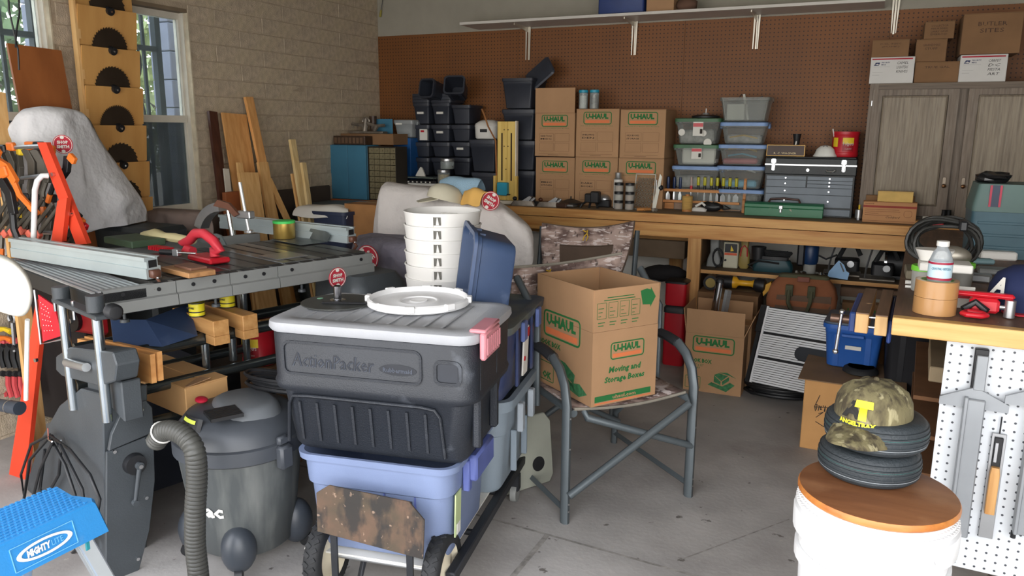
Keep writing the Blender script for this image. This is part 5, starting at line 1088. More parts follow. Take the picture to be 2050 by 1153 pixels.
# screw tubs with green lids
LG = mat('lime_lid', (120, 206, 60), .45)
def tub(px, py, r, h, label, z=BT, lid=LG):
    p = onB(px, py, z); t = thing('screw_tub', label, 'tub', (p.x, p.y+r, z+.001), 0, 'clear tubs with lime lids'); B().lathe([(r*.86, 0), (r*.9, .004), (r*.97, h*.78), (r*1.03, h*.8)], n=20).o('tub', WHTC, t, 40); B().lathe([(r*1.05, h*.801), (r*1.05, h*.97), (r, h)], n=20).o('lid', lid, t, 40)
    B().lathe([(r*.8, .006), (r*.84, h*.5)], n=14).o('contents', GREYF, t, 40); return t
tub(1846, 586, .036, .085, 'clear tub with lime lid left of the water bottle')
tub(1925, 576, .036, .08, 'clear tub with lime lid right of the water bottle')
p = onB(1875, 560); 
t = thing('white_tray', 'white open tray resting on the lime lidded tubs', 'tray', (at(1890, 500, 'Y', 2.85).x, 2.74, BT+.090)); B().box(-.075, -.05, 0, .07, .05, .026, .003).o('tray', WHT, t)
t = thing('grey_scoop', 'white scoop shaped dish on top of the white tray', 'scoop', (at(1868, 480, 'Y', 2.86).x, 2.75, BT+.118)); B().loft([(0, .04, .03, .02), (.035, .055, .04, .03)], 4).o('dish', WHT, t, 50)
# cable coil and grinder
t = thing('cable_hank', 'thick black cable coiled on edge behind the white tray', 'cable', (at(1893, 500, 'Y', 3.1).x, 3.12, at(1893, 484, 'Y', 3.1).z)); b = B()
rnd = random.Random(9)
for k in range(10):
    r_ = .084+rnd.uniform(-.017, .017); cx, cz = rnd.uniform(-.012, .012), rnd.uniform(-.01, .01); yy = (k-5)*.011
    b.tube([(cx+r_*1.2*math.cos(a), yy+.01*math.sin(2*a+k)+.03*math.sin(a), cz+r_*.82*math.sin(a)+.006*math.sin(3*a+k)) for a in [2*PI*i/26 for i in range(26)]], .0065, 6, True)
b.o('loops', mat('cable_dull', (44, 44, 42), .55), t, 60); B().box(.03, -.07, .045, .055, .07, .08, .005).o('tie', BLACKP, t)
q = onB(1900, 500); t = thing('aluminium_housing', 'cast aluminium tool housing inside the black cable coil', 'tool', (at(1905, 480, 'Y', 3.0).x, 2.99, BT+.10)); b = B(); b.sph((0, 0, 0), .06, 1.1, .5, .62, 16, 10); b.o('housing', mat('cast_alu', (160, 154, 142), .4, .7, var=.2, scale=20), t, 60)
for s in (-.03, .045): B().cyl((s, -.045, -.02), (s, -.03, -.02), .006).o('hole', BLACKP, t)
t = thing('stand_under_cable', 'grey wooden block holding up the cable coil', 'block', (at(1845, 480, 'Y', 3.1).x-.04, 3.04, BT+.001)); B().box(0, 0, 0, .2, .16, .03, .003).o('block', mat('block_grey', (126, 118, 100), .8), t)
# blue tool case
CT = mat('case_teal', (62, 92, 104), .55, var=.08, bump=.15); CT2 = mat('case_teal_light', (88, 112, 108), .6, var=.08)
x0, x1, z0, z1 = rY(1946, 370, 2080, 512, 3.72); w = .5
zl = at(1960, 424, 'Y', 3.72).z
t = thing('tool_case', 'blue green moulded tool case at the right picture edge', 'case', (x0, 3.72, BT+.001)); 
B().loft([(0, w/2, .12, .02), (zl-BT, w/2+.004, .124, .02)], 3, cx=w/2, cy=.12).o('body', CT, t, 40); B().loft([(zl-BT+.001, w/2+.006, .126, .02), (zl-BT+.02, w/2+.006, .126, .02), (z1-BT, w/2-.01, .12, .02)], 3, cx=w/2, cy=.12).o('lid', CT2, t, 40)
for s in (.05, .085): B().box(s, -.0095, zl-BT+.022, s+.008, -.0065, z1-BT-.004).o('stripe', mat('stripe_red', (176, 60, 80), .6), t)
B().box(.0582, -.0085, zl-BT+.022, .0848, -.0065, z1-BT-.004).o('stripe_dark', mat('stripe_navy', (56, 66, 84), .6), t)
for z_ in (.04, .09, .14): B().box(.02, -.006, z_, w-.02, -.0005, z_+.012, .002).o('ridge', CT, t)
B().box(.2, -.014, zl-BT-.055, .26, -.005, zl-BT-.012, .004).o('latch', mat('latch_slate', (62, 78, 96), .5), t)
q = at(1990, 360, 'Y', 3.8); t = thing('black_plastic_bag', 'crumpled black plastic bag on top of the blue green case', 'bag', (q.x, 3.84, z1+.022)); b = B(); b.sph((0, 0, 0), .06, 1.2, .8, .45, 12, 8)
for v in b.b.verts: v.co *= 1+rnd.uniform(-.18, .18)
b.o('bag', mat('bag_black', (22, 22, 24), .25), t)
# saw, knife, misc on bench right
P = onB(1975, 640); RT = mat('saw_red', (196, 30, 44), .35, var=.05)
t = thing('hand_clamp', 'red pistol grip tool with steel cylinder on the peninsula bench', 'tool', (at(1905, 610, 'Y', 2.5).x, 2.52, BT+.001), -4)
B().box(.0, .0, .052, .155, .03, .066, .006).o('top_bar', RT, t); B().box(.045, -.01, .01, .12, .03, .0515, .008).o('body', RT, t); B().cyl((.145, 0, .003), (.145, 0, .052), .014, .014, 16).o('cylinder', STEEL, t, 40); B().cyl((.12, 0, .03), (.135, 0, .03), .006).o('pin', STEEL, t)
b = B(); b.tube([(.04, -.03, .015), (.03, -.05, .012), (.04, -.065, .012), (.075, -.065, .012), (.088, -.05, .012), (.078, -.035, .014)], .008, 8, True); b.o('finger_loop', REDP, t, 50); B().tube([(.03, -.03, .02), (.06, -.012, .04), (.09, -.03, .02)], .010, 7).o('trigger', BLACKP, t, 50)
t = thing('blade_card', 'white card of saw blades beside the brown tape rolls', 'card', (at(1905, 612, 'Y', 2.56).x-.01, 2.6, BT+.001)); B().box(0, 0, 0, .07, .006, .065, .001).o('card', PAPER, t); b = B(); b.box(.005, -.0008, .03, .06, 0, .04); b.o('print_red', REDP, t); b = B(); b.box(.005, -.0008, .048, .06, 0, .054); b.o('print_yellow', YEL, t)
# navy cap with white A
NV = mat('cap_navy', (22, 34, 74), .85, var=.06)
p = onB(2035, 600); cx = at(2050, 570, 'Y', 2.62).x+.01
t = thing('baseball_hat', 'navy baseball cap with a white script letter and red brim', 'cap', (cx, 2.66, BT+.002)); rc = .095
b = B(); b.lathe([(rc*.98, 0), (rc, .03), (rc*.95, .07), (rc*.78, .105), (rc*.4, .128), (.004, .134)], n=24); b.o('crown', NV, t, 60)
b = B(); b.prism([(-.075, 0), (.075, 0), (.07, -.045), (.04, -.075), (-.04, -.075), (-.07, -.045)], .004, Matrix.Translation((.01, -.045, .001))); b.o('brim', mat('brim_red', (186, 34, 48), .8), t)
text('letter_A', 'A', .05, (-.094, -.052, .052), (.78, -.62, 0), (0, .12, 1), PAPER, t, width=.042, shear=.35, bold=.05, ext=.002)
for k, (px, py, w_, d_, h_, m_, lb) in enumerate(((1960, 555, .07, .04, .03, STEEL, 'silver rectangular block behind the red tool'), (1995, 540, .12, .09, .02, GRYP, 'grey flat plastic tray behind the red tool'), (2000, 510, .13, .06, .035, WHT, 'white plastic fitting in front of the blue green case'), (1965, 518, .1, .05, .02, mat('pale_teal', (120, 150, 156), .5), 'pale blue grey box near the blue green case'))):
    p = onB(px, py+12); o = B().box(-w_/2, 0, 0, w_/2, d_, h_, .006).o(['steel_block', 'flat_tray', 'white_fitting', 'pale_box'][k], m_); o.location = (p.x, p.y, BT+.001); o.rotation_euler = (0, 0, R(-10+8*k)); tag(o, lb, 'tool part')
p = onB(2010, 520); t = thing('pliers', 'black handled long tool lying behind the white fitting', 'tool', (p.x, p.y+.2, BT+.03), -20); B().tube([(-.12, 0, 0), (0, 0, .012), (.14, 0, 0)], .008, 6).o('body', BLACKP, t)
t = thing('cotter_pegs', 'small white pegs on the peninsula bench left edge', 'pegs', tuple(onB(1818, 572))); B().cyl((-.01, 0, .012), (.025, 0, .012), .007).o('peg', WHT, t); B().cyl((-.012, -.06, .008), (.02, -.06, .008), .005).o('peg', WHT, t)
# ---------------------------------------------------------------- bucket, round seat, tyres, camouflage cap
BW = stain(mat('bucket_white', (226, 226, 226), .4, var=.02), (186, 186, 176), 6, .62, .74, .5)
ZB = .68; c = at(1758, 1010, 'Z', ZB); c = Vector((.105, 1.80, 0)); e0, e1 = at(1600, 960, 'Z', ZB), at(1918, 990, 'Z', ZB); c = Vector(((e0.x+e1.x)/2, (at(1760, 920, 'Z', ZB).y+at(1760, 1050, 'Z', ZB).y)/2, 0)); r_ = (e1-e0).length/2
t = thing('lower_bucket', 'tall white plastic bucket under the upper one at the right front', 'bucket', (c.x, c.y, .002)); Rr = r_*.98
B().lathe([(Rr*.82, 0), (Rr*.93, .5), (Rr*1.0, .5), (Rr*1.0, .53)], n=40, ).o('wall', BW, t, 30)
t = thing('white_bucket', 'white ribbed-rim bucket carrying a round wooden seat', 'bucket', (c.x, c.y, .533))
b = B(); b.lathe([(Rr*.95, 0), (Rr*.955, .035), (Rr*1.045, .04), (Rr*1.05, .055), (Rr*1.05, .085), (Rr*1.04, .09), (Rr*.99, .092), (Rr*.99, .1), (Rr*1.03, .102), (Rr*1.03, .107), (Rr*.98, .11), (Rr*.97, .127)], n=48); b.o('rim', BW, t, 30)
tm = None
for z_, rr, n_ in ((.102, Rr*1.005, 90), (.112, Rr*.985, 90)):
    b = B()
    for i in range(n_):
        a = 2*PI*i/n_; b.box(-.002, -.003, 0, .003, .003, .008, m=Matrix.Rotation(a, 4, 'Z') @ Matrix.Translation((rr, 0, z_)))
    stuff(b.o('rim_tooth', BW, t))
B().box(Rr*.55, -Rr*.92-.01, .045, Rr*.7, -Rr*.84, .075, .003).o('handle_lug', BW, t)
SEAT = stain(wood('seat_wood', (136, 90, 58), (106, 64, 38), 0, .5, 3, 6), (172, 128, 92), 7, .52, .72, .6); SEATE = wood('seat_edge', (190, 122, 58), (160, 92, 38), 0, .45)
t = thing('round_seat', 'round varnished plywood seat on the white bucket', 'seat', (c.x, c.y, .533+.1285)); b = B(); b.lathe([(r_*.97, 0), (r_, .005), (r_, .013), (r_*.985, .018)], n=48); b.o('board', SEATE, t, 40); B().lathe([(r_*.982, .0181), (r_*.97, .0188)], n=48).o('top_face', SEAT, t, 40)
ZS = .533+.1285+.019
TY = mat('tyre_rubber', (44, 50, 54), .6, var=.15, bump=.5, bscale=160); GL = mat('tyre_green_line', (30, 130, 120), .5); GY2 = mat('tyre_grey_line', (130, 136, 140), .6)
k0, k1 = at(1636, 950, 'Z', ZS+.03), at(1842, 960, 'Z', ZS+.03); rt = (k1-k0).length/2; ct = (k0+k1)/2; ct.y = at(1740, 985, 'Z', ZS).y+rt
ht = .073
def tyre(z, dx, label):
    t = thing('tyre', label, 'tyre', (ct.x+dx, ct.y, z), 0, 'small tyres on the round seat')
    pr = []
    for i in range(15):
        a = -PI/2+PI*i/14; pr.append((rt-.03+.03*abs(math.cos(a))**.6 if True else 0, ht/2+ht/2*math.sin(a)))
    pr = [(rt*.55, ht*.1), (rt*.7, .0)]+pr+[(rt*.7, ht), (rt*.55, ht*.9)]
    B().lathe(pr, n=56, caps=False).o('carcass', TY, t, 50)
    for u in (.22, .36, .5, .64, .78): 
        rr = rt-.03+.03*math.cos(math.asin(2*u-1))**.6+.0008
        B().lathe([(rr-.002, ht*u-.003), (rr+.001, ht*u-.002), (rr+.001, ht*u+.002), (rr-.002, ht*u+.003)], n=56, caps=False).o('tread_rib', TY, t, 50)
    for u, m_ in ((.62, GL), (.28, GY2)):
        rr = rt-.03+.03*math.cos(math.asin(2*u-1))**.6+.0016; B().lathe([(rr, ht*u-.0009), (rr, ht*u+.0009)], n=56, caps=False).o('line', m_, t)
    return t
tyre(ZS+.001, 0, 'small black ribbed tyre, lower of two on the round wooden seat'); tyre(ZS+ht+.004, .008, 'small black ribbed tyre, upper of two under the camouflage cap')
ZT = ZS+2*ht+.006
CAMO = mat('camo_cap', (112, 104, 74), .9, rgb2=(64, 56, 40), scale=16, stretch=(2.4, 2.4, .7), lo=.4, hi=.56, bump=.4, bscale=60); stain(CAMO, (158, 150, 116), 22, .58, .64, .8, (2, 2, .7)); stain(CAMO, (40, 34, 26), 26, .64, .68, .7, (2.2, 2.2, .6))
c0, c1 = at(1660, 830, 'Z', ZT+.05), at(1828, 820, 'Z', ZT+.05)
t = thing('camouflage_hat', 'camouflage baseball cap with yellow lettering on the tyres', 'cap', ((c0.x+c1.x)/2+.008, ct.y-.005, ZT-.03), -20); rc = (c1-c0).length/2*.87
b = B(); rings_ = []
for (k_, z_) in ((1.0, 0), (1.02, .03), (.98, .056), (.84, .08), (.6, .094), (.3, .102), (.02, .105)):
    rings_.append([(rc*k_*math.cos(a)*.96, rc*k_*math.sin(a)*1.05, z_+(.004*math.sin(6*a))*(k_ > .5)) for a in [2*PI*i/30 for i in range(30)]])
b.rings(rings_); b.o('crown', CAMO, t, 60)
n = 14; b = B(); rs = []
for j in range(5):
    v = j/4; row = []
    for i in range(n+1):
        u = -1+2*i/n; a = R(-90+58*u); rin = rc*.97; ext = .088*(1-abs(u)**2.6)
        x, y = math.cos(a)*rin*.96, math.sin(a)*rin*1.05; row.append((x*(1+.08*v), y-ext*v, .012-.022*v*abs(u)**1.5-.02*v+.006))
    rs.append(row)
b.rings(rs, closed=False); b.o('brim', CAMO, t, 60, solid=.003)
YL = mat('cap_yellow', (226, 214, 50), .6); BKL = mat('cap_black', (30, 28, 26), .8)
def capwrap(nm, body, a0, z, h, w, m_, lift, shear=0, bold=.06):
    o = text(nm, body, h, (0, 0, 0), (1, 0, 0), (0, 1, 0), m_, t, width=w, bold=bold, shear=shear, sub=2)
    PR = ((0, 1.0), (.03, 1.02), (.056, .98), (.08, .84), (.094, .6), (.105, .3))
    for v in o.data.vertices:
        a = R(a0)+(v.co.x-w/2)/rc; zz = z+v.co.y; k = 1
        for (z0, k0), (z1, k1) in zip(PR, PR[1:]):
            if z0 <= zz <= z1: k = k0+(k1-k0)*(zz-z0)/(z1-z0)
        v.co = Vector(((rc*k*.96+lift)*math.cos(a), (rc*k*1.05+lift)*math.sin(a), zz))
    return o
capwrap('letter_A', 'A', -101, .034, .038, .046, BKL, .004); capwrap('letter_T', 'T', -84, .034, .042, .04, YL, .0055, bold=.12); capwrap('lettering', 'ANGELTRAX', -92, .019, .011, .08, YL, .005, bold=.05)
B().sph((0, 0, .106), .006).o('button', CAMO, t, 50)
# ================================================================ centre: cart with totes (frame S)
FS = Fr(-1.595, 1.721, 0, 9.7)
def inS(v): return tuple(FS.m @ Vector(v))
APB = stain(mat('packer_black', (31, 35, 42), .5, var=.1, scale=6, bump=.35, bscale=260), (130, 136, 146), 7, .62, .8, .5, (1, 1, 1)); APL = mat('packer_lid', (158, 160, 164), .5, var=.05, bump=.2, bscale=260)
LP = mat('latch_pink', (196, 128, 136), .45, var=.08)
ZA = .49; ZL = .9; W0, D0 = .66, .42
t = thing('utility_tote', 'large charcoal storage tote with grey lid and pink latch on the cart', 'tote', inS((W0/2, D0/2, ZA)), 9.7)
hz = ZL-ZA-.035
def ring(z, k, r=.045): return (z, W0/2*k-.0, D0/2*k-.0, r)
b = B(); b.loft([(0, W0/2-.055, D0/2-.05, .05), (.015, W0/2-.045, D0/2-.04, .055), (hz*.5, W0/2-.022, D0/2-.02, .06), (hz*.53, W0/2-.004, D0/2-.004, .065), (hz*.58, W0/2-.0, D0/2-.0, .065), (hz*.62, W0/2-.006, D0/2-.006, .06), (hz*.98, W0/2-.004, D0/2-.004, .06), (hz, W0/2-.008, D0/2-.008, .06)], 6)
b.o('body', APB, t, 50)
b = B(); b.loft([(hz+.001, W0/2-.0, D0/2-.0, .06), (hz+.012, W0/2+.006, D0/2+.006, .06), (hz+.03, W0/2+.004, D0/2+.004, .06), (hz+.036, W0/2-.008, D0/2-.008, .055), (hz+.036, W0/2-.05, D0/2-.05, .04), (hz+.029, W0/2-.056, D0/2-.056, .04)], 6); b.o('lid', APL, t, 50)
b = B()
for k in range(9):
    x = -.24+k*.056; b.box(x-.004, -D0/2+.06, hz+.0292, x+.004, D0/2-.06, hz+.0325)
b.o('lid_rib', APL, t)
# vertical ribs between recess lines on the lower body front and side
def fy(z): return -(D0/2-.04-(.02*(1-0))*(-1)*0)-0
for k in range(8):
    x = -.235+k*.058; b = B()
    y0, y1 = -(D0/2-.038), -(D0/2-.021)
    b.rings([[(x-.005, y0+.01, .03), (x+.005, y0+.01, .03), (x+.004, y0-.004, .03), (x-.004, y0-.004, .03)], [(x-.005, y1+.01, hz*.42), (x+.005, y1+.01, hz*.42), (x+.004, y1-.004, hz*.42), (x-.004, y1-.004, hz*.42)]]); b.o('front_rib', APB, t)
b = B(); pts = [(-.285, -D0/2+.034, .02), (-.27, -D0/2+.022, hz*.40), (-.255, -D0/2+.018, hz*.465), (-.2, -D0/2+.017, hz*.475), (.16, -D0/2+.017, hz*.475), (.2, -D0/2+.018, hz*.46), (.215, -D0/2+.022, hz*.4), (.225, -D0/2+.034, .02)]; b.tube(pts, .006, 6); b.o('recess_edge', APB, t, 60)
m = basis((0, -D0/2+.0045, 0), (1, 0, 0), (0, 0, 1)); b = B(); rrect(b, m, -.275, hz*.66, .17, hz*.94, .025, .008, .004); b.o('name_panel_frame', APB, t)
b = B(); rrect(b, m, .205, hz*.68, .29, hz*.88, .022, .010, .004); b.o('finger_pocket_frame', APB, t); b = B(); patch(b, m, .217, hz*.71, .278, hz*.85, .001); b.o('finger_pocket', mat('pocket_dark', (34, 38, 46), .5), t)
EMB = mat('emboss_dark', (28, 31, 38), .4)
text('lettering', 'ActionPacker', .042, m @ Vector((-.245, hz*.735, 0)), (1, 0, 0), (0, 0, 1), EMB, t, width=.265, shear=.12, ext=.002)
text('lettering', 'ActionPacker', .042, m @ Vector((-.243, hz*.732, 0)), (1, 0, 0), (0, 0, 1), mat('emboss_light', (66, 72, 84), .4), t, width=.265, shear=.12, ext=.0012)
b = B(); ov = [(.095+.058*math.cos(2*PI*i/20), hz*.77+.017*math.sin(2*PI*i/20)) for i in range(20)]; b.prism(ov, .001, m); b.o('oval_badge', EMB, t); text('lettering', 'Rubbermaid', .014, m @ Vector((.05, hz*.748, 0)), (1, 0, 0), (0, 0, 1), mat('emboss_light', (66, 72, 84), .4), t, width=.09, ext=.002, bold=.02)
# latch on the right end
b = B(); xl = W0/2+.004; b.box(xl, -.185, hz-.045, xl+.02, -.04, hz+.036, .006); b.box(xl-.03, -.185, hz+.034, xl+.02, -.04, hz+.046, .004); b.o('latch', LP, t, 40)
for k in range(7): B().box(xl+.0195, -.175+k*.02, hz-.03, xl+.0235, -.165+k*.02, hz+.02, .001).o('latch_rib', LP, t)
b = B()
for y in (-.15, .02): b.box(W0/2-.03, y, .05, W0/2-.004, y+.03, hz*.98, .006)
b.o('end_rib', APB, t)
# blue tote below
TB = mat('tote_periwinkle', (114, 128, 160), .5, var=.04, bump=.15, bscale=300); TBD = mat('tote_handle_blue', (88, 100, 160), .5)
t = thing('blue_storage_tote', 'periwinkle blue tote under the charcoal tote on the cart', 'tote', inS((.33, .235, .165)), 9.7); w, d, h = .50, .44, .32
b = B(); b.loft([(0, .215, .185, .05), (.012, .222, .192, .055), (h*.66, .234, .205, .06), (h*.68, .243, .213, .06), (h*.93, .248, .218, .06), (h*.935, .262, .228, .06), (h, .264, .23, .06), (h, .25, .218, .055), (h*.9, .244, .212, .055), (.02, .21, .18, .05)], 6); b.o('body', TB, t, 40)
b = B(); b.box(.262, -.1, h-.09, .292, .09, h-.005, .008); b.box(.247, -.11, h-.12, .27, -.08, h-.02, .004); b.box(.247, .07, h-.12, .27, .1, h-.02, .004); b.o('handle', TBD, t, 40)
b = B()
for x in (-.14, .03, .13): b.box(x-.002, -.2085, .03, x+.002, -.2, h*.66)
b.o('seam', TBD, t)
b = B(); b.box(.236, -.165, .08, .240, -.115, .22).xf(Matrix.Rotation(R(1.5), 4, 'Y')).o('label_sticker', mat('sticker_green', (176, 190, 140), .6), t); B().box(.2405, -.155, .085, .2425, -.125, .12).xf(Matrix.Rotation(R(1.5), 4, 'Y')).o('barcode_patch', PAPER, t)
# cart
CB = mat('cart_black', (40, 42, 46), .5, .3, var=.2); t = thing('hand_truck', 'folded hand truck cart with rusty toe plate and two white rimmed wheels', 'hand truck', inS((0, 0, 0)), 9.7)
for x in (.12, .575): B().box(x-.02, .02, .115, x+.012, .98, .15, .004).o('side_rail', CB, t, 40)
for y in (.3, .6, .93): B().cyl((.14, y, .13), (.55, y, .13), .011, .011, 8).o('cross_bar', CB, t, 40)
RST = stain(stain(mat('rust_plate', (96, 76, 62), .95, var=.2, scale=12, bump=.5, rgb2=(76, 66, 54)), (44, 43, 42), 14, .46, .56, .9, (1, 1, .5)), (166, 140, 120), 60, .66, .74, .6)
p = []; 
for u, v in ((635, 985), (660, 970), (820, 1003), (851, 1040), (848, 1118), (637, 1062)): q = FS.at(u, v, 'Y', -.05); p.append((q.x, q.z))
B().prism(p, .006, basis((0, -.05, 0), (1, 0, 0), (0, 0, 1)), .001).o('toe_plate', RST, t)
for x in (.215, .46): b = B(); b.box(x, -.049, .10, x+.02, -.04, .4); b.tube([(x+.01, -.044, .12), (x+.05, .02, .05), (x+.05, .08, .13)], .010, 4); b.o('brace', CB, t)
B().cyl((.13, .06, .125), (.55, .06, .125), .008, .008, 10).o('axle', STEEL, t, 40)
WR = mat('wheel_cream', (214, 204, 180), .5, var=.08)
for s, x in ((-1, .145), (1, .53)):
    M0 = basis((x, .06, .127), (0, 1, 0), (0, 0, 1))
    b = B(); b.lathe([(.085, -.024), (.11, -.028), (.124, -.018), (.126, 0), (.124, .018), (.11, .028), (.085, .024)], n=40, m=M0, caps=False)
    wq = b.o('wheel', DARK, t, 50); B().lathe([(.02, -.026), (.03, -.02), (.07, -.008), (.086, -.024), (.087, .024), (.07, .008), (.03, .02), (.02, .026)], n=32, m=M0).o('hub', WR, wq, 40)
    b = B()
    for i in range(28):
        for q in (-1, 1):
            a = 2*PI*(i+(q > 0)*.5)/28; b.box(-.009, -.006, -.004, .009, .006, .002, m=M0 @ Matrix.Rotation(a, 4, 'Z') @ Matrix.Translation((.126, 0, q*.011)) @ Matrix.Rotation(PI/2, 4, 'Y') @ Matrix.Rotation(q*.6, 4, 'Z'))
    b.o('tread', DARK, wq)
for x in (.25, .57): b = B(); b.lathe([(.012, -.012), (.037, -.012), (.038, 0), (.037, .012), (.012, .012)], n=20, m=basis((x, .80, .039), (0, 1, 0), (0, 0, 1))); b.o('caster', GRYP, t, 40); B().box(x-.02, .78, .05, x+.02, .82, .12, .004).o('caster_fork', CB, t)
tag(B().box(0, 0, .0, .455, .9, .006).o('white_board', PAPER), 'thin white board lying between the cart rails and blue tote', 'board'); o = bpy.data.objects['white_board']; o.location = inS((.085, .02, .1525)); o.rotation_euler = (0, 0, R(9.7))
# grey tote and big navy tote behind
TG = mat('tote_grey', (128, 140, 150), .5, var=.04, bump=.15, bscale=300)
t = thing('grey_storage_tote', 'grey tote behind the periwinkle one at the back of the cart', 'tote', inS((.36, .72, .16)), 9.7); h = .37
b = B(); b.loft([(0, .21, .19, .05), (.015, .22, .2, .05), (h*.6, .235, .21, .055), (h*.62, .243, .218, .055), (h*.88, .25, .224, .055), (h*.89, .272, .246, .06), (h, .276, .25, .06), (h, .255, .23, .055), (.1, .21, .19, .05)], 5); b.o('body', TG, t, 40)
for y in (-.1, .06): B().box(.262, y, h-.16, .285, y+.035, h-.05, .004).o('handle_lug', mat('tote_grey_light', (160, 168, 176), .5), t); B().box(.235, y+.01, .05, .258, y+.025, h-.16, .003).o('end_rib', TG, t)
TN = stain(mat('tote_navy_dusty', (52, 62, 96), .4, var=.15, scale=5), (112, 108, 96), 4, .45, .7, .75)
t = thing('navy_storage_tote', 'dusty navy tote with label behind the charcoal tote', 'tote', inS((.36, .705, .534)), 9.7); h = .272
b = B(); b.loft([(0, .24, .235, .04), (h*.9, .268, .262, .045), (h*.9, .268, .262, .045)], 4); b.o('body', TN, t, 40)
b = B(); b.loft([(h*.9+.001, .285, .28, .05), (h, .288, .284, .05), (h+.004, .27, .265, .045), (h-.006, .25, .245, .04)], 4); b.o('lid', stain(mat('lid_navy_dusty', (60, 72, 88), .5, var=.1), (108, 110, 96), 5, .45, .65, .7), t, 40)
for y in (-.12, .1): B().box(.262, y, .02, .274, y+.03, h*.88, .004).o('end_rib', TN, t); B().box(.285, y-.01, h*.7, .3, y+.04, h-.01, .004).o('latch', mat('latch_blue', (84, 100, 150), .5), t)
b = B(); b.box(.266, -.03, h*.16, .272, .035, h*.82); b.xf(Matrix.Rotation(R(2), 4, 'Y') @ Matrix.Translation((-.003, .0, 0))).o('label_sticker', PAPER, t); B().box(.27, -.029, h*.68, .2755, .034, h*.8).xf(Matrix.Rotation(R(2), 4, 'Y') @ Matrix.Translation((-.003, 0, 0))).o('label_red', REDP, t); B().cyl((.27, -.02, h*.4), (.2757, -.02, h*.4), .009, .009, 10).xf(Matrix.Rotation(R(2), 4, 'Y') @ Matrix.Translation((-.003, 0, 0))).o('label_dot', REDP, t)
# white nested tubs
ZN = .534+h+.006; l_, r__ = FS.at(814, 418, 'Y', .8), FS.at(960, 418, 'Y', .8); rs_ = (r__.x-l_.x)/2; cx = (r__.x+l_.x)/2; ztop = l_.z
WH2 = mat('tub_white', (220, 218, 214), .45, var=.02)
n = 6; dz = (FS.at(880, 436, 'Y', .65).z-FS.at(880, 572, 'Y', .65).z)/5
for k in range(n):
    z_ = ztop-dz*(n-k)-.0; t = thing('white_tub', f'white round tub with notched slot, {["lowest", "second from the bottom", "third from the bottom", "third from the top", "second from the top", "topmost"][k]} of the nested stack', 'tub', inS((cx, .8, z_)), 9.7, 'nested white tubs'); hh = dz
    base = [(rs_*.93, -.03 if k else ZN-z_+.001), (rs_*.95, 0), (rs_*.99, hh-.004), (rs_*1.01, hh-.004), (rs_*1.01, hh), (rs_*.975, hh)]
    if k == n-1: base += [(rs_*.92, -.02), (.01, -.02)]
    B().lathe(base, n=44, caps=(k == 0)).o('wall', WH2, t, 40)
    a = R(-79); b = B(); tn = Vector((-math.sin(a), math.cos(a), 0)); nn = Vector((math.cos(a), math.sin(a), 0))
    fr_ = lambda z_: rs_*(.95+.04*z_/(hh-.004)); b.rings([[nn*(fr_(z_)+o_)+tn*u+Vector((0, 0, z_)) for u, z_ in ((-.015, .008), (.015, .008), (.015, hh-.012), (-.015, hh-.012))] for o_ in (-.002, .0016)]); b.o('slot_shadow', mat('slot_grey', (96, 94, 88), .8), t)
    b = B(); b.rings([[nn*(fr_(z_)+o_)+tn*u+Vector((0, 0, z_)) for u, z_ in ((-.003, .009), (.009, .009), (.004, hh-.014), (.001, hh-.014))] for o_ in (.0017, .004)]); b.rings([[nn*(fr_(z_)+o_)+tn*u+Vector((0, 0, z_)) for u, z_ in ((-.020, .004), (-.012, .004), (-.012, hh-.01), (-.020, hh-.01))] for o_ in (-.001, .004)]); b.o('notch_web', WH2, t)
t = thing('wire_handle', 'wire handle with white grip inside the topmost white tub', 'handle', inS((cx, .8, ztop-.02))); b = B(); b.box(-.02, .02, 0, .05, .03, .008, .002); b.tube([(0, 0, .004), (.02, -.01, .012), (.04, 0, .004)], .002, 5); b.o('grip', WHT, t)
# tilted navy tub leaning on the white tubs
TNV = stain(mat('tub_navy', (58, 76, 108), .45, var=.06), (120, 134, 160), 9, .62, .75, .5)
def tipbox():
    t = thing('tipped_tub', 'navy plastic tub standing on end beside the white tubs', 'tub', inS((.515, .58, ZN+.0)), 9.7-2)
    w, L, h = .28, .30, .15    # height along local z of the opened tub; stands on its short end
    b = B(); b.loft([(0, w/2-.035, L/2-.035, .03), (.008, w/2-.028, L/2-.028, .035), (h*.8, w/2-.012, L/2-.012, .04), (h*.82, w/2-.006, L/2-.006, .04), (h-.012, w/2-.004, L/2-.004, .04), (h-.011, w/2+.006, L/2+.006, .045), (h, w/2+.006, L/2+.006, .045), (h, w/2-.01, L/2-.01, .04), (.01, w/2-.034, L/2-.034, .03)], 5)
    rot = Matrix.Translation((0, 0, L/2+.008)) @ Matrix.Rotation(R(8), 4, 'Y') @ Matrix.Rotation(R(-62), 4, 'Z') @ Matrix.Rotation(R(90), 4, 'X') @ Matrix.Translation((0, 0, -h/2))
    b.xf(rot); b.o('body', TNV, t, 40)
    b = B(); rrect(b, Matrix.Translation((0, 0, -.003)), -w/2+.06, -L/2+.06, w/2-.06, L/2-.06, .02, .006, .003); b.xf(rot); b.o('base_ring', TNV, t)
    b = B(); 
    for s in (-1, 1): b.box(-.05, s*(L/2-.02)-.012, h-.05, -.035, s*(L/2-.02)+.012, h-.01); b.box(.035, s*(L/2-.02)-.012, h-.05, .05, s*(L/2-.02)+.012, h-.01)
    b.xf(rot); b.o('handle_web', TNV, t)
    return t
tipbox()
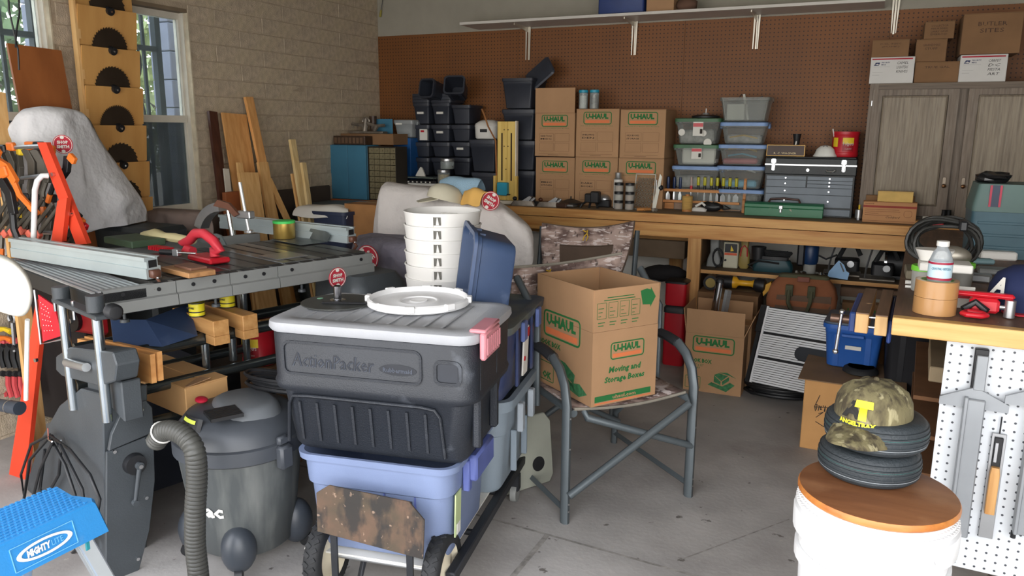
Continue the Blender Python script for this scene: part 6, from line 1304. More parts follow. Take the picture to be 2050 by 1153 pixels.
# bucket lid and black disc on grey lid
WLD = mat('lid_bright_white', (236, 236, 236), .35, var=.01)
a, b2 = FS.at(740, 606, 'Z', ZL), FS.at(943, 606, 'Z', ZL); rl = (b2-a).length/2; cl = (a+b2)/2; yf = FS.at(838, 637, 'Z', ZL).y
t = thing('pail_lid', 'white pail lid with clip tabs lying on the grey tote lid', 'lid', inS((cl.x, cl.y-.015, ZL+.0)), 9.7)
B().lathe([(rl*.97, 0), (rl, .004), (rl, .022), (rl*.955, .026), (rl*.93, .02), (rl*.92, .010), (rl*.45, .009), (rl*.42, .013), (rl*.36, .013), (rl*.34, .009), (rl*.2, .009), (rl*.17, .013), (rl*.1, .012), (.003, .009)], n=52).o('disc', WLD, t, 40)
for k in range(8): B().box(-.016, rl-.008, .008, .016, rl+.008, .028, .002).xf(Matrix.Rotation(R(45*k+12), 4, 'Z')).o('clip_tab', WLD, t)
DSK = stain(mat('disc_dark', (58, 60, 58), .5, var=.15, scale=8), (104, 104, 96), 20, .62, .7, .4)
a, c_ = FS.at(578, 606, 'Z', ZL), FS.at(765, 600, 'Z', ZL); rd = .118; cd = (FS.at(682, 606, 'Z', ZL))
t = thing('sanding_disc', 'dark sanding disc plate with a chrome arbor on the grey tote lid', 'disc', inS((cd.x-.01, cd.y+.0, ZL+.0)), 9.7)
B().lathe([(rd, 0), (rd, .004), (.02, .005)], n=48).o('plate', DSK, t, 30); B().lathe([(.026, .005), (.026, .010), (.02, .012)], n=24).o('flange', CHROME, t, 40); B().lathe([(.013, .012), (.013, .055), (.011, .057), (.008, .057), (.008, .045)], n=20).o('arbor', mat('dark_chrome', (120, 120, 124), .2, 1), t, 40)
B().box(-.04, -.052, .006, .12, -.036, .013, .003).xf(Matrix.Rotation(R(12), 4, 'Z')).o('key_bar', BLACKP, t); B().cyl((-.075, .02, .0052), (-.075, .02, .0062), .010, .010, 12).o('green_dot', mat('mint', (120, 170, 140), .6), t)
# ================================================================ camouflage folding chair and its carton
CF = mat('chair_frame', (92, 100, 104), .45, .3, var=.06, bump=.1); CFB = mat('arm_pad', (44, 46, 50), .8)
CM = mat('camo_fabric', (172, 150, 140), .9, rgb2=(104, 84, 78), scale=9, lo=.42, hi=.56, bump=.2, stretch=(1, 1, 2)); stain(CM, (214, 202, 198), 22, .56, .60, .8, (1, 1, 4)); stain(CM, (52, 42, 38), 20, .6, .66, .8, (2.5, 2.5, 1))
CMESH = mat('chair_mesh', (86, 70, 58), .9, bump=.3)
FL_, FR_ = at(1130, 1045, 'Z', 0), at(1377, 992, 'Z', 0); ang = math.degrees(math.atan2(FR_.y-FL_.y, FR_.x-FL_.x)); FC = Fr(FL_.x, FL_.y, 0, ang); CWd = (FR_-FL_).length
def cx_(px, py, y): return FC.at(px, py, 'Y', y)
t = thF('camping_chair', 'folding camouflage camping chair with grey tube frame', 'chair', FC)
za = FC.at(1078, 702, 'X', 0).z; zarm = .625; DP = .58
for x, nm in ((0, 'left'), (CWd, 'right')):
    pts = [(x, 0, 0), (x, 0, zarm-.16), (x, .02, zarm-.09), (x, .06, zarm-.04), (x, .12, zarm-.01), (x, .2, zarm), (x, .31, zarm)]
    b = B(); b.tube(pts[:4]+[pts[4]], .0225, 8, flat=.75); b.o('front_leg', CF, t, 50)
    B().tube(pts[4:], .024, 8, flat=.8).o('arm_rest', CFB, t, 50)
    B().tube([(x, DP+.01, 0), (x, DP, .16), (x, .33, .40), (x, .28, .44)], .018, 8, flat=.8).o('rear_leg', CF, t, 50); B().tube([(x, .262, .38), (x, .265, .74), (x+(-.0 if x else -.02), .42, .87)], .018, 8, flat=.8).o('back_upright', CF, t, 50)
    B().tube([(x, .0, .05), (x, DP, .05)], .013, 4).o('side_rail', CF, t)
    for z_ in (.05, .08, .3, .42): B().cyl((x+.005, -.021, z_), (x+.005, -.017, z_), .004, .004, 8).o('rivet', CHROME, t)
sz = .43
sfl, sfr = FC.at(1145, 825, 'Y', -.01), FC.at(1350, 800, 'Y', -.01); sz = .43
XA, XB = .08, CWd-.04
b = B(); b.tube([(0, -.03, .12), (XB, -.03, sz-.02), (XB, .0, sz)], .0155, 8); b.o('cross_tube', CF, t, 50)
b = B(); b.tube([(CWd, -.008, .22), (XA, -.008, sz-.02), (XA, .01, sz)], .0145, 8); b.o('cross_tube', CF, t, 50)
b = B(); b.tube([(0, DP-.05, .12), (CWd, DP-.05, sz)], .013, 8); b.tube([(CWd, DP-.03, .12), (0, DP-.03, sz)], .013, 8); b.o('rear_cross', CF, t, 50)
for x in (XA-.05, XB): B().tube([(x, 0, sz), (x, DP-.02, sz)], .0155, 8).o('seat_rail', CF, t, 50)
nu, nv = 12, 8
def seat(u, v): x = XA-.05+(XB-XA+.05)*u; y = .0+.54*v; return (x, y, sz+.018-.03*math.sin(PI*u)*.6)
b = B().grid(seat, nu, nv); b.o('seat', CM, t, 60, solid=.006)
b = B(); b.tube([seat(i/12, 0) for i in range(13)], .006, 6); b.o('seat_hem', mat('hem_grey', (140, 134, 122), .8), t)
# low backrest strip of the near chair
P0, P1 = FC.at(1022, 534, 'Y', .45), FC.at(1242, 506, 'Y', .45)
def back(u, v, o=0): return (P0.x+(P1.x-P0.x)*u, .44+.05*math.sin(PI*u)-o, .60+(P0.z+(P1.z-P0.z)*u-.60-.02*math.sin(PI*u))*v)
b = B().grid(back, 16, 8); b.o('backrest', CM, t, 60, solid=.008)
b = B(); b.tube([back(i/16, 1, .003) for i in range(17)], .006, 6); b.o('back_piping', mat('hem_grey', (140, 134, 122), .8), t)
YB2 = mat('badge_yellow', (210, 170, 50), .6)
def badge(p, X, par, s=1):
    X = Vector(X).normalized(); q = lambda a, c: p+X*a*s+Vector((0, 0, c*s)); b = B()
    b.tube([q(-.018, .03), q(0, .022), q(.012, .034), q(.006, .01), q(-.008, -.004), q(-.016, -.03)], .003, 5); b.tube([q(.008, .012), q(.014, -.006), q(.004, -.03)], .003, 5); return b.o('deer_badge', YB2, par)
badge(Vector(back(.36, .86, .012)), (1, 0, 0), t, .7)
# second camouflage chair standing further back
Y2 = 3.9; TL2, TR2 = at(1085, 447, 'Y', Y2), at(1270, 443, 'Y', Y2+.06); zb2_ = at(1180, 570, 'Y', Y2-.08).z
t = thing('camping_chair', 'second camouflage camping chair with brown mesh back behind the first chair', 'chair', (0, 0, 0))
def bk2(u, v, o=0):
    w_ = 1-.25*(1-v)**2; uu = .5+(u-.5)*w_; return (TL2.x+(TR2.x-TL2.x)*uu, Y2-.08+.08*v+.06*uu+.05*math.sin(PI*u)-o, zb2_+(TL2.z+(TR2.z-TL2.z)*u-zb2_-.035*math.sin(PI*u))*v)
b = B().grid(bk2, 18, 12); b.o('backrest', CM, t, 60, solid=.008)
b = B().grid(lambda u, v: bk2(.2+.6*u, .2+.46*v, .012), 12, 6); b.o('mesh_panel', CMESH, t, 60)
b = B(); b.tube([bk2(i/16, 1) for i in range(17)], .005, 6); b.tube([bk2(.2+.6*i/16, .66, .014) for i in range(17)], .004, 5); b.tube([bk2(1, i/10) for i in range(11)], .005, 6); b.o('back_piping', mat('piping_brown', (84, 68, 56), .8), t)
badge(Vector(bk2(.47, .86, .014)), (1, 0, 0), t, .95)
for x, px in ((TL2.x-.01, 0), (TR2.x+.01, 1)):
    B().tube([(x, Y2+.03+.06*px, TL2.z-.02), (x, Y2-.02+.06*px, .62), (x, Y2-.02+.06*px, 0)], .018, 8, flat=.8).o('back_upright', CF, t, 50); B().tube([(x+.03*px, Y2+.0, .66), (x+.03*px, Y2-.3, .64), (x+.03*px, Y2-.36, .56)], .022, 8, flat=.7).o('arm_rest', CFB, t, 50); B().tube([(x+.03*px, Y2-.36, .56), (x+.03*px, Y2-.37, .0)], .018, 8, flat=.8).o('front_leg', CF, t, 50)
B().grid(lambda u, v: (TL2.x+(TR2.x-TL2.x)*u, Y2-.4+.42*v, .44-.03*math.sin(PI*u)), 8, 6).o('seat', CM, t, 60, solid=.006)
# carton on the chair
C0 = at(1183, 816, 'Z', .452); Rr_, Ll_ = at(1311, 789, 'Z', .452), at(1097, 757, 'Z', .452); ang = math.degrees(math.atan2(Rr_.y-C0.y, Rr_.x-C0.x)); w = (Rr_-C0).length; d = .385
FX = Fr(C0.x, C0.y, .452, ang)
ztf = at(1184, 587, 'X', C0.x).z; zt = FX.at(1240, 576, 'Y', 0).z; hs = FX.at(1184, 668, 'Y', 0).z; 
t = open_box('moving_carton', 'open moving carton with green print standing on the camouflage chair', (C0.x, C0.y, .452), ang, w, d, hs, zt-hs, (0, 0, 0, 2))
m = basis((0, -.0004, 0), (1, 0, 0), (0, 0, 1)); H_ = zt
logo(t, m, w*.27, hs*.60, w*.52)
text('lettering', 'Moving and', hs*.11, m @ Vector((w*.25, hs*.40, 0)), (1, 0, 0), (0, 0, 1), GRN, t, width=w*.5, shear=.15, bold=.04); text('lettering', 'Storage Boxes', hs*.11, m @ Vector((w*.19, hs*.27, 0)), (1, 0, 0), (0, 0, 1), GRN, t, width=w*.62, shear=.15, bold=.04)
b = B(); patch(b, m, w*.05, hs*.05, w*.92, hs*.13); b.o('green_band', GRN, t); b = B(); patch(b, m, w*.05, hs*.02, w*.92, hs*.035); b.o('orange_band', ORG, t); text('lettering', 'uhaul.com', hs*.05, m @ Vector((w*.32, hs*.065, .001)), (1, 0, 0), (0, 0, 1), KRAFT, t, width=w*.36, bold=.03)
m2 = basis((0, -.0004, hs+.001), (1, 0, 0), (0, 0, 1)); fh = zt-hs; b = B()
for k in range(4):
    x = w*(.05+.17*k); rrect(b, m2, x, fh*.3, x+w*.14, fh*.68, .003, .0015)
    for q in range(3): patch(b, m2, x+w*.02, fh*(.36+.09*q), x+w*(.06+.02*((k+q) % 3)), fh*(.375+.09*q))
    patch(b, m2, x+w*.02, fh*.2, x+w*.12, fh*.22); patch(b, m2, x+w*.02, fh*.13, x+w*.1, fh*.15)
patch(b, m2, w*.2, fh*.78, w*.6, fh*.8); patch(b, m2, w*.15, fh*.72, w*.62, fh*.74); b.o('print_diagram', GRN, t)
b = B(); b.prism([(w*.70, fh*.86), (w*.80, fh*.9), (w*.86, fh*.86), (w*.86, fh*.92), (w*.94, fh*.68), (w*.86, fh*.44), (w*.86, fh*.5), (w*.74, fh*.52)], .0008, m2); b.o('recycle_badge', GRN, t)
m3 = basis((-.0004, d, 0), (0, -1, 0), (0, 0, 1)); logo(t, m3, d*.14, hs*.72, d*.66)
text('lettering', 'BOOK BOX', hs*.085, m3 @ Vector((d*.06, hs*.58, 0)), (0, -1, 0), (0, 0, 1), GRN, t, width=d*.4, bold=.05); text('lettering', '12 x 12', hs*.04, m3 @ Vector((d*.2, hs*.51, 0)), (0, -1, 0), (0, 0, 1), GRN, t, width=d*.16, bold=.03)
b = B()
for pts in ([(.42, .46), (.55, .44), (.72, .33), (.70, .2), (.5, .3)], [(.5, .29), (.7, .18), (.72, .12), (.56, .2)], [(.45, .2), (.62, .1), (.8, .06), (.93, .14), (.8, .24), (.66, .2)]): b.prism([(d*u, hs*v) for u, v in pts], .0008, m3)
b.o('book_picture', mat('print_green_soft', (54, 112, 70), .8), t)
b = B(); rrect(b, m3, d*.02, hs*.06, d*.34, hs*.34, d*.02, d*.008); b.o('print_frame', GRN, t); text('lettering', 'OK', hs*.11, m3 @ Vector((d*.13, hs*.09, 0)), (0, -1, 0), (0, 0, 1), GRN, t, width=d*.17, bold=.05)
# ---------------------------------------------------------------- grey panel with handle leaning behind the cart
a_, c2, d2 = at(1120, 845, 'Z', .36), at(1092, 960, 'Z', .06), at(1063, 940, 'Z', .08)
pb0, pb1 = at(1060, 935, 'Z', .03), at(1100, 960, 'Z', .03); PC = mat('console_grey', (150, 152, 140), .5, var=.05); 
t = thing('console_case', 'pale grey flat case with a round black handle recess beside the chair leg', 'case', (at(1098, 965, 'Z', 0).x-.02, at(1098, 965, 'Z', 0).y+.03, 0), 60)
b = B(); b.prism([(-.26, .0), (-.02, 0), (0, .03), (0, .26), (-.03, .3), (-.26, .3)], .05, basis((0, 0, .005), (1, 0, 0), (0, .12, 1)), .004); b.o('body', PC, t)
M0 = basis((-.075, -.034, .10), (1, 0, 0), (0, .12, 1)); b = B(); b.lathe([(.045, 0), (.045, .004), (.03, .005)], n=24, m=M0); b.o('recess', BLACKP, t, 40); B().box(-.05, -.008, -.01, .01, .008, .002, .002, m=M0).o('turn_latch', GRYP, t)
# ================================================================ grey covers in the middle
CVG = mat('cover_grey', (210, 204, 200), .85, var=.05, scale=5, bump=1, bscale=7, bdist=.035); CVP = mat('cover_mauve', (122, 118, 130), .85, var=.05, scale=5, bump=1, bscale=7, bdist=.04); LR = mat('logo_red', (176, 38, 56), .8)
def cover(name, label, pts, Y, d, m, seed, wr=.012, parent=None, cat='cover', nv=7, sdir=None):
    """pts: (px, py_top, py_bottom) outline stations on the real plane Y; swept back by depth d and softly wrinkled"""
    rnd = random.Random(seed); ph = [rnd.uniform(0, 6) for _ in range(6)]
    P = [(at(p[0], p[1], 'Y', Y+(p[3] if len(p) > 3 else 0)), at(p[0], p[2], 'Y', Y+(p[3] if len(p) > 3 else 0))) for p in pts]
    n = 26; xs = []; ts = []; bs = []; ys = []
    for i in range(n+1):
        u = i/n*(len(P)-1); k = min(int(u), len(P)-2); f_ = u-k; xs.append(P[k][0].x*(1-f_)+P[k+1][0].x*f_); ts.append(P[k][0].z*(1-f_)+P[k+1][0].z*f_); bs.append(P[k][1].z*(1-f_)+P[k+1][1].z*f_); ys.append(P[k][0].y*(1-f_)+P[k+1][0].y*f_)
    sd = ray(sum(p[0] for p in pts)/len(pts), 450); sd.z = 0; sd.normalize(); sd = Vector(sdir) if sdir else sd
    prof = [(0, 0), (0, .25), (.0, .5), (.01, .75), (.05, .93), (.2, 1), (.8, 1), (.95, .93), (1, .7), (1, 0)]
    def fn(u, v):
        i = u*n; k = min(int(i), n-1); x, t_, b_, y = xs[int(round(i))], ts[int(round(i))], bs[int(round(i))], ys[int(round(i))]
        j = v*(len(prof)-1); q = prof[int(round(j))]; e_ = 1-.0*abs(2*u-1)
        wv = wr*(math.sin(u*17+ph[0]+v*5)+.7*math.sin(u*31+ph[1]-v*9)+.5*math.sin(v*14+u*11+ph[2]))
        zz = b_+(t_-b_)*q[1]
        return (x+(.4*wv if 0 < u < 1 else 0)+sd.x*d*q[0], y+sd.y*d*q[0]+wv*(1 if q[0] < .5 else 0), zz)
    b = B(); b.grid(fn, n, len(prof)-1)
    # end caps
    bm = b.b; bm.verts.ensure_lookup_table(); m_ = len(prof)
    for i in (0, n): 
        vs = [bm.verts[i*m_+j] for j in range(m_)]
        bm.faces.new(vs if i == 0 else vs[::-1])
    o = b.o(name, m, parent, 180, sub=1); return o
def shoplogo(par, c, X, Y, r, lean=0, simple=False, rot=0):
    X = Vector(X).normalized(); m = basis(c, X, Y) @ Matrix.Rotation(R(rot), 4, 'Z')
    b = B(); b.prism([(r*math.cos(2*PI*i/28), r*math.sin(2*PI*i/28)) for i in range(28)], .002, m); b.o('logo_disc', LR, par)
    b = B()
    b.rings([[(r*q*math.cos(2*PI*i/28), r*q*math.sin(2*PI*i/28), z) for i in range(28)] for q, z in ((.93, .0021), (.93, .003), (.87, .003), (.87, .0021))], False, False, m=m); b.o('logo_ring', PAPER, par)
    for s in (-1, 1):
        b = B(); b.prism([(r*.2*math.cos(2*PI*i/12), s*r*.72+r*.16*math.sin(2*PI*i/12)) for i in range(12)], .003, m); b.o('logo_knob', PAPER, par)
    Xm, Ym = m.to_3x3().col[0], m.to_3x3().col[1]
    text('lettering', 'SHOP', r*.36, m @ Vector((-r*.55, r*.05, .003)), Xm, Ym, PAPER, par, width=r*1.1, bold=.05); text('lettering', 'SMITH', r*.36, m @ Vector((-r*.62, -r*.42, .003)), Xm, Ym, PAPER, par, width=r*1.24, bold=.05)
YC = 3.75
t = thing('machine_cover', 'light grey cloth cover with red round logo over a machine behind the white tubs', 'cover', (0, 0, 0))
o = cover('cover', '', [(746, 480, 545), (757, 375, 548), (768, 366, 550), (800, 372, 552), (870, 378, 552), (930, 380, 560), (965, 390, 570), (1000, 405, 575), (1035, 430, 565), (1060, 455, 545), (1070, 485, 520)], YC, .35, CVG, 3, parent=t)
c = at(984, 402, 'Y', YC-.035); shoplogo(t, c+Vector((0, -.012, .0)), (1, .0, -.55), (.45, .25, 1), .052)
sp_ = at(900, 560, 'Y', 3.9); B().box(sp_.x-.25, 3.82, .0, sp_.x+.3, 4.0, .5, .01).o('machine_base', CHB, t)
t2 = thing('mauve_cover', 'mauve grey cloth cover with large red logo at the end of the saw', 'cover', (0, 0, 0))
o = cover('cover', '', [(700, 500, 585), (715, 486, 592), (740, 480, 598), (780, 483, 600), (830, 486, 600), (900, 490, 590)], 3.1, .4, CVP, 5, parent=t2)
c = at(741, 515, 'Y', 3.05); shoplogo(t2, c+Vector((0, -.02, 0)), (.75, 0, .66), (-.66, 0, .75), .062, rot=0)
B().box(at(720, 600, 'Y', 3.2).x, 3.2, 0, at(880, 600, 'Y', 3.2).x, 3.4, .72, .02).o('machine_base', CHB, t2)
# cap and cloths on the grey cover
ZQ = at(900, 392, 'Y', 3.8).z
CAPG = mat('cap_beige', (206, 200, 178), .85, var=.05)
p = at(890, 400, 'Y', 3.72); t = thing('beige_hat', 'pale beige baseball cap resting on the light grey cover', 'cap', (p.x, 3.72, p.z), -50); rc = .1
b = B(); b.lathe([(rc, 0), (rc, .02), (rc*.92, .05), (rc*.65, .075), (rc*.3, .086), (.003, .088)], n=22); b.xf(Matrix.Rotation(R(-14), 4, 'X')); b.o('crown', CAPG, t, 60)
b = B(); b.prism([(-.08, 0), (.08, 0), (.075, -.06), (.045, -.1), (-.045, -.1), (-.075, -.06)], .004, Matrix.Translation((0, -.05, .008)) @ Matrix.Rotation(R(10), 4, 'X')); b.o('brim', CAPG, t)
def rag(name, label, px, py, Y, w_, d_, h_, m, seed, deg=0, cut=0):
    p = at(px, py, 'Y', Y); rnd = random.Random(seed); a, b_, c_ = [rnd.uniform(0, 6) for _ in range(3)]
    def fn(u, v): return ((u-.5)*w_*(1+.1*math.sin(7*v+a)), (v-.5)*d_*(1+.1*math.sin(6*u+b_)), h_*(.5+.4*math.sin(PI*u)*math.sin(PI*v)+.12*math.sin(9*u+a)+.12*math.sin(8*v+c_))-(h_*1.6*(abs(2*v-1)**3)))
    o = B().grid(fn, 14, 12).o(name, m, None, 180, solid=.004, sub=1); o.location = (p.x, Y, p.z); o.rotation_euler = (0, 0, R(deg)); tag(o, label, 'cloth'); return o
rag('blue_cloth', 'pale blue terry cloth lying on the beige cap', 926, 368, 3.84, .22, .2, .05, mat('terry_blue', (142, 172, 192), .95, var=.1, bump=.8, bscale=200), 2, 10)
rag('yellow_chamois', 'yellow chamois cloth beside the pale blue cloth', 955, 392, 3.74, .17, .12, .04, mat('chamois', (224, 176, 96), .9, var=.08, bump=.3), 5, -20)
# drum-table tools on top left behind: scroll saw strip, mask, jars
Yj = 4.86
p = at(715, 392, 'Z', BT)
jar('peanut_jar', 'round jar with yellow lid by the drawer cabinet', (at(751, 370, 'Y', 4.84).x, 4.86, BT+.001), .034, .125, YEL, WHTC, fill=PAPER)
t = thing('blower_housing', 'long low white and grey housing behind the grey cover', 'housing', (at(765, 360, 'Y', 4.86).x, 4.9, BT+.001)); Lh = at(868, 360, 'Y', 4.86).x-at(765, 360, 'Y', 4.86).x; hh = at(820, 367, 'Y', 4.86).z-BT
B().box(0, 0, 0, Lh, .12, hh, .004).o('body', WHT, t); B().box(.0, -.004, hh+.001, Lh, .1, hh+.02, .002).o('dark_band', BLACKP, t)
for k in range(11): B().box(.02+k*Lh/12, -.012, hh+.004, .03+k*Lh/12, -.0045, hh+.014).o('vent_tooth', PAPER, t)
B().box(-.03, .0, hh+.035, Lh-.01, .1, hh+.043, .002).o('glass_shelf', mat('shelf_green_grey', (110, 122, 116), .3), t); b = B(); b.tube([(Lh-.02, 0, hh+.02), (Lh-.02, 0, hh+.05)], .004, 5); b.tube([(0, 0, hh+.02), (0, 0, hh+.035)], .004, 5); b.o('stand', BLACKP, t)
zsh = BT+hh+.046
jar('brush_jar', 'clear jar with teal lid holding silver strips behind the grey cover', (at(781, 340, 'Y', 4.95).x, 4.95, zsh), .028, .1, TEAL, fill=STEEL, fillh=.8)
jar('low_jar', 'low jar with teal lid next to the white housing', (at(767, 352, 'Y', 4.88).x-.03, 4.86, BT+.02), .03, .075, TEAL, fill=PAPER)
jar('steel_lid_jar', 'squat glass jar with silver lid on top of another jar', (at(890, 330, 'Y', 4.88).x, 4.92, at(890, 338, 'Y', 4.92).z), .05, .075, STEEL, fill=mat('dark_fill', (60, 84, 60), .8), fillh=.3)
jar('clothespin_jar', 'tall jar with silver lid full of pale bits behind the cap', (at(883, 350, 'Y', 4.88).x, 4.92, BT+.001), .045, at(883, 339, 'Y', 4.92).z-BT-.003, STEEL, fill=mat('pale_bits', (200, 176, 120), .8, var=.4, scale=90), fillh=.85)
p = at(842, 346, 'Y', 4.92); t = thing('triangle_sander', 'white triangular sanding pad with dark dots behind the grey cover', 'sanding pad', (p.x, 4.93, zsh)); b = B(); b.prism([(-.042, 0), (.042, 0), (.034, .02), (.006, .068), (-.006, .068), (-.034, .02)], .02, basis((0, 0, 0), (1, 0, 0), (0, .2, 1)), .003); b.o('pad', PAPER, t)
for u, v in ((0, .05), (-.012, .032), (.012, .032), (-.02, .014), (.02, .014), (0, .03)): B().cyl((u, -.001+v*.2-.0, v), (u, -.005+v*.2, v), .003, .003, 8).o('hole', BLACKP, t)
# ================================================================ leaning boards by the left wall
W_A = wood('ply_orange', (222, 166, 104), (200, 140, 78), 2, .5); W_B = wood('board_light', (228, 184, 124), (208, 156, 94), 2, .5); W_D = wood('board_dark', (84, 48, 34), (56, 30, 22), 2, .4); W_S = wood('stick_pale', (224, 200, 150), (200, 168, 110), 2, .5)
LK = .17   # boards lean as parallel planes x = X0 - LK*z
def lean(name, label, px0, pyt, px1, pxb0, pxb1, X0, m, th=.02, zb=.0, pyb=445, dxb=.3, cat='board'):
    """board leaning to the left wall: top edge on plane X=X0, foot standing out from the wall"""
    def pl(u, v): d = ray(u, v); return CP+d*((X0-LK*CP.z-CP.x)/(d.x+LK*d.z))
    a, b_, c, d_ = pl(px0, pyt), pl(px1, pyt), pl(pxb0, pyb), pl(pxb1, pyb)
    A_, C_ = (a+b_)/2, (c+d_)/2; s = (A_.z-.004)/(A_.z-C_.z); C_ = A_+(C_-A_)*s; ax = (C_-A_).normalized(); wd = abs(b_.y-a.y)
    yv = Vector((0, 1, 0)); yv = (yv-ax*yv.dot(ax)).normalized()*wd/2; th_ = yv.cross(ax).normalized()*th; th_ = th_ if th_.x > 0 else -th_
    a = A_; bb = B(); bb.rings([[-yv, yv, yv+th_, th_-yv], [C_-A_-yv, C_-A_+yv, C_-A_+yv+th_, C_-A_-yv+th_]])
    o = bb.o(name, m); o.location = a; tag(o, label, cat); return o
lean('dark_board', 'dark brown board leaning on the block wall beside the narrow window', 414, 224, 430, 440, 458, -3.31, W_D, .02)
lean('plywood_sheet', 'orange brown plywood sheet leaning between the dark and the tall boards', 442, 228, 490, 470, 530, -3.31, W_A, .012)
lean('tall_board', 'tallest orange brown board leaning on the block wall', 487, 195, 502, 535, 560, -3.285, W_A, .02)
lean('short_board', 'short wide tan board in front of the plywood sheet', 474, 346, 512, 490, 525, -3.18, W_B, .02)
lean('narrow_board', 'narrow tan board behind the short wide board', 472, 326, 482, 482, 500, -3.21, W_B, .015)
lean('thin_offcut', 'brown offcut edge leaning right of the short wide board', 513, 325, 532, 530, 556, -3.245, W_B, .02)
lean('pale_stick', 'long pale wooden stick, tallest of the three right of the boards', 577, 280, 587, 603, 615, -3.17, W_S, .02)
lean('broom_handle', 'round tan pole right of the long pale stick', 600, 326, 608, 614, 628, -3.14, W_S, .02)
lean('short_stick', 'shorter tan stick left of the long pale stick', 581, 348, 588, 596, 606, -3.2, W_B, .015)
lean('slanted_batten', 'brown batten slanting steeply behind the tall board', 531, 360, 540, 566, 584, -3.255, W_B, .02)
lean('white_offcut', 'short white board beside the dark brown board', 446, 338, 456, 455, 470, -3.28, TRIMW, .01)
p = at(444, 385, 'X', -3.45); tag(B().box(p.x, p.y, 0, p.x+.03, p.y+.12, p.z, .002).o('brown_plank', mat('plank_redbrown', (156, 88, 48), .7)), 'short red brown plank low beside the white offcut', 'board')
# dark headboard, drum and boxes behind the fence
x = -3.55; a, c = at(540, 385, 'X', x), at(657, 370, 'X', x)
o = B().box(0, 0, .55, .025, c.y-a.y, c.z, .01).o('dark_headboard', mat('board_charcoal', (66, 56, 48), .7)); o.location = (x, a.y, 0); tag(o, 'dark brown rounded board standing against the wall behind the sticks', 'board')
tag(B().cyl((-3.3, 4.35, .0), (-3.3, 4.35, at(640, 408, 'Y', 4.3).z), .28, .29, 28).o('grey_drum', mat('drum_grey', (98, 104, 104), .5), None, 40), 'round grey drum in the corner under the bench end', 'drum')
x0 = at(690, 430, 'Y', 3.9).x; x1 = at(745, 430, 'Y', 3.9).x; z1 = at(700, 408, 'Y', 3.9).z
t = carton('corner_carton', 'tall brown carton between the saw fence and the grey cover', (x0, 3.9, 0), 0, x1-x0+.1, .3, z1, mat('carton_brown', (158, 112, 66), .85))  # one even mid brown for this carton
x0 = at(620, 425, 'Y', 3.8).x; x1 = at(690, 425, 'Y', 3.8).x; z1 = at(650, 424, 'Y', 3.8).z; t = tote('navy_crate', 'navy crate with folded white cloth behind the saw fence', 'crate', ((x0+x1)/2, 3.95, .35), 0, x1-x0, .3, z1-.35, mat('crate_navy', (42, 52, 78), .5), None, .9, .01, .02, None, 0)
rag('white_cloth', 'folded white cloth on the navy crate', 655, 420, 3.9, .36, .2, .04, PAPER, 8, 5)
tag(B().box(-3.6, 3.45, .0, -3.55, 4.1, at(350, 425, 'X', -3.5).z, .01).o('brown_blanket_board', mat('blanket_board', (112, 96, 86), .9)), 'brown grey fabric panel standing under the narrow window', 'panel')
cover('blanket', '', [(292, 425, 475), (320, 422, 478), (360, 424, 478), (400, 426, 478), (425, 430, 475)], 2.95, .25, mat('blanket_brown', (128, 112, 104), .95, bump=.3), 9, .008, nv=5); o = bpy.data.objects['blanket']; tag(o, 'brown grey blanket bundle below the narrow window', 'blanket')
# ================================================================ multi-purpose saw at the left (frame T)
FT = Fr(-2.19, 1.69, 0, 72.5)
def T(px, py, ax, v): return FT.at(px, py, ax, v)
RAIL = mat('rail_grey', (138, 140, 138), .5, .3, var=.08, scale=3, bump=.1); TBL = stain(mat('table_cast', (70, 70, 68), .4, .4, var=.2, scale=6), (120, 110, 98), 5, .6, .75, .5); TBLP = mat('table_plate', (126, 128, 128), .3, .7, var=.15, scale=4)
CAST = stain(mat('cast_dark', (62, 67, 71), .5, var=.08, bump=.2, bscale=200), (110, 118, 126), 6, .66, .8, .4); ALB = mat('fence_alu', (186, 198, 200), .38, .45, var=.04); BRH = mat('brown_handle', (96, 62, 48), .4)
ZT_ = .95
t = thF('table_saw', 'grey multi-purpose table saw with long front rail and dark cast tables', 'table saw', FT)
xsn = [-.03]+[T(p, 600-(p-355)*.3, 'Y', 0).x for p in (355, 461, 556)]+[1.05]
for a, c in zip(xsn, xsn[1:]):
    b = B(); b.rings([[(x, .03, ZT_-.008), (x, 0, ZT_-.008), (x, 0, ZT_-.048), (x, -.012, ZT_-.052), (x, -.014, ZT_-.088), (x, -.004, ZT_-.092), (x, .03, ZT_-.09)] for x in (a+.0015, c-.0015)]); sg = b.o('rail_segment', RAIL, t)
    for x in (a+.06, c-.06):
        B().cyl((x, -.0035, ZT_-.028), (x, -.0002, ZT_-.028), .007, .007, 12).o('bolt', BLACKP, sg)
B().box(-.03, .9, ZT_-.09, 1.05, .93, ZT_-.008).o('rear_rail', RAIL, t)
for a, c, m_ in ((.13, .42, TBL), (.425, .63, TBL), (.64, .82, TBLP), (.825, 1.04, TBL)):
    b = B(); b.box(a, .032, ZT_-.035, c, .62, ZT_-.003, .002); b.o('table', m_, t)
    for q in range(2): x = a+(c-a)*(.3+.4*q); B().box(x-.006, .034, ZT_-.0028, x+.006, .618, ZT_-.002).o('groove', BLACKP, t)
b = B()
for k in range(14):
    x = .14+k*.064; b.box(x, .006, ZT_-.02, x+.045, .03, ZT_-.006)
b.o('rail_spacer', BLACKP, t)
B().box(.66, .1, ZT_-.002, .80, .24, ZT_+.0005).o('insert_plate', STEEL, t)
# near extension table
B().box(-.065, .0, ZT_-.075, .11, .93, ZT_-.014, .004).o('extension_table', mat('ext_black', (30, 32, 34), .5), t)
for k in range(9): B().box(-.062+k*.019, .005, ZT_-.0135, -.052+k*.019, .925, ZT_-.009).o('table_slat', ALU, t)
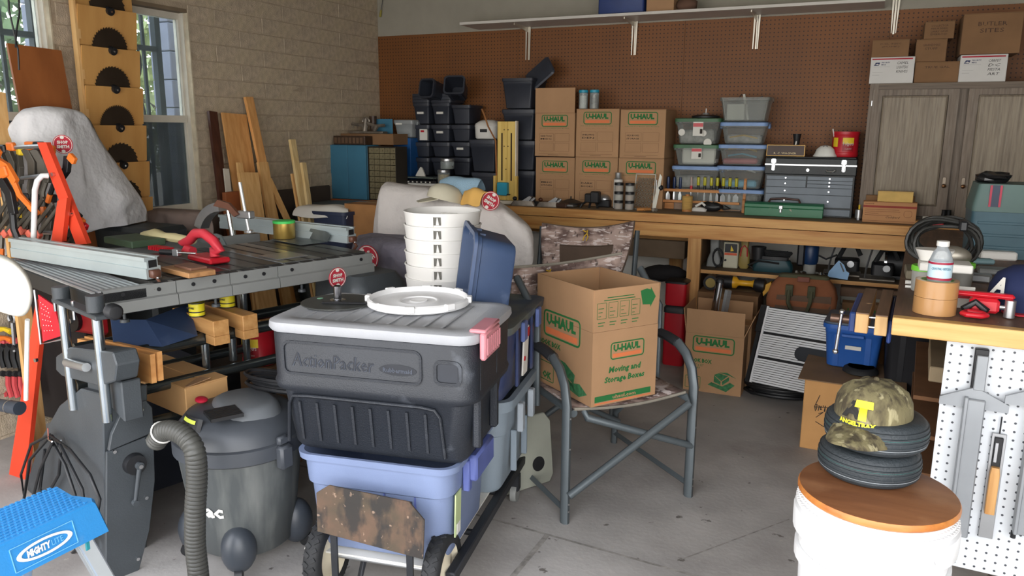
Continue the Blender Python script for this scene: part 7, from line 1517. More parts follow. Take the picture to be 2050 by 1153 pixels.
# end casting with upright tubes
M0 = basis((-.1, 0, 0), (0, -1, 0), (0, 0, 1))   # local x = -y, local y = z, normal towards the camera end
def P2(px, py): q = T(px, py, 'X', -.1); return (-q.y, q.z)
MX = M0
def pris(name, pts, th, m_, off=0, bev=.004, par=t):
    q = B(); q.prism([P2(*p) for p in pts], th, MX @ Matrix.Translation((0, 0, off)), bev); return q.o(name, m_, par)
pr = pris('end_base', [(70, 1250), (52, 1100), (55, 960), (80, 880), (118, 812), (160, 778), (205, 790), (214, 1250)], .14, CAST, -.14)
YBF = T(214, 905, 'X', -.1).y
def prisf(name, pts, th, m_, off=0):
    M_ = basis((0, YBF+off, 0), (1, 0, 0), (0, 0, 1)); q = []
    for u, v in pts: w_ = T(u, v, 'Y', YBF); q.append((w_.x, w_.z))
    b = B(); b.prism(q, th, M_, .002); return b.o(name, m_, t)
prisf('end_plate', [(212, 905), (306, 868), (309, 960), (298, 1060), (272, 1160), (255, 1290), (210, 1290)], .012, CAST, .006)
prisf('upper_shield', [(216, 902), (222, 868), (246, 815), (290, 800), (303, 815), (306, 864)], .016, CAST, .008)
for u, v in ((227, 903), (291, 878), (291, 995), (274, 1117), (281, 819)): q = T(u, v, 'Y', YBF); B().cyl((q.x, YBF-.012, q.z), (q.x, YBF-.0055, q.z), .006, .006, 10).o('bolt', CHROME, t)
pris('clamp_casting', [(118, 712), (145, 694), (232, 704), (240, 730), (236, 762), (205, 772), (130, 752), (118, 740)], .07, CAST, -.06)
pris('column_casting', [(160, 745), (228, 768), (236, 850), (212, 822), (165, 812)], .06, CAST, -.08)
for u, v in ((105, 1000), (128, 880)): q = P2(u, v); B().cyl((-.115, -q[0], q[1]), (-.108, -q[0], q[1]), .006, .006, 10).o('bolt', CHROME, t)
GTUB = mat('chrome_tube', (170, 178, 182), .22, .95, var=.1)
for (u0, v0), (u1, v1) in (((127, 600), (152, 818)), ((197, 620), (218, 842))):
    a, c = P2(u0, v0), P2(u1, v1); B().cyl((-.105, -(a[0]+c[0])/2, a[1]), (-.105, -(a[0]+c[0])/2, c[1]), .0155, .0155, 18).o('upright_tube', GTUB, t, 40)
    B().cyl((-.105, -(a[0]+c[0])/2, a[1]-.005), (-.105, -(a[0]+c[0])/2, a[1]+.045), .026, .026, 16).o('tube_cap', CAST, t, 40)
a = P2(150, 722); c = P2(190, 732); B().cyl((-.125, -a[0], a[1]), (-.125, -c[0], c[1]), .014, .014, 12).o('chrome_lever', STEEL, t, 50)
a = P2(222, 622)
b = B(); b.lathe([(.022, 0), (.024, .006), (.02, .009), (.024, .013), (.02, .017), (.024, .021), (.02, .025), (.024, .03), (.018, .036), (.012, .037)], n=20, m=basis((-.10, -a[0]-.0, a[1]), (1, 0, 0), (0, 0, 1))); b.o('black_knob', BLACKP, t, 30)
b = B(); b.box(-.13, -.2, ZT_-.055, -.09, .17, ZT_-.04, .003); b.o('top_bracket', CAST, t)
for y in (.19, .02): B().cyl((-.115, y, ZT_-.09), (-.115, y, ZT_-.03), .005, .005, 8).o('bolt', CHROME, t)
a, c = T(266, 926, 'Y', YBF), T(262, 1000, 'Y', YBF)
B().cyl((a.x, YBF-.03, a.z), (a.x, YBF-.0055, a.z), .033, .036, 24).o('crank_boss', BLACKP, t, 40); b = B(); b.cyl((a.x+.006, YBF-.038, a.z-.002), (c.x, YBF-.034, c.z), .008, .006, 10); b.cyl((c.x, YBF-.044, c.z), (c.x, YBF-.026, c.z), .010, .010, 12); b.cyl((a.x+.006, YBF-.044, a.z-.002), (a.x+.006, YBF-.0305, a.z-.002), .013, .013, 12); b.o('crank_handle', CAST, t, 50); B().cyl((a.x+.006, YBF-.05, a.z-.002), (a.x+.006, YBF-.0445, a.z-.002), .007, .007, 10).o('crank_nut', CHROME, t, 40)
# way tubes, bench tubes
TB_ = mat('way_tube', (92, 98, 98), .25, .85, var=.2, stretch=(1, 1, 1))
for y, z in ((.07, .70), (.26, .70)): B().cyl((-.05, y, z), (1.35, y, z), .022, .022, 16).o('way_tube', TB_, t, 40)
for y, z in ((.06, .565), (.28, .565), (.06, .44)): B().cyl((-.05, y, z), (1.35, y, z), .019, .019, 14).o('bench_tube', TB_, t, 40)
for x, y, z0, z1 in ((.36, .14, .50, .70), (.47, .14, .57, .68), (.56, .2, .5, .86)): B().cyl((x, y, z0), (x, y, z1), .015, .015, 14).o('upright_tube', GTUB, t, 40)
for x in (.04, .36, .72): b = B(); b.cyl((x, .03, ZT_-.125), (x, .03, ZT_-.09), .005, .005, 8); b.cyl((x, .03, ZT_-.128), (x, .03, ZT_-.118), .016, .014, 12); b.o('levelling_knob', CAST, t, 30)
# headstock at the far end
b = B(); b.loft([(.60, .14, .16, .05), (.68, .15, .17, .06), (.82, .14, .16, .05), (.865, .11, .13, .04)], 4, cx=1.02, cy=.05); b.o('headstock', CAST, t, 50)
b = B(); b.loft([(.56, .09, .08, .04), (.74, .10, .08, .04)], 4, cx=.80, cy=.04); b.o('motor_cowl', CAST, t, 50); B().lathe([(.05, 0), (.055, .05), (.045, .055), (.045, .02)], n=20, m=basis((.80, -.06, .68), (1, 0, 0), (0, 0, 1))).o('dust_port', CAST, t, 40)
c = T(677, 556, 'Y', -.14)
shoplogo(t, Vector((c.x, -.135, c.z)), (1, 0, 0), (0, 0, 1), .04)
b = B(); b.box(1.30, -.02, .0, 1.36, .36, .72, .01); b.o('far_base', CAST, t)
# fences
def fence(name, label, p0, p1, z0, h, w):
    d = (Vector(p1)-Vector(p0)); L = d.length; t = thing(name, label, 'fence', FT.m @ Vector((*p0, z0)), FT.deg+math.degrees(math.atan2(d.y, d.x)))
    b = B()
    prof = [(-w/2-.0, 0), (w/2, 0), (w/2, h*.55), (w/2-.01, h*.58), (w/2-.01, h*.96), (w/2, h), (w/2-.018, h), (w/2-.02, h*.93), (-w/2+.02, h*.93), (-w/2+.018, h), (-w/2-.004, h), (-w/2-.004, h*.82), (-w/2+.004, h*.8), (-w/2+.004, h*.5), (-w/2, h*.47)]
    b.rings([[(x, p[0], p[1]) for p in prof] for x in (0, L)]); b.o('extrusion', ALB, t)
    B().box(L+.0005, -w/2+.008, h*.1, L+.001, w/2-.008, h*.42).o('lower_cavity', BRH, t); B().box(L+.0005, -w/2+.01, h*.52, L+.001, w/2-.014, h*.86).o('upper_cavity', BLACKP, t)
    b = B(); b.box(L-.01, -w/2+.01, h*.05, L+.02, w/2-.012, h*.42, .003); b.tube([(L+.01, 0, h*.1), (L+.03, .0, -.012), (L+.035, -.03, -.03)], .006, 6); b.o('lock_lever', BRH, t, 50); B().sph((L+.02, 0, .004), .006).o('pivot', CHROME, t, 50); B().box(-.012, -w/2+.01, .0, -.0005, w/2-.01, h*.4).o('rear_hook', NAVY, t)
    return t
fence('rip_fence', 'long silver aluminium rip fence across the near end of the saw', (-.01, .90), (.155, .045), ZT_+.002, .075, .055)
fence('rear_fence', 'silver aluminium rip fence across the far end of the saw', (1.0, 1.16), (1.13, .25), ZT_+.002, .07, .055)
def onT(px, py, z=ZT_): return FT.at(px, py, 'Z', z)
def thT(name, label, cat, px, py, deg=0, z=ZT_, group=None): q = FT.m @ onT(px, py, z); return thing(name, label, cat, (q.x, q.y, z+.0015), deg, group)
# gold can
q = onT(570, 482); rr = .034; p0 = FT.m @ Vector((q.x, q.y, 0))
t = thT('gold_can', 'gold tin with a bright green lid on the saw table', 'tin', 570, 477, z=ZT_+.004); rr = .05; hh = .082
B().lathe([(rr*.97, 0), (rr, .003), (rr, hh*.86)], n=30).o('can', mat('gold_tin', (176, 146, 76), .3, .7), t, 40); B().lathe([(rr*1.02, hh*.861), (rr*1.02, hh*.99), (rr*.97, hh)], n=30).o('lid', mat('bright_green', (70, 206, 96), .5), t, 40)
GALV = mat('galv_plate', (110, 118, 120), .4, .6, var=.2, scale=12)
t = thT('steel_plate', 'dull galvanised plate with raised flange under the gold tin', 'plate', 592, 484, -17); o = B().box(-.13, -.05, 0, .12, .09, .002).o('plate', GALV, t); b = B(); b.prism([(-.15, 0), (.12, 0), (.14, .03), (.10, .045), (-.10, .05), (-.12, .04)], .002, basis((0, .09, .002), (1, 0, 0), (0, .1, 1))); b.o('flange', GALV, t)
# red push block, board, screwdriver
t = thT('push_block', 'red arched push block handle on a red base plate', 'push block', 404, 520, -17); t.scale = (1.75, 1.4, 1.35); L = .16
b = B(); b.box(-.02, -.03, 0, .085, .03, .016, .004); b.o('base', REDP, t); RH = mat('red_dull', (196, 48, 62), .55)
b = B(); b.tube([(.062, 0, .018), (.06, 0, .034), (.085, 0, .038), (.06, 0, .062), (.02, 0, .078), (-.02, 0, .074), (-.05, 0, .05), (-.085, 0, .036), (-.07, 0, .022), (-.04, 0, .018)], .013, 8, flat=1.1); b.o('handle', RH, t, 60)
t = thT('brown_board', 'brown pad board beside the red push block', 'board', 350, 545, -16); B().box(-.04, -.03, 0, .16, .07, .018, .002).o('board', wood('pad_wood', (176, 130, 84), (140, 98, 62), 0), t); B().box(-.0, .0, .0185, .12, .06, .027, .001).o('top_piece', mat('masonite', (120, 84, 66), .7), t)
t = thT('screwdriver', 'screwdriver with metal square collar lying near the push block', 'screwdriver', 340, 512, 8, ZT_+.03); B().cyl((-.04, 0, .012), (.02, 0, .012), .011, .011, 10).o('handle', BLACKP, t, 40); B().box(.02, -.012, 0, .045, .012, .026, .002).o('collar', STEEL, t); B().cyl((.046, 0, .013), (.12, 0, .013), .004).o('shaft', CHROME, t)
t = thT('green_book', 'dark green flat case lying behind the near rip fence', 'case', 245, 492, -14, ZT_+.002); B().box(-.13, -.02, 0, .13, .13, .03, .004).o('case', mat('green_case', (66, 86, 64), .6), t)
t = thT('cream_glove', 'cream rubber nozzle lying behind the red push block', 'nozzle', 330, 488, -8, ZT_+.002); t.scale = (1.3, 1.3, 1.4); b = B(); b.tube([(-.12, 0, .02), (-.05, 0, .026), (.0, 0, .022), (.05, .01, .02), (.13, .02, .016)], .02, 8, rr=[.014, .026, .018, .022, .016], flat=.7); b.o('body', mat('cream_rubber', (212, 200, 152), .6), t, 60)
t = thT('red_comb', 'red feather board with teeth under the cream nozzle', 'feather board', 330, 503, -10, ZT_+.002)
for k in range(10): B().box(-.09+k*.013, -.02, 0, -.083+k*.013, .02, .016).o('tooth', REDP, t)
B().box(.04, -.02, 0, .12, .02, .012, .002).o('body', REDP, t)
# mitre gauge
t = thT('mitre_gauge', 'cast aluminium mitre gauge arc with a clamp rod on the far saw table', 'mitre gauge', 420, 484, 0); t.scale = (1.3, 1.3, 1.3)
b = B(); r_ = .13; rs = []
for i in range(11):
    a = R(92+68*i/10); c_ = Vector((.075, 0, -.0)); d = Vector((math.cos(a), 0, math.sin(a))); rs.append([tuple(c_+d*q+Vector((0, y, .01))) for q, y in ((r_, -.02), (r_, .02), (r_-.03, .02), (r_-.03, -.02))])
b.rings(rs); b.o('arc', mat('arc_alu', (176, 180, 186), .25, .85, var=.1), t, 40)
B().prism([(.0, 0), (.13, 0), (.11, .03), (.09, .036), (.03, .03)], .006, basis((-.02, -.03, 0), (1, 0, 0), (0, 0, 1))).o('bracket', GALV, t)
for x in (.02, .05, .08): B().cyl((x, -.0365, .018), (x, -.0355, .018), .005).o('hole', BLACKP, t)
b = B(); b.prism([(.06, .128), (.08, .15), (.13, .14), (.17, .105), (.15, .095), (.12, .12)], .012, basis((-.01, -.01, 0), (1, 0, 0), (0, 0, 1))); b.o('brown_lever', BRH, t)
B().cyl((.115, -.01, .03), (.105, -.01, .115), .008, .008, 12).o('chrome_post', CHROME, t, 40); B().cyl((.18, 0, .05), (.155, 0, .21), .005, .006, 10).o('clamp_rod', mat('rod_white', (206, 208, 208), .3, .4), t, 40); B().box(.14, -.014, .09, .2, .014, .115, .003).o('clamp_block', STEEL, t); B().cyl((.182, 0, .042), (.182, 0, .05), .015, .015, 14).o('foot_pad', STEEL, t)
# V-blocks, tins, blue panel, brackets, carton on the tubes
VB_ = wood('block_maple', (196, 148, 92), (172, 122, 68), 1, .5)
for k, (px, py, lb) in enumerate(((430, 668, 'wooden V block on the tubes, nearer one'), (487, 652, 'wooden V block on the tubes, further one'))):
    q = T(px+30, py, 'Y', -.02); o = B(); L_ = .30
    pts = [(0, 0)]+[(.028+.022-.022*math.cos(PI*i/6) if 0 else .03-.022*math.cos(PI*i/6)+.0, .0+.02*math.sin(PI*i/6)) for i in range(7)][::1]+[(.10, 0), (.10, .06), (0, .06)]
    b = B(); b.box(-.03, -.02, .723, .03, .30, .78, .002); b.box(-.03, -.02, .69, .03, .045, .7225, .001); 
    ob = b.o('wood_block', VB_); ob.location = FT.m @ Vector((q.x-.03, -.0, 0)); ob.rotation_euler = (0, 0, R(72.5)); tag(ob, lb, 'block')
YLB = mat('tin_yellow', (220, 206, 40), .4)
for k, (px, py, lb) in enumerate(((395, 632, 'yellow and black tin on the nearer wooden block'), (456, 614, 'yellow and black tin on the further wooden block'))):
    q = FT.m @ T(px, py, 'Z', .782); t = thing('tape_tin', lb, 'tin', (q.x, q.y, .782), 0); B().cyl((0, 0, 0), (0, 0, .052), .028, .028, 24).o('tin', YLB, t, 40)
    for z in (.0, .016, .048): B().lathe([(.0285, z), (.0285, z+.004)], n=24, caps=False).o('black_band', BLACKP, t)
    text('lettering', 'MAX WAX', .008, (-.018, -.0292, .03), (1, 0, 0), (0, 0, 1), BLACKP, t, width=.036, bold=.05)
NB = stain(mat('panel_navy', (46, 62, 92), .5, var=.1), (110, 120, 140), 6, .6, .76, .5)
pA, pB_, pC, pD = [T(u, v, 'Y', yy) for u, v, yy in ((222, 640, .25), (378, 608, .25), (396, 672, .02), (330, 697, .02))]; pE = T(228, 690, 'Y', .15)
t = thF('sheet_metal_chute', 'dusty navy blue sheet metal chute leaning on the tubes under the rail', 'panel', FT); b = B(); cg = T(315, 655, 'Y', .1)
mid_t, mid_b = T(292, 640, 'Y', .16), T(326, 694, 'Y', .02)
b.rings([[pE, pA, mid_t, mid_b], [pE+Vector((0, .004, 0)), pA+Vector((0, .004, 0)), mid_t+Vector((0, .004, 0)), mid_b+Vector((0, .004, 0))]]); b.rings([[mid_b, mid_t, pB_, pC], [mid_b+Vector((0, .004, 0)), mid_t+Vector((0, .004, 0)), pB_+Vector((0, .004, 0)), pC+Vector((0, .004, 0))]]); b.o('chute', NB, t)
for k in range(2):
    q = lambda u, v: T(u+k*14, v-k*5, 'X', .02+.02*k)
    pts = [q(155, 678), q(300, 710), q(304, 768), q(277, 762), q(272, 730), q(155, 700)]
    t = thF('ply_bracket', ['plywood L bracket, nearer of the pair above the carton', 'plywood L bracket, further of the pair above the carton'][k], 'bracket', FT); b = B(); b.rings([[Vector((p.x, p.y, p.z)) for p in pts], [Vector((p.x+.016, p.y, p.z)) for p in pts]]); b.o('bracket', wood('ply_face', (196, 142, 84), (176, 120, 64), 1), t)
A0 = T(375, 838, 'Y', -.05); A1 = T(462, 800, 'Y', -.05); A2 = T(270, 795, 'X', A0.x); ht_ = T(375, 775, 'Y', -.05).z-A0.z
t = thing('small_carton', 'small brown carton with loose flap resting on the lower tubes', 'box', FT.m @ Vector((A0.x, A0.y, A0.z)), 72.5+4); Lw = A1.x-A0.x; Dd = A2.y-A0.y; hc = ht_
CTN = mat('carton_warm', (196, 152, 100), .8, var=.05)
B().box(0, 0, 0, Lw, Dd, hc-.004, .003).o('body', CTN, t); B().box(0, 0, hc-.0035, Lw*.5, Dd, hc-.001).o('flap', CTN, t); B().box(0, 0, 0, Lw*.55, Dd*.45, .002).xf(Matrix.Translation((.01, .0, hc)) @ Matrix.Rotation(R(-9), 4, 'X') @ Matrix.Rotation(R(-6), 4, 'Y')).o('loose_flap', KRAFT, t); B().box(Lw*.52, 0, hc-.0035, Lw, Dd, hc).o('flap', CTN, t)
q = FT.m @ T(522, 742, 'Y', .28); folgers((q.x, q.y, .49), .07, .155, 'red coffee can behind the saw tubes')
tag(B().box(.03, .03, 0, .2, .2, .482, .003).o('hidden_carton', KRAFT2), 'dark carton under the red coffee can behind the tubes', 'box'); o = bpy.data.objects['hidden_carton']; o.location = (q.x-.12, q.y-.06, 0)
# power cord hanging
t = thF('power_cable', 'black power cord looped on a hook at the saw end', 'cord', FT)
def cp(px, py, x=-.125): q = T(px, py, 'X', x); return q
b = B()
for k, pts in enumerate(([(100, 870), (62, 890), (42, 950), (50, 1010), (90, 1000), (118, 950), (122, 900), (104, 872)], [(100, 872), (140, 900), (180, 950), (200, 1000), (190, 1060), (150, 1100), (110, 1060), (80, 980), (90, 900)], [(102, 880), (130, 930), (150, 990), (155, 1060), (120, 1110), (70, 1080), (48, 1000), (60, 920), (98, 876)], [(105, 885), (80, 940), (60, 1020), (75, 1100), (130, 1120), (175, 1080), (165, 980), (120, 890)])):
    b.tube([cp(u, v, -.125-.009*k) for u, v in pts], .0055, 6)
b.o('cable', BLACKP, t, 60); b = B(); b.tube([cp(96, 858, -.12), cp(97, 880, -.15), cp(104, 884, -.16)], .003, 6); b.o('hook', CHROME, t)
for k, (x0_, x1_, y0_, y1_, h_, lb) in enumerate(((.12, .5, .42, .8, .5, 'added black crate darkening the space under the near half of the saw'), (.56, .98, .42, .8, .42, 'added black crate darkening the space under the far half of the saw'), (.32, .62, -.02, .30, .34, 'added dark grey crate darkening the floor behind the drum vacuum'))):  # crates added only to darken the bright gaps beneath the saw
    o = B().loft([(0, (x1_-x0_)/2-.02, (y1_-y0_)/2-.02, .03), (h_*.9, (x1_-x0_)/2-.006, (y1_-y0_)/2-.006, .03), (h_*.9, (x1_-x0_)/2, (y1_-y0_)/2, .03), (h_, (x1_-x0_)/2, (y1_-y0_)/2, .03)], 3).o('darkening_crate', [BIN, BLACKP, CHB][k], None, 40); o.location = FT.m @ Vector(((x0_+x1_)/2, (y0_+y1_)/2, .001)); o.rotation_euler = (0, 0, R(72.5)); tag(o, lb, 'crate')
# ---------------------------------------------------------------- shop vacuum
VG = stain(mat('vac_grey', (74, 78, 79), .5, var=.08, scale=4), (136, 138, 134), 4, .5, .75, .6, (3, 3, .5)); VL = mat('vac_lid', (66, 70, 76), .45, var=.08); 
e0, e1 = at(322, 905, 'Z', .42), at(587, 893, 'Z', .42); cv = (e0+e1)/2; rv = (e1-e0).length/2; cv = Vector((cv.x-.03, cv.y+.09, 0))
t = thing('shop_vacuum', 'dusty dark grey drum vacuum cleaner on casters with ribbed hose', 'vacuum', (cv.x, cv.y, .001), -30)
B().lathe([(rv*.70, .055), (rv*.76, .065), (rv*.86, .22), (rv*.97, .41)], n=40).o('drum', VG, t, 50); B().lathe([(rv*1.0, .40), (rv*1.03, .405), (rv*1.03, .45), (rv*.99, .455)], n=40).o('rim', VL, t, 40)
B().lathe([(rv*.985, .455), (rv*.94, .49), (rv*.8, .525), (rv*.6, .54), (.01, .542)], n=40).o('lid', VL, t, 60)
b = B(); b.loft([(.51, rv*.66, rv*.5, .08), (.555, rv*.6, rv*.44, .08), (.565, rv*.5, rv*.36, .06)], 4, cx=.02, cy=.02); b.o('motor_cover', mat('vac_mid', (98, 102, 106), .5, var=.06), t, 50)
for k in range(8): B().box(.07+k*.013, -.13, .556, .076+k*.013, -.03, .5675).o('vent_slot', BLACKP, t)
b = B(); b.sph((-.075, -.1, .555), .026, 1.2, .8, .35); b.o('red_switch', mat('switch_red', (170, 24, 50), .4), t, 50)
for s in (20, 200):
    b = B(); b.box(rv-.0, -.025, .37, rv+.035, .025, .45, .008, m=Matrix.Rotation(R(s), 4, 'Z')); b.box(rv+.0, -.02, .45, rv+.02, .02, .48, .006, m=Matrix.Rotation(R(s), 4, 'Z')); b.o('latch', VL, t, 40)
for s in (-135, -45, 45, 135):
    M1 = Matrix.Rotation(R(s+20), 4, 'Z'); b = B(); b.sph((rv*.80, 0, .10), .068, .85, .85, 1.2, 18, 12, m=M1); f_ = b.o('caster_pod', mat('caster_black', (58, 63, 70), .4), t, 60); B().cyl(tuple(M1 @ Vector((rv*.95, -.012, .024))), tuple(M1 @ Vector((rv*.95, .012, .024))), .022, .022, 16).o('caster_wheel', BLACKP, t, 40)
# lettering wrapped on the drum
def wraptext(body, a0, z, h, w, rr, m_):
    o = text('lettering', body, h, (0, 0, 0), (1, 0, 0), (0, 1, 0), m_, t, width=w, bold=.04)
    for v in o.data.vertices:
        a = R(a0)+v.co.x/rr; zz = z+v.co.y; R2 = rv*(.76+.21*(zz-.065)/.345)+.0035+v.co.z; v.co = Vector((R2*math.cos(a), R2*math.sin(a), zz))
    return o
wraptext('Shop', -98-30, .215, .045, .10, rv*.85, WHT); wraptext('Vac', -74-10+18-6, .215, .05, .11, rv*.85, WHT)
b = B()
n = 6; b.rings([[((rv*.915+.0)*math.cos(R(-92+i*6)), (rv*.915)*math.sin(R(-92+i*6)), .505-.0) for i in range(n+1)], [((rv*.79)*math.cos(R(-92+i*6)), rv*.79*math.sin(R(-92+i*6)), .562) for i in range(n+1)]], False, False, False); b.xf(Matrix.Translation((0, 0, -.018))); b.o('black_decal', BLACKP, t)
b = B()
for q, z0_ in ((.895, .518), (.84, .543)): b.rings([[((rv*q)*math.cos(R(-89+i*4)), (rv*q)*math.sin(R(-89+i*4)), z0_) for i in range(n+1)], [((rv*(q-.025))*math.cos(R(-89+i*4)), rv*(q-.025)*math.sin(R(-89+i*4)), z0_+.011) for i in range(n+1)]], False, False, False)
b.xf(Matrix.Translation((0, 0, -.017))); b.o('yellow_decal', mat('decal_yellow', (196, 206, 80), .5), t)
# hose: corrugated
def spline(pts, n):
    out = []; P = [Vector(p) for p in pts]; P = [2*P[0]-P[1]]+P+[2*P[-1]-P[-2]]
    for i in range(1, len(P)-2):
        for j in range(n):
            s = j/n; a, b_, c_, d = P[i-1], P[i], P[i+1], P[i+2]
            out.append(.5*((2*b_)+(-a+c_)*s+(2*a-5*b_+4*c_-d)*s*s+(-a+3*b_-3*c_+d)*s**3))
    out.append(P[-2]); return out
hp = [at(312, 885, 'Y', 1.58), at(330, 862, 'Y', 1.57), at(362, 868, 'Y', 1.56), at(388, 898, 'Y', 1.55), at(394, 950, 'Y', 1.55), at(391, 1020, 'Y', 1.54), at(391, 1090, 'Y', 1.54), at(398, 1160, 'Y', 1.54), at(402, 1260, 'Y', 1.54)]
sp_ = spline(hp, 40); hr = .031; HS = mat('hose_grey', (64, 64, 60), .5, var=.15)
# resample by arc length
seg = [0]
for a, c in zip(sp_, sp_[1:]): seg.append(seg[-1]+(c-a).length)
Lh = seg[-1]; N = int(Lh/.0042); pts = []; j = 0
for i in range(N):
    s = Lh*i/(N-1)
    while j < len(seg)-2 and seg[j+1] < s: j += 1
    u = (s-seg[j])/max(seg[j+1]-seg[j], 1e-9); pts.append(sp_[j].lerp(sp_[j+1], u))
t = thing('vacuum_hose', 'ribbed grey vacuum hose hanging down in front of the drum', 'hose', (0, 0, 0))
B().tube(pts, hr, 16, rr=[hr*(1+.0 if (i//1) % 3 else .90) for i in range(N)]).o('hose', HS, t, 30)
q = pts[12]; b = B(); M2 = frame_to(tuple(pts[14]), tuple(pts[16]))[0]; b.tube([M2 @ Vector((hr*1.08*math.cos(a), hr*1.08*math.sin(a), 0)) for a in [2*PI*i/20 for i in range(20)]], .0028, 6, True); q2 = M2 @ Vector((0, hr, 0)); b.o('white_tie', WHT, t)
t = thing('black_cord_heap', 'heap of black cord lying on the vacuum lid', 'cord', (cv.x+.08, cv.y+.12, .575)); b = B(); coil(b, (0, 0, 0), .10, 5, .007, 7, .5, .008, 5, 1.3); b.o('cord', BLACKP, t, 60)
# ---------------------------------------------------------------- step stool (front left)
SB = stain(mat('stool_blue', (42, 128, 190), .45, var=.05, bump=.15, bscale=200), (110, 150, 190), 12, .66, .78, .4)
ZS_ = .62; p1, p2, p3, p0_ = at(115, 972, 'Z', ZS_), at(196, 997, 'Z', ZS_), at(190, 1003, 'Z', ZS_), at(0, 1080, 'Z', ZS_)
fr_l, fr_r = at(0, 1092, 'Z', ZS_), at(190, 1004, 'Z', ZS_); d_ = (fr_r-fr_l); ang = math.degrees(math.atan2(d_.y, d_.x)); F8 = Fr(fr_r.x, fr_r.y, 0, ang)
bk = F8.i @ p1; fz = F8.at(215, 1046, 'Y', -.0).z
t = thF('step_stool', 'blue topped aluminium step stool in the near left corner', 'step stool', F8)
Lx = -.42; dp = bk.y+.02
pts = [(Lx, 0), (-.0, 0), (.012, .02), (-.0, dp*.45), (bk.x, bk.y), (Lx, bk.y+.03)]
b = B(); b.rings([[(x, y, z) for x, y in pp] for z, pp in ((ZS_-.075, [(x*1.0+(.012 if x > -.1 else 0), y-(.02 if y < .03 else -.02)) for x, y in pts]), (ZS_-.004, pts), (ZS_, [(x*.99-.004, y+.003 if y < .03 else y-.003) for x, y in pts]))]); b.o('top_step', SB, t)
b = B(); n_ = 0
y = .012
while y < bk.y:
    x = Lx+.01+(.006 if int(y/.012) % 2 else 0)
    while x < (0 if y < dp*.45 else bk.x+(0-bk.x)*max(0, (bk.y-y))/(bk.y-dp*.45))-.012:
        b.box(x, y, ZS_+.0001, x+.007, y+.007, ZS_+.0018); x += .0125
    y += .0125
stuff(b.o('tread_grip', SB, t))
mm = basis((0, 0, 0), (1, 0, 0), (0, .27, 1)); 
u0, u1 = F8.at(30, 1105, 'Y', -.01), F8.at(142, 1055, 'Y', -.01)
M3 = basis((0, -.0015, ZS_-.005), (1, 0, 0), (0, .28, 1))
cxx = (u0.x+u1.x)/2; czz = -.037; hw_ = (u1.x-u0.x)/2
b = B(); rrect(b, M3, cxx-hw_*1.15, czz-.026, cxx+hw_*1.12, czz+.026, .002, .0015, .0015); b.o('label_frame', mat('stool_blue_light', (110, 178, 224), .4), t)
b = B()
rr_ = [[((cxx+hw_*q*math.cos(2*PI*i/32)), (czz+.0185*q2*math.sin(2*PI*i/32)), z) for i in range(32)] for q, q2, z in ((1, 1, 0), (1, 1, .0016), (.84, .72, .0016), (.84, .72, 0))]
b.rings(rr_, False, False, m=M3); b.o('label_oval', PAPER, t)
text('lettering', 'MIGHTY', .016, M3 @ Vector((cxx-hw_*.66, czz-.008, 0)), M3.to_3x3().col[0], M3.to_3x3().col[1], PAPER, t, width=hw_*.85, bold=.06, ext=.002, shear=.1); text('lettering', 'LITE', .012, M3 @ Vector((cxx+hw_*.22, czz-.006, 0)), M3.to_3x3().col[0], M3.to_3x3().col[1], mat('stool_blue_light', (110, 178, 224), .4), t, width=hw_*.42, ext=.002)
STA = mat('stool_alu', (184, 190, 192), .35, .6, var=.04)
def leg(a, c, w=.035):
    a, c = Vector(a), Vector(c); b = B(); M_, L = frame_to(a, c); b.box(-w/2, -.016, 0, w/2, .016, L, .003, m=M_); b.box(-w/2+.008, -.018, 0, w/2-.008, -.0161, L, m=M_); return b
leg((-.035, .015, ZS_-.07), (.14, -.03, .0), .055).o('front_leg', STA, t); leg((-.36, .015, ZS_-.07), (-.5, -.03, .0)).o('front_leg', STA, t)
leg((-.09, bk.y-.03, ZS_-.07), (-.06, bk.y+.18, .0), .03).o('rear_leg', STA, t); leg((-.38, bk.y-.03, ZS_-.07), (-.42, bk.y+.18, .0), .03).o('rear_leg', STA, t)
B().box(-.5, -.03, .28, .09, .12, .31, .004).o('lower_step', SB, t); B().box(-.012, -.008, ZS_-.10, .010, .01, ZS_-.076, .002).xf(Matrix.Translation((-.03, -.006, 0))).o('teal_tag', mat('teal_tag', (30, 130, 140), .5), t)
# light canvas shape at the left edge
t = thing('padded_stool_cover', 'pale canvas padded cover cut off by the left picture edge', 'cover', (0, 0, 0)); ps = [(-90, 500), (-20, 505), (30, 520), (58, 548), (72, 580), (70, 620), (52, 648), (10, 636), (-90, 600)]
q = [at(u, v, 'Y', 1.22) for u, v in ps]; c_ = sum(q, Vector())/len(q)
b = B(); rs = []
vd = ray(20, 580); vd.z = 0; vd.normalize()
for y_, k_ in ((-.035, .5), (-.04, .75), (-.02, .93), (.02, .96), (.06, .9), (.08, .7), (.08, .5)): rs.append([c_+(p-c_)*k_+vd*(y_+.03) for p in q])
b.rings(rs); b.o('cover', mat('canvas_pale', (196, 192, 180), .8, var=.05, bump=.2), t, 180, sub=2)
B().cyl(tuple(at(55, 640, 'Y', 1.28)), tuple(at(52, 800, 'Y', 1.32)), .006, .006, 10).o('pole', WHT, t)
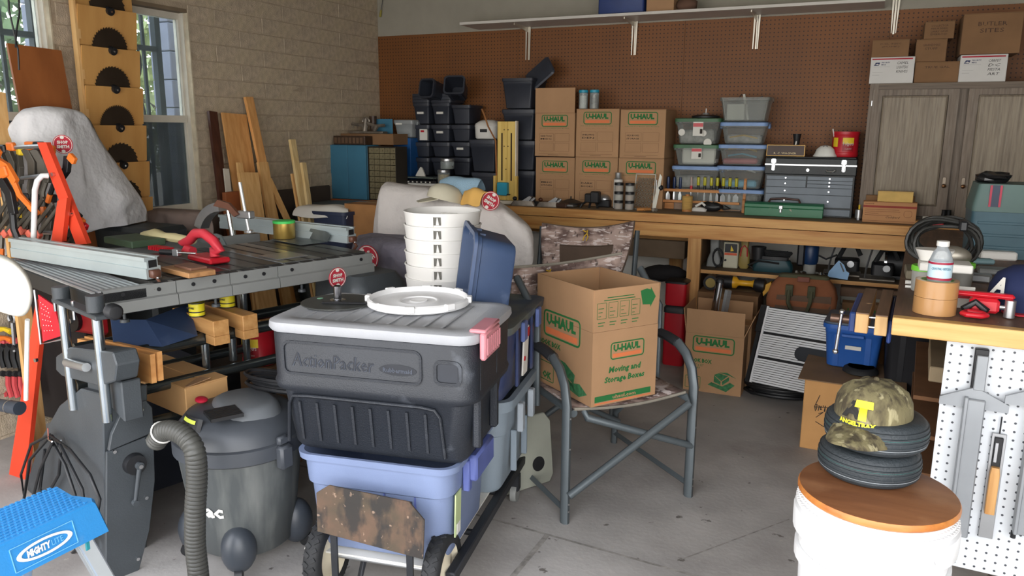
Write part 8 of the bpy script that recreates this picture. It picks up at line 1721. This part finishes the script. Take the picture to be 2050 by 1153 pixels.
# ---------------------------------------------------------------- red clamp rack
RR = mat('rack_red', (214, 66, 38), .5, var=.05); YR = 2.08
t = thing('clamp_rack', 'orange red steel A frame rack loaded with clamps behind the saw', 'rack', (0, 0, 0))
def bar2(name, pts, m_, th=.02):
    q = [at(u, v, 'Y', y) for u, v, y in pts]; b = B(); b.rings([q, [p+Vector((0, th, 0)) for p in q]]); return b.o(name, m_, t)
bar2('front_leg', [(74, 285, YR), (92, 285, YR), (174, 488, YR), (152, 490, YR)], RR); bar2('inner_leg', [(115, 402, YR-.03), (134, 396, YR-.03), (124, 484, YR-.03), (102, 484, YR-.03)], RR)
q = [at(72, 600, 'Y', 1.98), at(84, 640, 'Y', 1.98), at(50, 965, 'Y', 1.9), at(14, 975, 'Y', 1.9)]
b = B(); b.rings([q, [p+Vector((0, .02, 0)) for p in q]]); b.o('lower_leg', RR, t)
for u, v in ((109, 349), (134, 408), (145, 428), (75, 720)): p = at(u, v, 'Y', YR if v < 500 else 1.93); B().cyl((p.x, p.y-.012, p.z), (p.x, p.y-.001, p.z), .008, .008, 10).o('bolt', CHROME, t)
RZ = []
for (u0, v0), (u1, v1) in (((-60, 368), (110, 349)), ((-60, 462), (104, 466)), ((-60, 300), (90, 292))):
    a, c = at(u1, v1, 'Y', YR+.01), at(u0, v0, 'Y', YR+.12); B().cyl(tuple(c), tuple(a), .009, .009, 10).o('rod', STEEL, t, 40); RZ.append((c, a))
pts = [at(67, 490, 'Y', YR-.06), at(70, 380, 'Y', YR-.06), at(75, 362, 'Y', YR-.05), at(84, 352, 'Y', YR-.04), at(96, 352, 'Y', YR-.02)]
B().tube(pts, .011, 8).o('white_hook_tube', mat('tube_white', (222, 224, 222), .4), t, 60)
OG = mat('clamp_orange', (226, 116, 40), .5); CM_ = mat('clamp_metal', (92, 88, 80), .45, .5, var=.2)
def sclamp(px, py, Y, deg, s, label, jaw=CM_, tip=OG, group='spring clamps on the red rack', roll=0):
    p = at(px, py, 'Y', Y); t = thing('spring_clamp', label, 'clamp', p, deg, group); t.rotation_euler = (R(roll), 0, R(deg))
    b = B(); b.prism([(-.012*s, 0), (.02*s, 0), (.035*s, .07*s), (.012*s, .13*s), (-.02*s, .12*s), (0, .07*s)], .02, basis((0, 0, -.06*s), (1, 0, 0), (0, 0, 1)), .002); b.o('body', jaw, t)
    b = B(); b.tube([(-.0, -.01, -.05*s), (-.02*s, -.01, -.1*s), (-.015*s, -.01, -.16*s)], .011*s, 7); b.o('handle', jaw, t, 50); B().tube([(-.015*s, -.01, -.161*s), (-.01*s, -.01, -.205*s)], .0125*s, 7).o('handle_tip', tip, t, 50)
    B().box(.0, -.022, .06*s, .045*s, .0, .095*s, .005).o('jaw_pad', tip, t); return t
rnd = random.Random(11)
col_ = [('orange tipped', OG), ('yellow tipped', YEL), ('orange tipped', OG), ('black tipped', BLACKP)]
ordw = ['first', 'second', 'third', 'fourth', 'fifth', 'sixth', 'seventh', 'eighth']
for row, (v, x0, n_) in enumerate(((335, -8, 7), (430, 0, 7))):
    for k in range(n_):
        u = x0+k*17.5; nm, cc = col_[(k*3+row) % 4]
        if row == 1: cc = BLACKP if k > 2 else OG; nm = 'black' if k > 2 else 'orange tipped'
        sclamp(u, v+rnd.uniform(-8, 8), YR+.05+.006*k, rnd.uniform(-25, 25), 1.0, f'{nm} spring clamp, {ordw[k]} from the left on the {["upper", "lower"][row]} rod of the red rack', tip=cc, roll=rnd.uniform(-12, 12))
sclamp(132, 338, YR+.06, 10, .9, 'large black clamp with orange grips right of the red rack leg', BLACKP, roll=-30).rotation_euler = (0, R(38), R(0))
sclamp(18, 345, YR-.04, 0, 1.1, 'bright orange clamp crossing the rack at the left edge', OG, OG).rotation_euler = (0, R(-48), 0)
sclamp(20, 395, YR-.05, 0, 1.25, 'black clamp with an orange tip hanging over the middle of the rack', BLACKP, OG).rotation_euler = (0, R(-18), 0)
for k in range(3): sclamp(148+6*k, 452+10*k, YR+.05, 0, .8, ['black clamp hanging just right of the rack foot, upper', 'black clamp hanging just right of the rack foot, middle', 'black clamp hanging just right of the rack foot, lower'][k], BLACKP, [BLACKP, OG, REDP][k]).rotation_euler = (0, R(30), 0)
# slanted bar clamps on lower row
for k in range(7):
    p = at(-4+17*k, 432+rnd.uniform(-5, 5), 'Y', YR-.02); t = thing('bar_clamp', f'dark bar clamp blade, {ordw[k]} from the left in the slanted row on the red rack', 'clamp', p, 0, 'slanted dark bar clamps on the red rack'); t.rotation_euler = (0, R(52+rnd.uniform(-6, 6)), 0)
    B().box(-.008, -.0, -.10, .008, .012, .10, .003).o('bar', CM_, t); B().box(-.014, -.004, -.13, .016, .018, -.1005, .004).o('end_grip', mat('grip_salmon', (214, 104, 84), .5), t)
# tool wall low left: wrenches, red-handled clamps, speed square
tag(B().box(0, 0, 0, .9, .03, .75, .005).o('dark_backboard', mat('back_dark', (34, 28, 26), .9)), 'dark backboard holding tools under the saw at the left', 'panel'); o = bpy.data.objects['dark_backboard']; p = at(-40, 900, 'Y', 2.25); o.location = (p.x, 2.25, .1)
YW_ = 2.17
for k in range(6):
    p = at(-6+12.5*k, 718, 'Y', YW_); t = thing('ratchet_clamp', f'black and red ratchet clamp, {ordw[k]} from left behind the red leg', 'clamp', p, 0, 'black and red ratchet clamps at the low left')
    b = B(); b.tube([(.012, 0, .065), (-.012, 0, .04), (-.018, 0, 0), (-.006, 0, -.045)], .011, 7, flat=1.4); b.o('black_body', DARK, t, 60); B().cyl((-.008, -.01, -.07), (.008, -.01, -.07), .014, .014, 10).o('knob', DARK, t, 40)
    B().tube([(.004, .01, -.085), (-.004, .01, -.13), (.01, .01, -.19)], .013, 7).o('red_handle', mat('handle_coral', (196, 72, 76), .45), t, 50); B().box(-.012, .0, .07, .014, .02, .10, .004).o('red_jaw', mat('handle_coral', (196, 72, 76), .45), t)
p = at(25, 645, 'Y', YW_); t = thing('wrench', 'steel open end wrench hanging at the left edge', 'wrench', p); b = B(); b.tube(arc((0, 0, .02), .022, -50, 230, 10, 'XZ'), .008, 6); b.tube([(0, 0, -.002), (-.01, 0, -.14)], .009, 6); b.o('wrench', STEEL, t, 50)
for k, (u, v, m_, lb) in enumerate(((10, 662, YEL, 'yellow screwdriver handle at the low left edge'), (12, 680, OG, 'orange tool grip at the low left edge'))): p = at(u, v, 'Y', YW_); t = thing('tool_grip', lb, 'tool', p); B().tube([(-.05, 0, 0), (.0, 0, .008), (.045, 0, 0)], .012, 7, rr=[.014, .01, .014]).o('grip', m_, t, 50)
p0, p1, p2_, p3_ = at(76, 590, 'Y', 1.96), at(108, 612, 'Y', 1.98), at(124, 672, 'Y', 1.98), at(86, 684, 'Y', 1.96)
t = thing('speed_square', 'red speed square with white dotted scale in the clear sleeve', 'square', p0); q = [p0, p1, p2_, p3_]; b = B(); b.rings([[p-p0 for p in q], [p-p0+Vector((0, .006, 0)) for p in q]]); b.o('square', mat('square_red', (206, 34, 48), .4), t)
for i in range(4):
    for j in range(6):
        pp = (p0.lerp(p3_, .12+.13*j)).lerp(p1.lerp(p2_, .12+.13*j), .2+.2*i)-p0; B().cyl((pp.x, -.0015, pp.z), (pp.x, -.0002, pp.z), .0022, .0022, 6).o('dot', PAPER, t)
b = B(); b.tube([p0-p0+Vector((-.012, -.004, .02)), p3_-p0+Vector((-.008, -.004, -.01)), p2_-p0+Vector((.01, -.004, -.012))], .005, 5); b.o('steel_edge', STEEL, t)
p = at(150, 640, 'Y', 2.2); t = thing('red_tool_body', 'red and black tool body behind the upright tubes', 'tool', (p.x, 2.2, p.z)); B().box(-.12, 0, -.06, .16, .05, .07, .015).o('body', mat('tool_red', (166, 30, 36), .45), t); B().cyl((0, -.02, 0), (0, -.0005, 0), .05, .05, 16).o('disc', BLACKP, t, 40); B().cyl((0, -.028, 0), (0, -.0205, 0), .012, .012, 10).o('boss', STEEL, t)
p = at(30, 818, 'Y', 1.8); t = thing('flashlight', 'grey blue flashlight lying at the low left edge', 'flashlight', p); B().cyl((-.1, 0, 0), (.03, 0, .006), .024, .027, 18).o('body', mat('torch_grey', (72, 80, 92), .4, .4), t, 40); B().cyl((-.035, 0, .003), (-.03, 0, .003), .0265, .0265, 18).o('ring', CHROME, t, 40)
# ================================================================ big cover, saw blade rack, plywood, cords at the left wall
t = thing('tall_machine_cover', 'tall pale grey cloth cover with small red logo below the left window', 'cover', (0, 0, 0))
Y9 = 2.12
cover('cover', '', [(-22, 262, 510, -.05), (8, 232, 500, 0), (22, 214, 490, .03), (60, 209, 480, .08), (105, 214, 470, .15), (128, 226, 466, .2), (160, 285, 460, .26), (200, 345, 455, .34), (240, 400, 452, .42), (250, 430, 450, .45)], Y9+.08, .2, mat('cover_pale', (214, 214, 216), .8, var=.05, scale=5, bump=1, bscale=6, bdist=.04), 12, .014, parent=t, sdir=(-.3, .95, 0))
c = at(126, 289, 'Y', Y9+.13); shoplogo(t, c, (1, .7, 0), (.25, .1, 1), .04)
p = at(215, 470, 'Y', 2.6); B().box(p.x-.2, 2.6, .0, p.x+.28, 2.85, p.z+.04, .02).o('machine_base', CHB, t)
MDF = wood('rack_mdf', (208, 158, 92), (190, 138, 74), 2, .6, 2, 5)
XB_ = -3.575; l0 = at(158, 150, 'X', XB_); r0 = at(273, 150, 'X', XB_); z_top = at(210, -40, 'X', XB_).z
wB = r0.y-l0.y; t = thing('blade_rack', 'tall wooden rack of overlapping boards holding saw blades against the left wall', 'rack', (XB_, l0.y, .02))
B().box(0, 0, 0, .014, wB, z_top-.02, .001).o('backboard', MDF, t); B().box(-.001, -.014, 0, .03, -.0005, z_top-.02).o('side_strip', W_B, t)
BLD = mat('blade_steel', (70, 60, 50), .45, .7, var=.2, scale=4); hubs = [24.7, 104, 181, 258, 332, 405, 472]; hx = [218.5, 224, 230, 239, 246, 254, 268]
wl = ['topmost', 'second from the top', 'third from the top', 'fourth from the top', 'fifth from the top', 'sixth from the top', 'lowest visible']
for k, (u, v) in enumerate(zip(hx, hubs)):
    q = at(u, v, 'X', XB_+.04); zk = q.z-.02+.018; yk = q.y-l0.y
    b = B(); b.prism([(0, zk-.185), (wB, zk-.185), (wB, zk), (yk+.018, zk), (yk+.018, zk-.012), (yk+.010, zk-.028), (yk-.010, zk-.028), (yk-.018, zk-.012), (yk-.018, zk), (0, zk)], .006, basis((.035, 0, 0), (0, 1, 0), (0, 0, 1))); b.xf(Matrix.Translation((.035, 0, zk)) @ Matrix.Rotation(R(6), 4, 'Y') @ Matrix.Translation((-.035, 0, -zk))); b.o('panel', MDF, t)
    b = B(); b.box(.0145, 0, zk-.16, .029, .012, zk-.005); b.o('spacer', W_B, t)
    nT = [24, 40, 36, 60, 28, 22, 60][k]; rB = .105; pr = []
    for i in range(nT):
        a = 2*PI*i/nT; pr.append((rB*.93*math.cos(a), rB*.93*math.sin(a))); pr.append((rB*math.cos(a+.02), rB*math.sin(a+.02))); pr.append((rB*.94*math.cos(a+4/nT), rB*.94*math.sin(a+4/nT)))
    bt = thing('saw_disc', f'dark circular saw blade, {wl[k]} in the tall wooden rack', 'saw blade', (XB_+.0285, l0.y+yk, zk-.002+.02), 0, 'saw blades in the wooden rack')
    bt.rotation_euler = (0, R(6), 0); B().prism(pr, .0025, basis((0, 0, 0), (0, 1, 0), (0, 0, 1))).o('blade', BLD, bt)
    B().cyl((.0026, 0, -.005), (.03, 0, -.012), .02, .02, 14).o('hub_knob', BLACKP, bt, 40); B().cyl((.0301, 0, -.012), (.034, 0, -.012), .005, .005, 8).o('hub_bolt', CHROME, bt, 40)
B().box(.031, .001, 0, .037, wB-.001, zk-.17).o('lower_panel', MDF, t)
lean('brown_ply_sheet', 'dark orange plywood sheet leaning in front of the left window', 13, 95, 118, 60, 160, -3.25, wood('ply_dark', (158, 94, 48), (128, 72, 34), 2, .5, 2, 4), .012, pyb=330, dxb=.2)
lean('yellow_batten', 'narrow yellowish batten at the left picture edge by the window', -25, 185, 5, -10, 18, -3.2, W_B, .02, pyb=300, dxb=.1)
t = thing('hanging_cable', 'thin black cord hanging in a loop in front of the left window', 'cord', (0, 0, 0)); b = B(); b.tube([at(u, v, 'X', -3.45) for u, v in ((15, -30), (18, 20), (30, 75), (36, 100), (38, 140))], .004, 5); b.tube([at(u, v, 'X', -3.44) for u, v in ((36, -30), (39, 25), (33, 60), (31, 95))], .004, 5); b.o('cord', BLACKP, t, 60)
